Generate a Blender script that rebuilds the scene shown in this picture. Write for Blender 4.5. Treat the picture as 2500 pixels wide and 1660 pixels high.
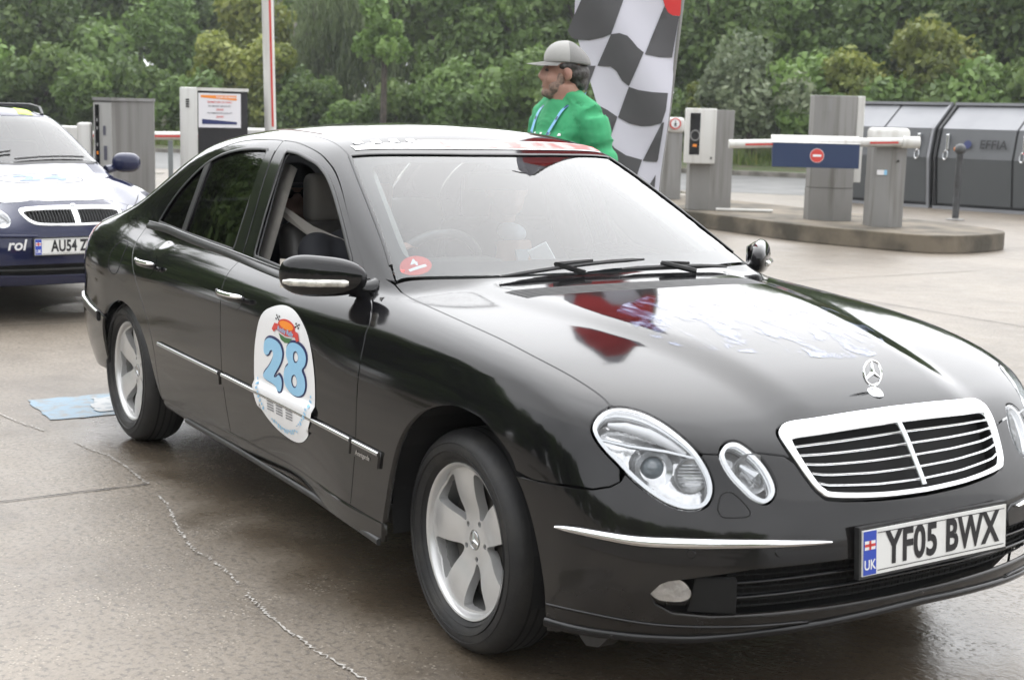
import bpy, bmesh, math, random
import numpy as np
from mathutils import Vector, Matrix
from mathutils.geometry import delaunay_2d_cdt

scene = bpy.context.scene
for o in list(bpy.data.objects):
    bpy.data.objects.remove(o)
COL = scene.collection

# ------------------------------------------------------------------ camera
CAM_POS = np.array([3.175, -2.747, 1.469])
YAW, PITCH, ROLL = 2.5701, -0.1582, 0.02525
fwd = np.array([math.cos(PITCH) * math.cos(YAW), math.cos(PITCH) * math.sin(YAW), math.sin(PITCH)])
rgt = np.cross(fwd, [0, 0, 1]); rgt /= np.linalg.norm(rgt)
upv = np.cross(rgt, fwd)
rgt, upv = math.cos(ROLL) * rgt + math.sin(ROLL) * upv, -math.sin(ROLL) * rgt + math.cos(ROLL) * upv
cam_d = bpy.data.cameras.new('camera')
cam = bpy.data.objects.new('camera', cam_d); COL.objects.link(cam)
cam_d.sensor_width = 36.0; cam_d.lens = 49.95
cam_d.clip_start = 0.05; cam_d.clip_end = 2000
M = Matrix(((rgt[0], upv[0], -fwd[0], CAM_POS[0]), (rgt[1], upv[1], -fwd[1], CAM_POS[1]),
            (rgt[2], upv[2], -fwd[2], CAM_POS[2]), (0, 0, 0, 1)))
cam.matrix_world = M
cam_d.dof.use_dof = True
cam_d.dof.focus_distance = 4.6
cam_d.dof.aperture_fstop = 6.3
scene.camera = cam
scene.render.resolution_x, scene.render.resolution_y = 1024, 679

# ------------------------------------------------------------------ light: bright overcast daylight
SUN_EL, SUN_AZ = math.radians(50), math.radians(312)   # behind thin cloud, beyond the car
world = bpy.data.worlds.new('World'); scene.world = world
world.use_nodes = True
nt = world.node_tree; nt.nodes.clear()
wo = nt.nodes.new('ShaderNodeOutputWorld'); bg = nt.nodes.new('ShaderNodeBackground')
sky = nt.nodes.new('ShaderNodeTexSky'); sky.sky_type = 'NISHITA'; sky.sun_disc = False
sky.sun_elevation = SUN_EL; sky.sun_rotation = SUN_AZ
sky.air_density = 1.0; sky.dust_density = 3.0; sky.ozone_density = 1.0
# the clear sky shows only faintly through an even cloud deck, a little brighter overhead
hsv = nt.nodes.new('ShaderNodeHueSaturation'); hsv.inputs['Saturation'].default_value = 0.35
nt.links.new(sky.outputs[0], hsv.inputs['Color'])
tcw = nt.nodes.new('ShaderNodeTexCoord'); sxyz = nt.nodes.new('ShaderNodeSeparateXYZ'); nt.links.new(tcw.outputs['Generated'], sxyz.inputs[0])
mrw = nt.nodes.new('ShaderNodeMapRange'); mrw.inputs[1].default_value = 0.; mrw.inputs[2].default_value = 1.; mrw.inputs[3].default_value = .85; mrw.inputs[4].default_value = 1.1
nt.links.new(sxyz.outputs['Z'], mrw.inputs[0])
nzw = nt.nodes.new('ShaderNodeTexNoise'); nzw.inputs['Scale'].default_value = 2.2; nzw.inputs['Detail'].default_value = 5; nt.links.new(tcw.outputs['Generated'], nzw.inputs['Vector'])
mr2 = nt.nodes.new('ShaderNodeMapRange'); mr2.inputs[1].default_value = .3; mr2.inputs[2].default_value = .7; mr2.inputs[3].default_value = .86; mr2.inputs[4].default_value = 1.14
nt.links.new(nzw.outputs[0], mr2.inputs[0])
mm_ = nt.nodes.new('ShaderNodeMath'); mm_.operation = 'MULTIPLY'; nt.links.new(mrw.outputs[0], mm_.inputs[0]); nt.links.new(mr2.outputs[0], mm_.inputs[1])
cl_ = nt.nodes.new('ShaderNodeVectorMath'); cl_.operation = 'SCALE'; cl_.inputs[0].default_value = (7.85, 7.95, 8.15)
# the veiled sun brightens the cloud around it, fading smoothly over the whole sky
sv = (math.sin(SUN_AZ) * math.cos(SUN_EL), math.cos(SUN_AZ) * math.cos(SUN_EL), math.sin(SUN_EL))
dt_ = nt.nodes.new('ShaderNodeVectorMath'); dt_.operation = 'DOT_PRODUCT'; dt_.inputs[1].default_value = sv; nt.links.new(tcw.outputs['Generated'], dt_.inputs[0])
gl_ = nt.nodes.new('ShaderNodeMapRange'); gl_.interpolation_type = 'SMOOTHERSTEP'; gl_.inputs[1].default_value = .30; gl_.inputs[2].default_value = 1.; gl_.inputs[3].default_value = 1.; gl_.inputs[4].default_value = 2.05; nt.links.new(dt_.outputs['Value'], gl_.inputs[0])
m3_ = nt.nodes.new('ShaderNodeMath'); m3_.operation = 'MULTIPLY'; nt.links.new(mm_.outputs[0], m3_.inputs[0]); nt.links.new(gl_.outputs[0], m3_.inputs[1]); nt.links.new(m3_.outputs[0], cl_.inputs[3])
mxw = nt.nodes.new('ShaderNodeMix'); mxw.data_type = 'RGBA'; mxw.inputs[0].default_value = .92
nt.links.new(hsv.outputs[0], mxw.inputs[6]); nt.links.new(cl_.outputs[0], mxw.inputs[7])
nt.links.new(mxw.outputs[2], bg.inputs['Color'])
bg.inputs['Strength'].default_value = 0.12
nt.links.new(bg.outputs[0], wo.inputs[0])
sl = bpy.data.lights.new('sun', 'SUN'); sl.energy = 0.6; sl.angle = math.radians(150); sl.color = (1.0, .97, .93)
sun = bpy.data.objects.new('sun', sl); COL.objects.link(sun)
sd = Vector((math.sin(SUN_AZ) * math.cos(SUN_EL), math.cos(SUN_AZ) * math.cos(SUN_EL), math.sin(SUN_EL)))
sun.rotation_euler = sd.to_track_quat('Z', 'Y').to_euler()
vs = scene.view_settings
vs.view_transform = 'Standard'; vs.look = 'None'; vs.gamma = 1.0; vs.exposure = 1.0
vs.use_curve_mapping = False
# ------------------------------------------------------------------ helpers
def mat(name, col, rough=.5, metal=0., spec=.5, noise=None, bump=None, coat=0., alpha=None, var=0., emis=None, trans=0.):
    """procedural principled material; noise=(scale, colour2, lo, hi), bump=(scale, strength)"""
    m = bpy.data.materials.new(name); m.use_nodes = True
    t = m.node_tree; p = t.nodes['Principled BSDF']
    p.inputs['Base Color'].default_value = (*col, 1); p.inputs['Roughness'].default_value = rough
    p.inputs['Metallic'].default_value = metal; p.inputs['Specular IOR Level'].default_value = spec
    p.inputs['Coat Weight'].default_value = coat
    if noise or bump:
        tc = t.nodes.new('ShaderNodeTexCoord')
    if noise:
        n = t.nodes.new('ShaderNodeTexNoise'); n.inputs['Scale'].default_value = noise[0]; n.inputs['Detail'].default_value = 6
        t.links.new(tc.outputs['Object'], n.inputs['Vector'])
        r = t.nodes.new('ShaderNodeMapRange'); r.inputs[1].default_value = noise[2]; r.inputs[2].default_value = noise[3]
        t.links.new(n.outputs[0], r.inputs[0])
        mx = t.nodes.new('ShaderNodeMix'); mx.data_type = 'RGBA'
        mx.inputs[6].default_value = (*col, 1); mx.inputs[7].default_value = (*noise[1], 1)
        t.links.new(r.outputs[0], mx.inputs[0]); t.links.new(mx.outputs[2], p.inputs['Base Color'])
    if bump:
        n2 = t.nodes.new('ShaderNodeTexNoise'); n2.inputs['Scale'].default_value = bump[0]; n2.inputs['Detail'].default_value = 4
        t.links.new(tc.outputs['Object'], n2.inputs['Vector'])
        b = t.nodes.new('ShaderNodeBump'); b.inputs['Strength'].default_value = bump[1]; b.inputs['Distance'].default_value = .01
        t.links.new(n2.outputs[0], b.inputs['Height']); t.links.new(b.outputs[0], p.inputs['Normal'])
    if emis:
        p.inputs['Emission Color'].default_value = (*emis[0], 1); p.inputs['Emission Strength'].default_value = emis[1]
    return m

def glass_mat(name, tint, ior=1.5, rough=0.0, extra=1.0):
    """thin pane: tinted see-through plus mirror reflection by Fresnel (two surfaces)"""
    m = bpy.data.materials.new(name); m.use_nodes = True
    t = m.node_tree; t.nodes.clear()
    o = t.nodes.new('ShaderNodeOutputMaterial'); mx = t.nodes.new('ShaderNodeMixShader')
    tr = t.nodes.new('ShaderNodeBsdfTransparent'); gl = t.nodes.new('ShaderNodeBsdfGlossy')
    fr = t.nodes.new('ShaderNodeFresnel'); fr.inputs[0].default_value = ior
    tr.inputs[0].default_value = (*tint, 1); gl.inputs['Roughness'].default_value = rough
    mu = t.nodes.new('ShaderNodeMath'); mu.operation = 'MULTIPLY'; mu.inputs[1].default_value = extra; mu.use_clamp = True
    t.links.new(fr.outputs[0], mu.inputs[0]); t.links.new(mu.outputs[0], mx.inputs[0])
    t.links.new(tr.outputs[0], mx.inputs[1]); t.links.new(gl.outputs[0], mx.inputs[2]); t.links.new(mx.outputs[0], o.inputs[0])
    return m

def link(name, me, m=None, parent=None):
    o = bpy.data.objects.new(name, me); COL.objects.link(o)
    if m is not None: me.materials.append(m)
    if parent is not None: o.parent = parent
    return o

def tag(o, label, cat, group=None):
    o['label'] = label; o['category'] = cat
    if group: o['group'] = group
    return o

def thing(name, label, cat, loc=(0, 0, 0), rz=0., group=None):
    o = bpy.data.objects.new(name, None); COL.objects.link(o)
    o.location = loc; o.rotation_euler = (0, 0, rz); o.empty_display_size = .2
    return tag(o, label, cat, group)

def struct(o):
    o['kind'] = 'structure'; return o

def mesh(name, V, Fc, m=None, parent=None, smooth=False, normals=None):
    me = bpy.data.meshes.new(name)
    me.from_pydata([tuple(map(float, v)) for v in V], [], [tuple(int(i) for i in f) for f in Fc])
    if smooth or normals is not None:
        me.polygons.foreach_set('use_smooth', [True] * len(me.polygons))
    if normals is not None:
        me.normals_split_custom_set_from_vertices([tuple(map(float, n)) for n in normals])
    me.update()
    return link(name, me, m, parent)

class MB:
    """collects simple shapes into one mesh"""
    def __init__(s): s.bm = bmesh.new()
    def box(s, x0, x1, y0, y1, z0, z1, bev=0.):
        r = bmesh.ops.create_cube(s.bm, size=1)
        for v in r['verts']:
            v.co = Vector((x0 + (v.co.x + .5) * (x1 - x0), y0 + (v.co.y + .5) * (y1 - y0), z0 + (v.co.z + .5) * (z1 - z0)))
        if bev > 0:
            ed = list({e for v in r['verts'] for e in v.link_edges})
            bmesh.ops.bevel(s.bm, geom=ed, offset=bev, segments=3, profile=.5, affect='EDGES')
        return s
    def prism(s, pts, axis, a, b, bev=0.):
        """extrude a 2D polygon along axis ('x','y','z') from a to b"""
        def mk(p, t):
            return {'x': (t, p[0], p[1]), 'y': (p[0], t, p[1]), 'z': (p[0], p[1], t)}[axis]
        v0 = [s.bm.verts.new(mk(p, a)) for p in pts]; v1 = [s.bm.verts.new(mk(p, b)) for p in pts]
        n = len(pts); fs = [s.bm.faces.new(v0), s.bm.faces.new(v1[::-1])]
        for i in range(n):
            fs.append(s.bm.faces.new((v0[i], v0[(i + 1) % n], v1[(i + 1) % n], v1[i])))
        bmesh.ops.recalc_face_normals(s.bm, faces=fs)
        if bev > 0:
            ed = list({e for f in fs[:2] for e in f.edges})
            bmesh.ops.bevel(s.bm, geom=ed, offset=bev, segments=2, profile=.5, affect='EDGES')
        return s
    def tube(s, pts, r, n=8, cap=True):
        pts = [Vector(p) for p in pts]; rs = [float(q) for q in r] if hasattr(r, '__len__') else [float(r)] * len(pts)
        rings = []
        up = Vector((0, 0, 1))
        for i, p in enumerate(pts):
            d = (pts[min(i + 1, len(pts) - 1)] - pts[max(i - 1, 0)]).normalized()
            u = d.cross(up if abs(d.z) < .95 else Vector((1, 0, 0))).normalized(); w = d.cross(u)
            rings.append([s.bm.verts.new(p + rs[i] * (math.cos(2 * math.pi * k / n) * u + math.sin(2 * math.pi * k / n) * w)) for k in range(n)])
        for a, b in zip(rings, rings[1:]):
            for k in range(n):
                s.bm.faces.new((a[k], a[(k + 1) % n], b[(k + 1) % n], b[k]))
        if cap:
            s.bm.faces.new(rings[0][::-1]); s.bm.faces.new(rings[-1])
        return s
    def lathe(s, prof, n=48, M=None, closed=False):
        """revolve (radius, height) profile about local z, then transform by M"""
        rings = []
        for r, h in prof:
            if r < 1e-6:
                rings.append([s.bm.verts.new((0, 0, h))])
            else:
                rings.append([s.bm.verts.new((r * math.cos(2 * math.pi * k / n), r * math.sin(2 * math.pi * k / n), h)) for k in range(n)])
        pr = list(zip(rings, rings[1:]))
        if closed: pr.append((rings[-1], rings[0]))
        for a, b in pr:
            for k in range(n):
                k2 = (k + 1) % n
                q = []
                for w in (a[k % len(a)], a[k2 % len(a)], b[k2 % len(b)], b[k % len(b)]):
                    if w not in q: q.append(w)
                if len(q) > 2: s.bm.faces.new(q)
        if M is not None:
            for rg in rings:
                for v in rg: v.co = M @ v.co
        return s
    def ball(s, c, r, seg=16, M=None):
        rr = bmesh.ops.create_uvsphere(s.bm, u_segments=seg, v_segments=max(6, seg // 2 + 2), radius=1)
        for v in rr['verts']:
            v.co = Vector((v.co.x * r[0], v.co.y * r[1], v.co.z * r[2]))
            if M is not None: v.co = M @ v.co
            v.co += Vector(c)
        return s
    def build(s, name, m=None, parent=None, smooth=False, sharp=None):
        bmesh.ops.recalc_face_normals(s.bm, faces=s.bm.faces)
        me = bpy.data.meshes.new(name); s.bm.to_mesh(me); s.bm.free()
        if smooth:
            me.polygons.foreach_set('use_smooth', [True] * len(me.polygons))
            me.set_sharp_from_angle(angle=math.radians(sharp if sharp else 40))
        return link(name, me, m, parent)

def cr(pts, n=8, closed=False):
    """Catmull-Rom through points"""
    P = np.array(pts, float); N = len(P); out = []
    for i in range(N if closed else N - 1):
        if closed: a, b, c, d = P[(i - 1) % N], P[i], P[(i + 1) % N], P[(i + 2) % N]
        else: a, b, c, d = P[max(i - 1, 0)], P[i], P[i + 1], P[min(i + 2, N - 1)]
        for k in range(n):
            t = k / n
            out.append(.5 * (2 * b + (c - a) * t + (2 * a - 5 * b + 4 * c - d) * t * t + (3 * b - a - 3 * c + d) * t ** 3))
    if not closed: out.append(P[-1])
    return np.array(out)

def pip(P, poly):
    """vectorised point in polygon"""
    x, y = P[:, 0], P[:, 1]; ins = np.zeros(len(P), bool); n = len(poly)
    for i in range(n):
        x0, y0 = poly[i]; x1, y1 = poly[(i + 1) % n]
        if y0 == y1: continue
        c = ((y0 > y) != (y1 > y)) & (x < (x1 - x0) * (y - y0) / (y1 - y0) + x0)
        ins ^= c
    return ins

def resample(P, h):
    P = np.array(P, float); out = []
    for a, b in zip(P, np.roll(P, -1, 0)):
        k = max(1, int(np.linalg.norm(b - a) / h))
        for i in range(k): out.append(a + (b - a) * i / k)
    return np.array(out)

def inset_poly(P, d):
    """move a closed 2D polygon inwards by d"""
    P = np.array(P); A = .5 * np.sum(P[:, 0] * np.roll(P[:, 1], -1) - np.roll(P[:, 0], -1) * P[:, 1])
    t = np.roll(P, -1, 0) - np.roll(P, 1, 0); t /= np.maximum(np.linalg.norm(t, axis=1, keepdims=True), 1e-9)
    nrm = np.stack([-t[:, 1], t[:, 0]], 1) * (1 if A > 0 else -1)
    return P + nrm * d

def tri2d(poly, cut=(), h=.03):
    """triangulate polygon minus cutters with interior grid points; returns verts2d, tris"""
    poly = np.asarray(poly); allp = [resample(poly, h)]
    for c in cut: allp.append(resample(np.asarray(c), h))
    V = []; E = []
    for q in allp:
        b = len(V); V += list(q); n = len(q)
        E += [(b + i, b + (i + 1) % n) for i in range(n)]
    lo, hi = poly.min(0), poly.max(0)
    gx, gy = np.meshgrid(np.arange(lo[0] + h * .5, hi[0], h), np.arange(lo[1] + h * .5, hi[1], h * .866), indexing='ij')
    gx = gx + (np.arange(gx.shape[1]) % 2) * h * .5
    G = np.stack([gx.ravel(), gy.ravel()], 1)
    k = pip(G, allp[0])
    for q in allp[1:]: k &= ~pip(G, q)
    G = G[k]
    bd = np.array(V)
    if len(G):
        keep = np.ones(len(G), bool)
        for s0 in range(0, len(G), 2000):
            dd = ((G[s0:s0 + 2000, None, :] - bd[None]) ** 2).sum(-1).min(1)
            keep[s0:s0 + 2000] = dd > (.45 * h) ** 2
        G = G[keep]
    V = V + list(G)
    r = delaunay_2d_cdt([Vector((float(a), float(b))) for a, b in V], E, [], 0, 1e-5)
    v2 = np.array([(p.x, p.y) for p in r[0]]); T = [f for f in r[2] if len(f) == 3]
    T = np.array(T)
    c = v2[T].mean(1)
    k = pip(c, allp[0])
    for q in allp[1:]: k &= ~pip(c, q)
    T = T[k]
    a = v2[T]; ar = (a[:, 1, 0] - a[:, 0, 0]) * (a[:, 2, 1] - a[:, 0, 1]) - (a[:, 1, 1] - a[:, 0, 1]) * (a[:, 2, 0] - a[:, 0, 0])
    T[ar < 0] = T[ar < 0][:, ::-1]
    used = np.unique(T); rm = -np.ones(len(v2), int); rm[used] = np.arange(len(used))
    return v2[used], rm[T]

def boundary(T):
    from collections import Counter
    c = Counter()
    for a, b, d in T:
        for e in ((a, b), (b, d), (d, a)): c[tuple(sorted((int(e[0]), int(e[1]))))] += 1
    out = []
    for a, b, d in T:
        for e in ((a, b), (b, d), (d, a)):
            if c[tuple(sorted((int(e[0]), int(e[1]))))] == 1: out.append((int(e[0]), int(e[1])))
    return out

def basis(d):
    d = np.array(d, float); d /= np.linalg.norm(d)
    u = np.cross([0, 0, 1], d) if abs(d[2]) < .95 else np.cross(d, [0, 1, 0])
    u /= np.linalg.norm(u); v = np.cross(d, u)
    return d, u, v

class cs:
    """natural cubic spline with linear extrapolation"""
    def __init__(s, x, y):
        x = np.array(x, float); y = np.array(y, float); n = len(x); s.x = x; s.y = y
        h = np.diff(x); A = np.eye(n); b = np.zeros(n)
        for i in range(1, n - 1):
            A[i, i - 1] = h[i - 1]; A[i, i] = 2 * (h[i - 1] + h[i]); A[i, i + 1] = h[i]
            b[i] = 6 * ((y[i + 1] - y[i]) / h[i] - (y[i] - y[i - 1]) / h[i - 1])
        s.m = np.linalg.solve(A, b); s.h = h
        s.d0 = (y[1] - y[0]) / h[0] - h[0] * (2 * s.m[0] + s.m[1]) / 6
        s.d1 = (y[-1] - y[-2]) / h[-1] + h[-1] * (s.m[-2] + 2 * s.m[-1]) / 6
    def __call__(s, t):
        t = np.asarray(t, float); q = np.clip(t, s.x[0], s.x[-1])
        i = np.clip(np.searchsorted(s.x, q) - 1, 0, len(s.h) - 1); h = s.h[i]
        a = (s.x[i + 1] - q) / h; b = 1 - a
        v = a * s.y[i] + b * s.y[i + 1] + ((a ** 3 - a) * s.m[i] + (b ** 3 - b) * s.m[i + 1]) * h * h / 6
        return v + np.minimum(t - s.x[0], 0) * s.d0 + np.maximum(t - s.x[-1], 0) * s.d1

def smax(a, b, k): return .5 * (a + b + np.sqrt((a - b) ** 2 + k * k))
def smin(a, b, k): return .5 * (a + b - np.sqrt((a - b) ** 2 + k * k))
def sstep(a, b, t):
    u = np.clip((t - a) / (b - a), 0, 1); return u * u * u * (u * (6 * u - 15) + 10)

class Body:
    """a car body as a smooth closed surface Fn(P)=0; panels are cut from it"""
    def __init__(s, Fn): s.F = Fn
    def hit(s, o, d, t0, t1, n=48):
        ts = np.linspace(t0, t1, n)
        if len(o) * n < 300000: neg = s.F(o[:, None, :] + ts[None, :, None] * d) < 0
        else: neg = np.stack([s.F(o + t * d) < 0 for t in ts], 1)
        i = np.argmax(neg, 1); ok = neg.any(1); i = np.maximum(i, 1)
        a = ts[i - 1]; b = ts[i]
        for _ in range(22):
            m = .5 * (a + b); f = s.F(o + m[:, None] * d)
            a = np.where(f > 0, m, a); b = np.where(f > 0, b, m)
        return o + (.5 * (a + b))[:, None] * d, ok
    def grad(s, P, e=2e-3):
        I = np.eye(3)
        g = np.stack([s.F(P + I[i] * e) - s.F(P - I[i] * e) for i in range(3)], -1)
        return g / np.linalg.norm(g, axis=-1, keepdims=True)
    def side(s, xz, y0=-1.6):
        xz = np.atleast_2d(np.array(xz, float)); o = np.stack([xz[:, 0], np.full(len(xz), y0), xz[:, 1]], 1)
        return s.hit(o, np.array([0, 1., 0]), 0, 1.6, 160)[0]
    def top(s, xy, z0=2.2):
        xy = np.atleast_2d(np.array(xy, float)); o = np.stack([xy[:, 0], xy[:, 1], np.full(len(xy), z0)], 1)
        return s.hit(o, np.array([0, 0, -1.]), 0, 2.2, 200)[0]
    def front(s, yz, x0=2.0):
        yz = np.atleast_2d(np.array(yz, float)); o = np.stack([np.full(len(yz), x0), yz[:, 0], yz[:, 1]], 1)
        return s.hit(o, np.array([-1., 0, 0]), 0, 2.2, 220)[0]
    def rear(s, yz, x0=-5.6):
        yz = np.atleast_2d(np.array(yz, float)); o = np.stack([np.full(len(yz), x0), yz[:, 0], yz[:, 1]], 1)
        return s.hit(o, np.array([1., 0, 0]), 0, 2.5, 220)[0]
    def panel(s, name, out, d, m, parent, cut=(), h=.03, inset=.0022, flange=.014, off=0., both=False, names=None, rng=.45, thick_out=False):
        """cut the panel with 3D outline `out` (seen along d) from the surface. both=True adds the mirrored twin"""
        d, u, v = basis(d)
        to2 = lambda P: np.stack([np.asarray(P) @ u, np.asarray(P) @ v], 1)
        O = np.asarray(out, float)
        O3 = resample(O, h)
        if both:
            mid = np.abs(O3[:, 1]) < 1e-3                       # the centre line of a half panel lies on the surface
            if mid.any():
                q = np.stack([np.zeros(mid.sum()), O3[mid, 2]], 1)
                O3[mid] = s.front(q) if O3[mid, 0].mean() > -1 else s.rear(q)
        p2 = to2(O3)
        if inset:
            q2 = inset_poly(p2, inset)
            if both: q2[mid] = p2[mid]
            p2 = q2
        c2 = [inset_poly(resample(to2(np.asarray(c)), h * .6), -inset) if inset else to2(np.asarray(c)) for c in cut]
        v2, T = tri2d(p2, c2, h)
        dep = O @ d
        o3 = v2[:, :1] * u + v2[:, 1:] * v + (dep.max() + rng) * d
        P, ok = s.hit(o3, -d, 0, dep.max() - dep.min() + 2 * rng, 64)
        N = s.grad(P)
        P = P + N * off
        bd = boundary(T)
        V = list(P); NN = list(N); Fc = [tuple(t) for t in T]
        mp = {}
        def fl(i):
            if i not in mp:
                mp[i] = len(V); V.append(P[i] - N[i] * flange); NN.append(N[i])
            return mp[i]
        if flange:
            if both: bd = [(a, b) for a, b in bd if not (abs(P[a][1]) < .002 and abs(P[b][1]) < .002)]
            for a, b in bd: Fc.append((b, a, fl(a), fl(b)))
            # flange normals point sideways
            for i in mp: NN[mp[i]] = N[i] * .2
            for a, b in bd:
                t = P[b] - P[a]; sd_ = np.cross(t, N[a]); l = np.linalg.norm(sd_)
                if l > 1e-9:
                    for q in (a, b): NN[mp[q]] = NN[mp[q]] + sd_ / l
            for i in mp:
                NN[mp[i]] = NN[mp[i]] / max(np.linalg.norm(NN[mp[i]]), 1e-9)
        V = np.array(V); NN = np.array(NN)
        res = [mesh(name, V, Fc, m, parent, normals=NN)]
        if both:
            V2 = V * [1, -1, 1]; N2 = NN * [1, -1, 1]
            res.append(mesh(name, V2, [f[::-1] for f in Fc], m, parent, normals=N2))
        return res
    def strip(s, name, line, d, w, hgt, m, parent, both=False, off=0., up=None):
        """bar of width w and height hgt lying on the surface along a 3D polyline"""
        L = np.asarray(line, float); N = s.grad(L)
        T = np.gradient(L, axis=0); T /= np.linalg.norm(T, axis=1, keepdims=True)
        B = np.cross(N, T); B /= np.linalg.norm(B, axis=1, keepdims=True)
        prof = [(-.5, 0), (-.5, .55), (-.3, .95), (0, 1.05), (.3, .95), (.5, .55), (.5, 0)]
        V = []; NN = []; n = len(L); k = len(prof)
        wv = w if hasattr(w, '__len__') else [w] * n
        for i in range(n):
            for a, b in prof: V.append(L[i] + B[i] * a * wv[i] + N[i] * (off + b * hgt))
        Fc = []
        for i in range(n - 1):
            for j in range(k - 1): Fc.append((i * k + j, i * k + j + 1, (i + 1) * k + j + 1, (i + 1) * k + j))
        Fc.append(tuple(range(k))[::-1]); Fc.append(tuple((n - 1) * k + j for j in range(k)))
        V = np.array(V)
        def mk(V, flip):
            me = bpy.data.meshes.new(name); me.from_pydata([tuple(map(float, q)) for q in V], [], [f[::-1] if flip else f for f in Fc])
            bm = bmesh.new(); bm.from_mesh(me); bmesh.ops.recalc_face_normals(bm, faces=bm.faces); bm.to_mesh(me); bm.free()
            me.polygons.foreach_set('use_smooth', [True] * len(me.polygons)); me.set_sharp_from_angle(angle=math.radians(60))
            return link(name, me, m, parent)
        r = [mk(V, False)]
        if both: r.append(mk(V * [1, -1, 1], True))
        return r

def text_mesh(txt, size=1., bold=0., spacing=1., shear=0., align='CENTER'):
    """2D triangulated outline of a text (vertices, faces) in its own plane"""
    c = bpy.data.curves.new('txt', 'FONT'); c.body = txt; c.size = size; c.offset = bold; c.space_character = spacing
    c.shear = shear; c.align_x = align; c.align_y = 'CENTER'; c.resolution_u = 4
    o = bpy.data.objects.new('txt', c); COL.objects.link(o)
    bpy.context.view_layer.update()
    dg = bpy.context.evaluated_depsgraph_get()
    me = o.evaluated_get(dg).to_mesh()
    V = np.array([tuple(v.co) for v in me.vertices]); Fc = [tuple(p.vertices) for p in me.polygons]
    o.evaluated_get(dg).to_mesh_clear()
    bpy.data.objects.remove(o); bpy.data.curves.remove(c)
    return (V[:, :2] if len(V) else np.zeros((0, 2))), Fc

def flat_text(name, txt, O, U, W, size, m, parent=None, bold=0., spacing=1., shear=0., sx=1., align='CENTER'):
    """text lying in the plane O + a*U + b*W"""
    V, Fc = text_mesh(txt, size, bold, spacing, shear, align)
    O = np.array(O, float); U = np.array(U, float); W = np.array(W, float)
    P = O + V[:, :1] * sx * U + V[:, 1:] * W
    return mesh(name, P, Fc, m, parent)
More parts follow.
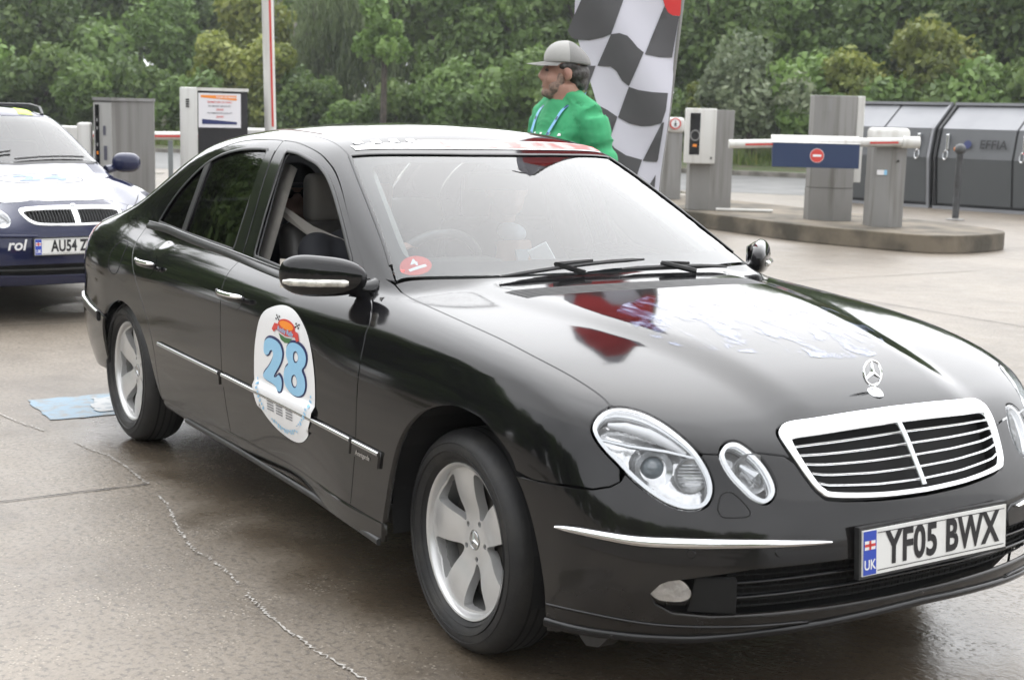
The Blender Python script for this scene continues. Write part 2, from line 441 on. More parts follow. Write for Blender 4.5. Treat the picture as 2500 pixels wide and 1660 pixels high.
# ------------------------------------------------------------------ ground: old wet concrete, road, verge and bank
def ground_mat():
    m = bpy.data.materials.new('wet_concrete'); m.use_nodes = True
    t = m.node_tree; p = t.nodes['Principled BSDF']; N = t.nodes.new; Lk = t.links.new
    tc = N('ShaderNodeTexCoord'); vec = tc.outputs['Object']
    def noise(scale, det=6, rough=.55, dist=0.):
        n = N('ShaderNodeTexNoise'); n.inputs['Scale'].default_value = scale; n.inputs['Detail'].default_value = det
        n.inputs['Roughness'].default_value = rough; n.inputs['Distortion'].default_value = dist; Lk(vec, n.inputs['Vector']); return n.outputs[0]
    def rng(s, a, b, c=0., d=1.):
        r = N('ShaderNodeMapRange'); r.interpolation_type = 'SMOOTHSTEP'
        r.inputs[1].default_value = a; r.inputs[2].default_value = b; r.inputs[3].default_value = c; r.inputs[4].default_value = d; Lk(s, r.inputs[0]); return r.outputs[0]
    def mix(f, a, b):
        x = N('ShaderNodeMix'); x.data_type = 'RGBA'; Lk(f, x.inputs[0])
        for s_, i in ((a, 6), (b, 7)):
            if isinstance(s_, tuple): x.inputs[i].default_value = (*s_, 1)
            else: Lk(s_, x.inputs[i])
        return x.outputs[2]
    def math_(op, a, b):
        x = N('ShaderNodeMath'); x.operation = op
        for s_, i in ((a, 0), (b, 1)):
            if isinstance(s_, (int, float)): x.inputs[i].default_value = s_
            else: Lk(s_, x.inputs[i])
        return x.outputs[0]
    base = mix(rng(noise(.55, 8, .62), .35, .68), (.205, .174, .138), (.118, .098, .076))
    base = mix(rng(noise(3.1, 8, .65), .45, .72, 0, .6), base, (.198, .170, .137))
    base = mix(rng(noise(1.3, 7, .7, .6), .56, .70, 0, .55), base, (.092, .076, .060))
    base = mix(rng(noise(48, 3, .6), .46, .68, 0, .75), base, (.070, .060, .050))
    base = mix(rng(noise(130, 2, .6), .55, .70, 0, .6), base, (.26, .225, .18))
    # exposed aggregate
    vo = N('ShaderNodeTexVoronoi'); vo.inputs['Scale'].default_value = 55; Lk(vec, vo.inputs['Vector'])
    ag = math_('MULTIPLY', rng(vo.outputs['Distance'], .16, .30, 1, 0), rng(noise(3.5, 4), .47, .62, 0, .9))
    base = mix(ag, base, (.34, .30, .245))
    vo2 = N('ShaderNodeTexVoronoi'); vo2.inputs['Scale'].default_value = 21; Lk(vec, vo2.inputs['Vector'])
    ag2 = math_('MULTIPLY', rng(vo2.outputs['Distance'], .05, .13, 1, 0), rng(noise(2.1, 4), .50, .64, 0, .8))
    base = mix(ag2, base, (.38, .35, .30))
    # wheel-worn wet lane and puddles
    sp = N('ShaderNodeSeparateXYZ'); Lk(vec, sp.inputs[0])
    edge = math_('ADD', sp.outputs['Y'], math_('MULTIPLY', math_('SUBTRACT', noise(1.6, 5), .5), .9))
    lane = math_('MULTIPLY', rng(edge, -1.12, -.80), rng(edge, 1.6, 2.6, 1, 0))
    lane = math_('MULTIPLY', lane, rng(math_('ADD', sp.outputs['X'], math_('MULTIPLY', noise(1.1, 4), 1.5)), -4.2, -2.0))
    pud = rng(noise(.34, 5, .5, .4), .575, .625)
    wet = math_('MAXIMUM', math_('MULTIPLY', lane, rng(noise(2.4, 5), .25, .55, .55, 1.)), pud)
    wetc = mix(rng(noise(1.7, 6), .35, .65), (.082, .062, .041), (.050, .037, .025))
    base = mix(math_('MULTIPLY', wet, .80), base, wetc)
    Lk(base, p.inputs['Base Color'])
    ro = N('ShaderNodeMapRange'); ro.inputs[3].default_value = .46; ro.inputs[4].default_value = .16; Lk(wet, ro.inputs[0])
    ro2 = math_('ADD', ro.outputs[0], math_('MULTIPLY', math_('SUBTRACT', noise(6, 5), .5), .22))
    Lk(ro2, p.inputs['Roughness'])
    p.inputs['Specular IOR Level'].default_value = .5
    bp = N('ShaderNodeBump'); bp.inputs['Strength'].default_value = .5; bp.inputs['Distance'].default_value = .012
    hh = math_('ADD', math_('MULTIPLY', noise(34, 5, .6), .5), math_('ADD', math_('MULTIPLY', noise(4, 4), .6), math_('MULTIPLY', ag, .25)))
    hh = math_('MULTIPLY', hh, rng(pud, 0, 1, 1, .12))
    Lk(hh, bp.inputs['Height']); Lk(bp.outputs[0], p.inputs['Normal'])
    return m
M_conc = ground_mat()
n_ = 60
V = []; Fc = []
struct(mesh('ground', [(-175, -175, 0), (175, -175, 0), (175, 175, 0), (-175, 175, 0)], [(0, 1, 2, 3)], M_conc))

CX = lambda px, d: CAM_POS + d * (fwd + rgt * ((px - 1250) / 3468.8))      # a point of the place d metres out in a given bearing
fh = np.array([fwd[0], fwd[1]]) / np.hypot(fwd[0], fwd[1]); rh_ = np.array([-fh[1], fh[0]]) * -1
def bearing(a, d): 
    """ground point: d metres out along the view axis, a metres to its right"""
    p = CAM_POS[:2] + fh * d + rh_ * a
    return float(p[0]), float(p[1])
M_road = mat('grey_asphalt', (.115, .115, .112), .55, noise=(1.2, (.075, .075, .074), .4, .65), bump=(30, .2))
def quad_strip(name, near, far, z, m):
    V = [(*bearing(a, d), z) for a, d in near] + [(*bearing(a, d), z) for a, d in far[::-1]]
    return mesh(name, V, [tuple(range(len(V)))], m)
struct(quad_strip('road', [(-60, 37), (-12, 34), (0, 30.5), (10, 26.5), (40, 20)], [(-60, 48), (-12, 44.5), (0, 40), (10, 35.5), (40, 27)], .004, M_road))
M_kerb = mat('kerb_concrete', (.22, .205, .18), .75, noise=(3, (.10, .092, .075), .42, .66), bump=(20, .5))
kb = [(-60, 48), (-12, 44.5), (0, 40), (10, 35.5), (40, 27)]
mb = MB()
for (a0, d0), (a1, d1) in zip(kb, kb[1:]):
    q = [bearing(a0, d0), bearing(a1, d1), bearing(a1, d1 + .25), bearing(a0, d0 + .25)]
    mb.prism(q, 'z', 0, .13)
o_ = mb.build('kerb', M_kerb); struct(o_)
M_soil = mat('verge_soil', (.065, .060, .030), .9, noise=(1.5, (.045, .065, .018), .4, .6), bump=(8, .6))
# verge, then a wooded bank that rises behind it
rows = [(.25, .10), (3, .22), (8, .4), (16, .8), (30, 1.5), (55, 2.2), (95, 2.6)]
V = []; Fc = []; nx = 41
rng_ = np.random.default_rng(3)
for j, (dd, z) in enumerate(rows):
    for i in range(nx):
        a = -75 + 150 * i / (nx - 1)
        d0 = np.interp(a, [q[0] for q in kb], [q[1] for q in kb])
        V.append((*bearing(a, d0 + dd), z + (rng_.normal() * .12 * min(j, 3) if j else 0)))
for j in range(len(rows) - 1):
    for i in range(nx - 1):
        k = j * nx + i; Fc.append((k, k + 1, k + 1 + nx, k + nx))
struct(mesh('bank', V, Fc, M_soil, smooth=True))

# painted and chalked marks
M_bpaint = mat('worn_blue_paint', (.17, .26, .335), .5, noise=(16, (.19, .20, .195), .46, .66), bump=(40, .3))
M_wpaint = mat('worn_white_paint', (.40, .41, .41), .5, noise=(22, (.20, .245, .27), .50, .68))
rr_ = random.Random(5)
def ragged(poly, h, amp, z):
    P = resample(np.array(poly, float), h)
    return [(p[0] + rr_.uniform(-amp, amp), p[1] + rr_.uniform(-amp, amp), z) for p in P]
q = ragged([(-3.93, -1.03), (-3.93, -.30), (-3.40, -.30), (-3.43, -1.05)], .05, .008, .004)
bpch = mesh('painted_patch', q, [tuple(range(len(q)))], M_bpaint); tag(bpch, 'worn light blue painted rectangle on the concrete by the rear wheel', 'road marking')
for pl_ in ([(-3.83, -.73), (-3.83, -.64), (-3.52, -.70), (-3.50, -.80), (-3.62, -.80)], [(-3.82, -.60), (-3.80, -.52), (-3.62, -.52), (-3.60, -.62)]):
    q = ragged(pl_, .03, .012, .008); mesh('painted_symbol', q, [tuple(range(len(q)))], M_wpaint, bpch)
M_chalk = mat('chalk', (.44, .42, .39), .9, noise=(45, (.20, .18, .155), .45, .62))
ch = cr([(-4.6, -1.36), (-3.67, -1.22), (-3.26, -1.14), (-2.94, -1.07), (-2.79, -1.05), (-2.6, -1.01), (-2.33, -1.01), (-2.09, -1.02), (-1.8, -1.05), (-1.51, -1.11), (-1.26, -1.15), (-1.13, -1.14), (-.96, -1.14), (-.66, -1.17), (-.36, -1.18), (0, -1.15), (.5, -1.1)], 40)
i = 0; mb = MB(); cl_root = None
while i < len(ch) - 4:
    L_ = rr_.randint(4, 26)
    if rr_.random() < .9:
        seg = ch[i:i + L_ + 1]
        t_ = np.gradient(seg, axis=0); t_ /= np.linalg.norm(t_, axis=1, keepdims=True); nn = np.stack([-t_[:, 1], t_[:, 0]], 1)
        w_ = [rr_.uniform(.0012, .0055) for _ in seg]; jit = [rr_.gauss(0, .0045) for _ in seg]
        a = [mb.bm.verts.new((*(p + n * (w + j)), .0042)) for p, n, w, j in zip(seg, nn, w_, jit)]; b = [mb.bm.verts.new((*(p - n * (w - j)), .0042)) for p, n, w, j in zip(seg, nn, w_, jit)]
        for k in range(len(seg) - 1): mb.bm.faces.new((a[k], a[k + 1], b[k + 1], b[k]))
        o_ = mb.build('chalk_line' if cl_root is None else 'chalk_dash', M_chalk, cl_root); mb = MB()
        if cl_root is None: cl_root = tag(o_, 'thin broken white chalk line wandering over the concrete', 'chalk line')
    i += L_

M_joint = mat('joint_tar', (.035, .032, .028), .8, noise=(12, (.10, .09, .08), .45, .6))
for (x0, y0, x1, y1) in ((-2.11, -6, -2.125, -1.02), (2.2, -9, 2.2, 9), (-6.4, -9, -6.4, 9), (-14, 1.6, 30, 1.5), (-14, 6.1, 30, 6.0), (-30, 10.6, 30, 10.2)):
    P = [np.array((x0, y0)) + (np.array((x1, y1)) - np.array((x0, y0))) * t for t in np.linspace(0, 1, 60)]
    dv = np.array((x1 - x0, y1 - y0)); dv = dv / np.linalg.norm(dv); nn = np.array((-dv[1], dv[0]))
    V = []; 
    for p in P:
        j = rr_.gauss(0, .003); w = rr_.uniform(.003, .007)
        V += [(*(p + nn * (j + w)), .0045), (*(p + nn * (j - w)), .0045)]
    struct(mesh('slab_joint', V, [(2 * k, 2 * k + 2, 2 * k + 3, 2 * k + 1) for k in range(len(P) - 1)], M_joint))
# ------------------------------------------------------------------ materials shared by the cars
def paint_mat(name, col, dust):
    """gloss paint with a film of road dust that thickens towards the sills"""
    m = bpy.data.materials.new(name); m.use_nodes = True
    t = m.node_tree; p = t.nodes['Principled BSDF']
    tc = t.nodes.new('ShaderNodeTexCoord'); sp = t.nodes.new('ShaderNodeSeparateXYZ'); t.links.new(tc.outputs['Object'], sp.inputs[0])
    r = t.nodes.new('ShaderNodeMapRange'); r.inputs[1].default_value = .62; r.inputs[2].default_value = .2
    t.links.new(sp.outputs['Z'], r.inputs[0])
    n = t.nodes.new('ShaderNodeTexNoise'); n.inputs['Scale'].default_value = 5; n.inputs['Detail'].default_value = 8; n.inputs['Roughness'].default_value = .65
    t.links.new(tc.outputs['Object'], n.inputs['Vector'])
    mu = t.nodes.new('ShaderNodeMath'); mu.operation = 'MULTIPLY'; t.links.new(r.outputs[0], mu.inputs[0]); t.links.new(n.outputs[0], mu.inputs[1])
    ad = t.nodes.new('ShaderNodeMath'); ad.operation = 'MULTIPLY_ADD'; ad.inputs[1].default_value = dust; ad.inputs[2].default_value = .006
    t.links.new(mu.outputs[0], ad.inputs[0])
    mx = t.nodes.new('ShaderNodeMix'); mx.data_type = 'RGBA'; mx.inputs[6].default_value = (*col, 1); mx.inputs[7].default_value = (.17, .15, .125, 1)
    t.links.new(ad.outputs[0], mx.inputs[0]); t.links.new(mx.outputs[2], p.inputs['Base Color'])
    rr = t.nodes.new('ShaderNodeMath'); rr.operation = 'MULTIPLY_ADD'; rr.inputs[1].default_value = .30; rr.inputs[2].default_value = .07
    t.links.new(ad.outputs[0], rr.inputs[0]); t.links.new(rr.outputs[0], p.inputs['Roughness'])
    p.inputs['Specular IOR Level'].default_value = .5
    p.inputs['Coat Weight'].default_value = .05; p.inputs['Coat Roughness'].default_value = .03
    return m

M_black = paint_mat('black_paint', (.004, .004, .005), .22)
M_chrome = mat('chrome', (.86, .87, .88), .07, 1.0)
M_chrome_s = mat('satin_chrome', (.62, .63, .64), .22, 1.0)
M_trim = mat('black_trim', (.018, .018, .019), .38, noise=(40, (.03, .03, .03), .4, .7))
M_gloss = mat('gloss_black_trim', (.008, .008, .009), .10)
M_rub = mat('tyre_rubber', (.016, .016, .017), .58, noise=(9, (.036, .034, .031), .45, .75), bump=(60, .15))
M_alloy = mat('alloy', (.66, .66, .66), .32, .55, noise=(7, (.55, .55, .54), .5, .8))
M_steel = mat('brake_steel', (.055, .05, .046), .5, .5)
M_dark = mat('cavity_black', (.006, .006, .006), .8)
M_glass = glass_mat('window_glass', (.80, .86, .84), 1.52, 0., 1.7)
M_ws = glass_mat('windscreen_glass', (.78, .86, .89), 1.52, 0., 1.55)
M_tint = glass_mat('tinted_window', (.06, .063, .066), 1.5, .01, 1.0)
M_lens = glass_mat('lamp_lens', (.95, .96, .97), 1.45, 0., 1.3)
M_refl = mat('lamp_reflector', (.82, .82, .82), .16, .7, noise=(22, (.56, .56, .56), .42, .58), bump=(26, .5))
M_bezel = mat('lamp_bezel', (.62, .63, .64), .20, .8)
M_red = mat('red_lens', (.40, .01, .012), .12, coat=1.)
M_liner = mat('cabin_liner', (.30, .285, .26), .85, noise=(30, (.25, .24, .22), .4, .7))
M_seat = mat('seat_leather', (.050, .048, .046), .45, noise=(30, (.07, .066, .062), .4, .7), bump=(80, .1))
M_rest = mat('headrest_leather', (.20, .19, .175), .5, bump=(80, .1))
M_plate = mat('plate_white', (.74, .74, .72), .35, noise=(14, (.62, .61, .58), .5, .75))
M_ink = mat('plate_black_ink', (.012, .012, .014), .4)
M_blue = mat('plate_blue', (.03, .07, .42), .4)
M_white = mat('white_vinyl', (.80, .80, .81), .25, coat=.4)
M_lblue = mat('light_blue_vinyl', (.27, .55, .78), .3, coat=.3)
M_ored = mat('red_vinyl', (.62, .06, .05), .35)
M_orng = mat('orange_vinyl', (.85, .27, .03), .35)
M_green = mat('dark_green_ink', (.05, .16, .05), .4)
M_navyink = mat('navy_ink', (.02, .03, .12), .4)

# ------------------------------------------------------------------ the saloon's body surface (x forward, y left, front axle near the origin)
S_w = cs([-3.98, -3.6, -2.85, -1.6, -.5, .04, .35, .55, .75], [.80, .86, .896, .907, .903, .898, .882, .85, .79])
S_hood = cs([-.8, -.5, -.2, .1, .4, .58, .68, .75], [.985, .968, .947, .917, .867, .822, .785, .745])
S_boot = cs([-3.98, -3.75, -3.4, -3.0], [.935, .975, 1.0, 1.0])
S_roof = cs([-3.0, -2.6, -2.2, -1.8, -1.4, -1.1], [1.335, 1.395, 1.424, 1.433, 1.422, 1.395])
S_front = cs([.15, .25, .36, .46, .56, .64, .72, .80], [.80, .842, .868, .872, .845, .800, .755, .69])
S_rear = cs([.2, .35, .55, .65, .85, 1.0], [-3.85, -3.92, -3.945, -3.90, -3.86, -3.80])

def F_saloon(P):
    x = P[..., 0]; y = np.abs(P[..., 1]); z = P[..., 2]
    w = S_w(x)
    fr = sstep(-1.25, -.40, x)
    d = np.maximum(.55 - z, 0); u = np.maximum(z - .55, 0)
    tuck = .55 * d * d + .10 * u * u
    up = np.maximum(z - .73, 0)
    yD = w - tuck - 13.0 * up ** 3
    zc = .800 - .02 * np.clip(x / .5, 0, 1.2)
    lo = w - tuck - .036 * np.exp(-np.maximum(zc - z, -.2) / .085)
    hi = w - .034 - .12 * (z - .78) - 4.0 * np.maximum(z - .80, 0) ** 2
    yF = smax(lo, hi, .006)
    side = y - (yD * (1 - fr) + yF * fr)
    tr = sstep(2.2, 2.6, -x)
    yc = .50 - .20 * sstep(-.6, .75, x)
    zh = S_hood(x) - .028 * (y / .7) ** 2 - (.012 + .010 * sstep(-.3, .7, x)) * sstep(-.075, .10, y - yc) - .015 * sstep(0., .7, x) * np.maximum(y - .3, 0)
    zt = S_boot(x) - .05 * (y / .75) ** 2 - .05 * np.maximum(y - .5, 0)
    L = smax(side, z - (zh * (1 - tr) + zt * tr), .055)
    pl = .172 * (y / .75) ** 2.5 + .55 * np.maximum(y - .5, 0) ** 2
    L = smax(L, x - (S_front(z) - pl), .065)
    L = smax(L, S_rear(z) + .23 * (y / .8) ** 4 + .06 * (y / .8) ** 2 - x, .07)
    L = smax(L, .20 + .05 * np.clip(1 - (y / .8) ** 2, 0, 1) * sstep(.2, .7, x) - z, .03)
    v = z - .95
    bg_ = .790 - .035 * sstep(-1.4, -.5, x) - .06 * sstep(1.8, 3.4, -x)
    gs = y - (bg_ - .34 * v - .10 * v * v)
    ws = (x + .48) * .462 + (z - .957) * .887 + .09 * y * y + .06 * v * v
    rf = z - (S_roof(x) - .040 * (y / .6) ** 2 - .008 * (y / .6) ** 4)
    rw = -(x + 3.42) * .47 + (z - 1.0) * .88 + .07 * y * y
    G = smax(gs, smax(smax(ws, rf, .05), rw, .10), .075)
    G = np.maximum(G, .80 - z)
    return smin(L, G, .012 + .07 * sstep(2.5, 3.2, -x))

B = Body(F_saloon)
car = thing('saloon_car', 'black saloon car with a white oval number 28 sticker on its door', 'car')
S, TP, FR, RR = B.side, B.top, B.front, B.rear
cat = lambda *a: np.concatenate([np.atleast_2d(q) for q in a])
mir = lambda P: np.asarray(P) * [1, -1, 1]

DT = cr([(-2.875, .955), (-2.868, 1.0), (-2.84, 1.065), (-2.759, 1.133), (-2.592, 1.22), (-2.391, 1.286), (-2.21, 1.327), (-2.008, 1.344),
         (-1.789, 1.347), (-1.617, 1.341), (-1.433, 1.317), (-1.324, 1.287), (-1.24, 1.252), (-1.139, 1.195), (-1.013, 1.11),
         (-.922, 1.047), (-.84, .993), (-.785, .945)], 4)
iB = np.argmin(np.abs(DT[:, 0] + 1.775))
FG = cr([(-.785, .945), (-.72, .918), (-.654, .898), (-.592, .867), (-.566, .841), (-.566, .815), (-.562, .779), (-.550, .65), (-.540, .468), (-.535, .363), (-.535, .302)], 4)
BC = cr([(-1.625, .295), (-1.612, .36), (-1.608, .441), (-1.618, .53), (-1.634, .685), (-1.645, .78), (-1.668, .84), (-1.684, .882), (-1.690, .917), (-1.692, .96), (-1.715, 1.10), (-1.755, 1.29), (-1.775, 1.347)], 4)
RC = cr([(-2.42, .27), (-2.395, .36), (-2.385, .472), (-2.43, .562), (-2.51, .642), (-2.598, .717), (-2.675, .784), (-2.761, .849), (-2.835, .90), (-2.868, .932), (-2.875, .955)], 4)
FA = cr([(-.325, .30), (-.318, .38), (-.312, .442), (-.295, .511), (-.262, .570), (-.218, .616), (-.153, .661), (-.067, .689), (.019, .70), (.107, .693), (.173, .676), (.264, .627), (.296, .592)], 4)
FA2 = cr([(.296, .58), (.33, .545), (.375, .475), (.413, .399), (.437, .33), (.447, .26), (.447, .225)], 4)
RA = cr([(-3.13, .27), (-3.125, .38), (-3.112, .465), (-3.09, .515), (-3.04, .562), (-2.958, .603), (-2.871, .625), (-2.786, .629), (-2.689, .614), (-2.610, .584), (-2.533, .540), (-2.475, .485), (-2.445, .42), (-2.432, .34), (-2.425, .27)], 4)

lampO = cr([(.484, -.780, .725), (.472, -.763, .749), (.469, -.730, .767), (.482, -.694, .772), (.518, -.661, .765), (.564, -.637, .748), (.608, -.618, .724),
            (.644, -.601, .697), (.673, -.589, .664), (.696, -.585, .631), (.711, -.593, .603), (.716, -.611, .580), (.709, -.633, .570), (.691, -.662, .569),
            (.664, -.691, .580), (.630, -.717, .601), (.592, -.741, .630), (.552, -.761, .664), (.517, -.777, .693)], 3, True)
lampI = cr([(.681, -.545, .680), (.673, -.533, .696), (.670, -.516, .705), (.675, -.493, .706), (.692, -.474, .693), (.713, -.457, .672), (.732, -.445, .649),
            (.752, -.440, .622), (.765, -.444, .600), (.771, -.461, .584), (.768, -.482, .579), (.754, -.504, .590), (.735, -.522, .612), (.715, -.536, .634), (.696, -.545, .659)], 3, True)
grO_h = cr([(0, .747), (-.15, .745), (-.28, .740), (-.340, .734), (-.369, .721), (-.373, .700), (-.362, .660), (-.343, .612), (-.326, .589), (-.298, .577), (-.15, .565), (0, .561)], 4)
grI_h = cr([(0, .717), (-.15, .715), (-.29, .710), (-.345, .705), (-.355, .695), (-.349, .660), (-.332, .612), (-.319, .596), (-.293, .586), (-.15, .574), (0, .570)], 4)
def full(h): return np.concatenate([h, (h * [-1, 1])[::-1][1:-1]])
grO = FR(full(grO_h)); grI = FR(full(grI_h))
LAMP_D = (.66, -.70, .25)
lamps_r = [lampO, lampI]; lamps_l = [mir(lampO), mir(lampI)]

def grow(P3, d, a):
    """offset a closed 3D outline sideways (in the plane seen along d)"""
    d, u, v = basis(d); P3 = np.asarray(P3)
    p2 = np.stack([P3 @ u, P3 @ v], 1)
    q = inset_poly(p2, -a)
    return P3 + (q - p2)[:, :1] * u + (q - p2)[:, 1:] * v

# --- bonnet
shut = TP(cr([(-.640, -.722), (-.40, -.735), (-.168, -.743), (.0, -.742), (.162, -.738), (.313, -.722), (.418, -.713), (.462, -.715)], 4))
hr = TP(cr([(-.640, -.722), (-.585, -.60), (-.525, -.36), (-.492, 0.)], 6))
hfr = cat(lampO[[8, 14, 20]] * 1.0, FR([(-.585, .684), (-.545, .682), (-.445, .681), (-.387, .672), (-.30, .63), (0, .61)]))
half = cat(hr[::-1], shut[1:], hfr)                      # centre rear -> corner -> forward -> centre front
hood_out = np.concatenate([half, mir(half)[::-1][1:-1]])
gr_cut = grow(grO, (1, 0, .3), .007)
vent_h = cr([(-.385, -.487), (-.345, 0.), (-.385, .487)], 5); vent_f = cr([(-.285, -.470), (-.245, 0), (-.285, .470)], 5)
vent_out = TP(np.concatenate([vent_h, vent_f[::-1]]))
B.panel('bonnet', hood_out, (.42, 0, .9), M_black, car, cut=[gr_cut, vent_out] + [grow(q, LAMP_D, .005) for q in lamps_r] + [mir(grow(q, LAMP_D, .005)) for q in lamps_r], h=.03, inset=.0026, flange=.02)
B.panel('vent_base', vent_out, (0, 0, 1), M_dark, car, inset=0, flange=0, off=-.016)
vg = thing_vent = None
for k in range(6):
    f = (k + .5) / 6
    ln = [(vent_h[i, 0] * (1 - f) + vent_f[i, 0] * f, (vent_h[i, 1] * (1 - f) + vent_f[i, 1] * f) * .995) for i in range(len(vent_h))]
    B.strip('vent_slat', TP(ln), (0, 0, 1), .010, .008, M_trim, car, off=-.008)

# --- wings, doors, body sides
lampcut = [grow(q, LAMP_D, .005) for q in lamps_r]
apb = S([(-.785, .945)])
fender = cat(S(FG[::-1])[:-1], apb, TP([(-.70, -.727)]), shut, lampO[[5, 3, 1]] + 0, FR([(-.70, .66)]) * 0 + np.array([.56, -.755, .66]), S([(.578, .618), (.565, .605), (.533, .594), (.429, .587), (.36, .583)]), S(FA[::-1]), S([(-.42, .300)]))
B.panel('wing', fender, (.12, -.80, .58), M_black, car, cut=lampcut, h=.024, inset=.0026, flange=.018, both=True)

def winpoly(pts): return S(cr(pts, 3, True))
RG_pts = [(-2.76, .972), (-2.745, 1.0), (-2.712, 1.043), (-2.644, 1.106), (-2.532, 1.178), (-2.445, 1.222), (-2.368, 1.251), (-2.256, 1.280), (-2.10, 1.302), (-1.95, 1.311), (-1.853, 1.312)]
rg = cat(S(cr(RG_pts, 3)), S([(-1.835, 1.305), (-1.795, 1.10), (-1.785, .96), (-1.79, .944), (-2.36, .960), (-2.70, .969)]))
fgw = cat(S(cr([(-1.66, 1.312), (-1.56, 1.307), (-1.45, 1.291), (-1.367, 1.276), (-1.269, 1.241), (-1.169, 1.187), (-1.052, 1.108), (-.953, 1.032), (-.90, .99), (-.885, .960)], 3)),
         S([(-.90, .937), (-1.30, .925), (-1.575, .940), (-1.59, .955), (-1.615, 1.10), (-1.668, 1.30)]))
fdoor = cat(S(DT[iB:]), S(FG[1:]), S([(-.9, .30), (-1.3, .297)]), S(BC))
B.panel('front_door', fdoor, (0, -1, .12), M_black, car, cut=[fgw], h=.03, inset=.0026, flange=.018, both=True)
rdoor = cat(S(DT[:iB + 1][::-1]), S(RC[::-1][1:]), S([(-2.1, .275), (-1.8, .285)]), S(BC)[:-1])
B.panel('rear_door', rdoor, (0, -1, .12), M_black, car, cut=[rg], h=.03, inset=.0026, flange=.018, both=True)
# B-pillar covers
bcov = S([(-1.835, 1.308), (-1.765, 1.312), (-1.708, 1.10), (-1.690, .946), (-1.79, .945), (-1.797, 1.10)])
B.panel('pillar_cover', bcov, (0, -1, .1), M_gloss, car, inset=.003, flange=.006, off=.002, both=True)
bcov2 = S([(-1.750, 1.312), (-1.668, 1.310), (-1.615, 1.10), (-1.588, .942), (-1.675, .944), (-1.692, 1.10)])
B.panel('pillar_cover', bcov2, (0, -1, .1), M_gloss, car, inset=.003, flange=.006, off=.002, both=True)
# glass
B.panel('side_window', rg, (0, -1, .1), M_tint, car, inset=-.006, flange=0, off=-.007, both=True)
g2 = B.panel('side_window', fgw, (0, -1, .1), M_glass, car, inset=-.006, flange=0, off=-.007, both=True)
bpy.data.objects.remove(g2[0])                       # the driver's window is wound down
div = S([(-2.432, 1.236), (-2.378, 1.246), (-2.365, 1.12), (-2.362, .958), (-2.414, .958), (-2.412, 1.12)])
B.panel('window_divider', div, (0, -1, .1), M_trim, car, inset=0, flange=.006, off=.001, both=True)
# rubber lips round the windows
for wl in (rg, fgw):
    q = resample(wl, .025); q = np.vstack([q, q[:1]])
    B.strip('window_seal', q, None, .014, .003, M_trim, car, both=True)
# belt strips
belt = cr([(-2.862, .950), (-2.6, .951), (-2.414, .946), (-2.1, .937), (-1.75, .925), (-1.45, .911), (-1.2, .903), (-.95, .905), (-.80, .925)], 5)
B.strip('belt_moulding', S(belt), None, .030, .008, M_trim, car, both=True)
B.strip('belt_chrome', S(belt + [0, .014]), None, .005, .009, mat('belt_satin', (.30, .305, .31), .3, .9), car, both=True)

# quarter, C pillar, cant rail and A pillar in one pressing
seam = TP(cr([(-1.300, -.556), (-1.5, -.545), (-1.8, -.535), (-2.2, -.53), (-2.55, -.525), (-2.78, -.52)], 4))
cpl = TP(cr([(-2.78, -.52), (-3.0, -.555), (-3.2, -.59), (-3.36, -.615)], 4))
apl = TP(cr([(-.655, -.716), (-.80, -.675), (-.95, -.640), (-1.1, -.606), (-1.2, -.582), (-1.300, -.556)], 4))
bootside = TP(cr([(-3.36, -.635), (-3.5, -.655), (-3.65, -.655), (-3.74, -.64)], 3))
qtop = cat(S(DT)[::-1], S(RC[::-1])[1:], S(RA[::-1])[1:-14], S([(-3.25, .565), (-3.45, .60), (-3.52, .612)]), S([(-3.50, .66), (-3.475, .76), (-3.465, .86)]), TP([(-3.50, -.765)]), bootside[::-1], cpl[::-1], seam[::-1], apl[::-1])
B.panel('body_side', qtop, (-.05, -.80, .60), M_black, car, h=.028, inset=.0022, flange=.016, both=True)
# roof
rfr = TP(cr([(-1.300, -.556), (-1.255, -.36), (-1.228, -.15), (-1.222, 0)], 5)); rre = TP(cr([(-2.78, -.52), (-2.84, -.3), (-2.86, 0)], 5))
rh = cat(rfr[::-1], seam[1:], rre[1:])
B.panel('roof', np.concatenate([rh, mir(rh)[::-1][1:-1]]), (0, 0, 1), M_black, car, h=.035, inset=.002, flange=.015)
# windscreen, with black printed border
wb = TP(cr([(-.655, -.716), (-.60, -.60), (-.54, -.36), (-.505, 0)], 5))
wh = cat(wb[::-1], apl[1:], rfr[1:])
ws_out = np.concatenate([wh, mir(wh)[::-1][1:-1]])
WD = (.46, 0, .89)
wcl_h = cr([(-.60, 0), (-.625, -.36), (-.68, -.57), (-.715, -.622), (-.76, -.632), (-.95, -.585), (-1.15, -.532), (-1.20, -.505), (-1.205, -.45), (-1.175, -.15), (-1.17, -.09)], 4)
wcl_n = np.array([(-1.165, -.085), (-1.135, -.07), (-1.125, 0)])
wcl2 = np.concatenate([wcl_h, wcl_n]); wcl2 = np.concatenate([wcl2, (wcl2 * [1, -1])[::-1][1:-1]])
wcl = TP(wcl2)
B.panel('windscreen', ws_out, WD, M_ws, car, h=.04, inset=.004, flange=0, off=-.003)
B.panel('windscreen_border', ws_out, WD, M_trim, car, cut=[wcl], h=.04, inset=.005, flange=0, off=-.006)
B.strip('windscreen_seal', np.concatenate([rfr, mir(rfr)[::-1][1:]]), None, .014, .003, M_trim, car)
B.strip('windscreen_seal', apl[2:], None, .012, .004, M_trim, car, both=True)
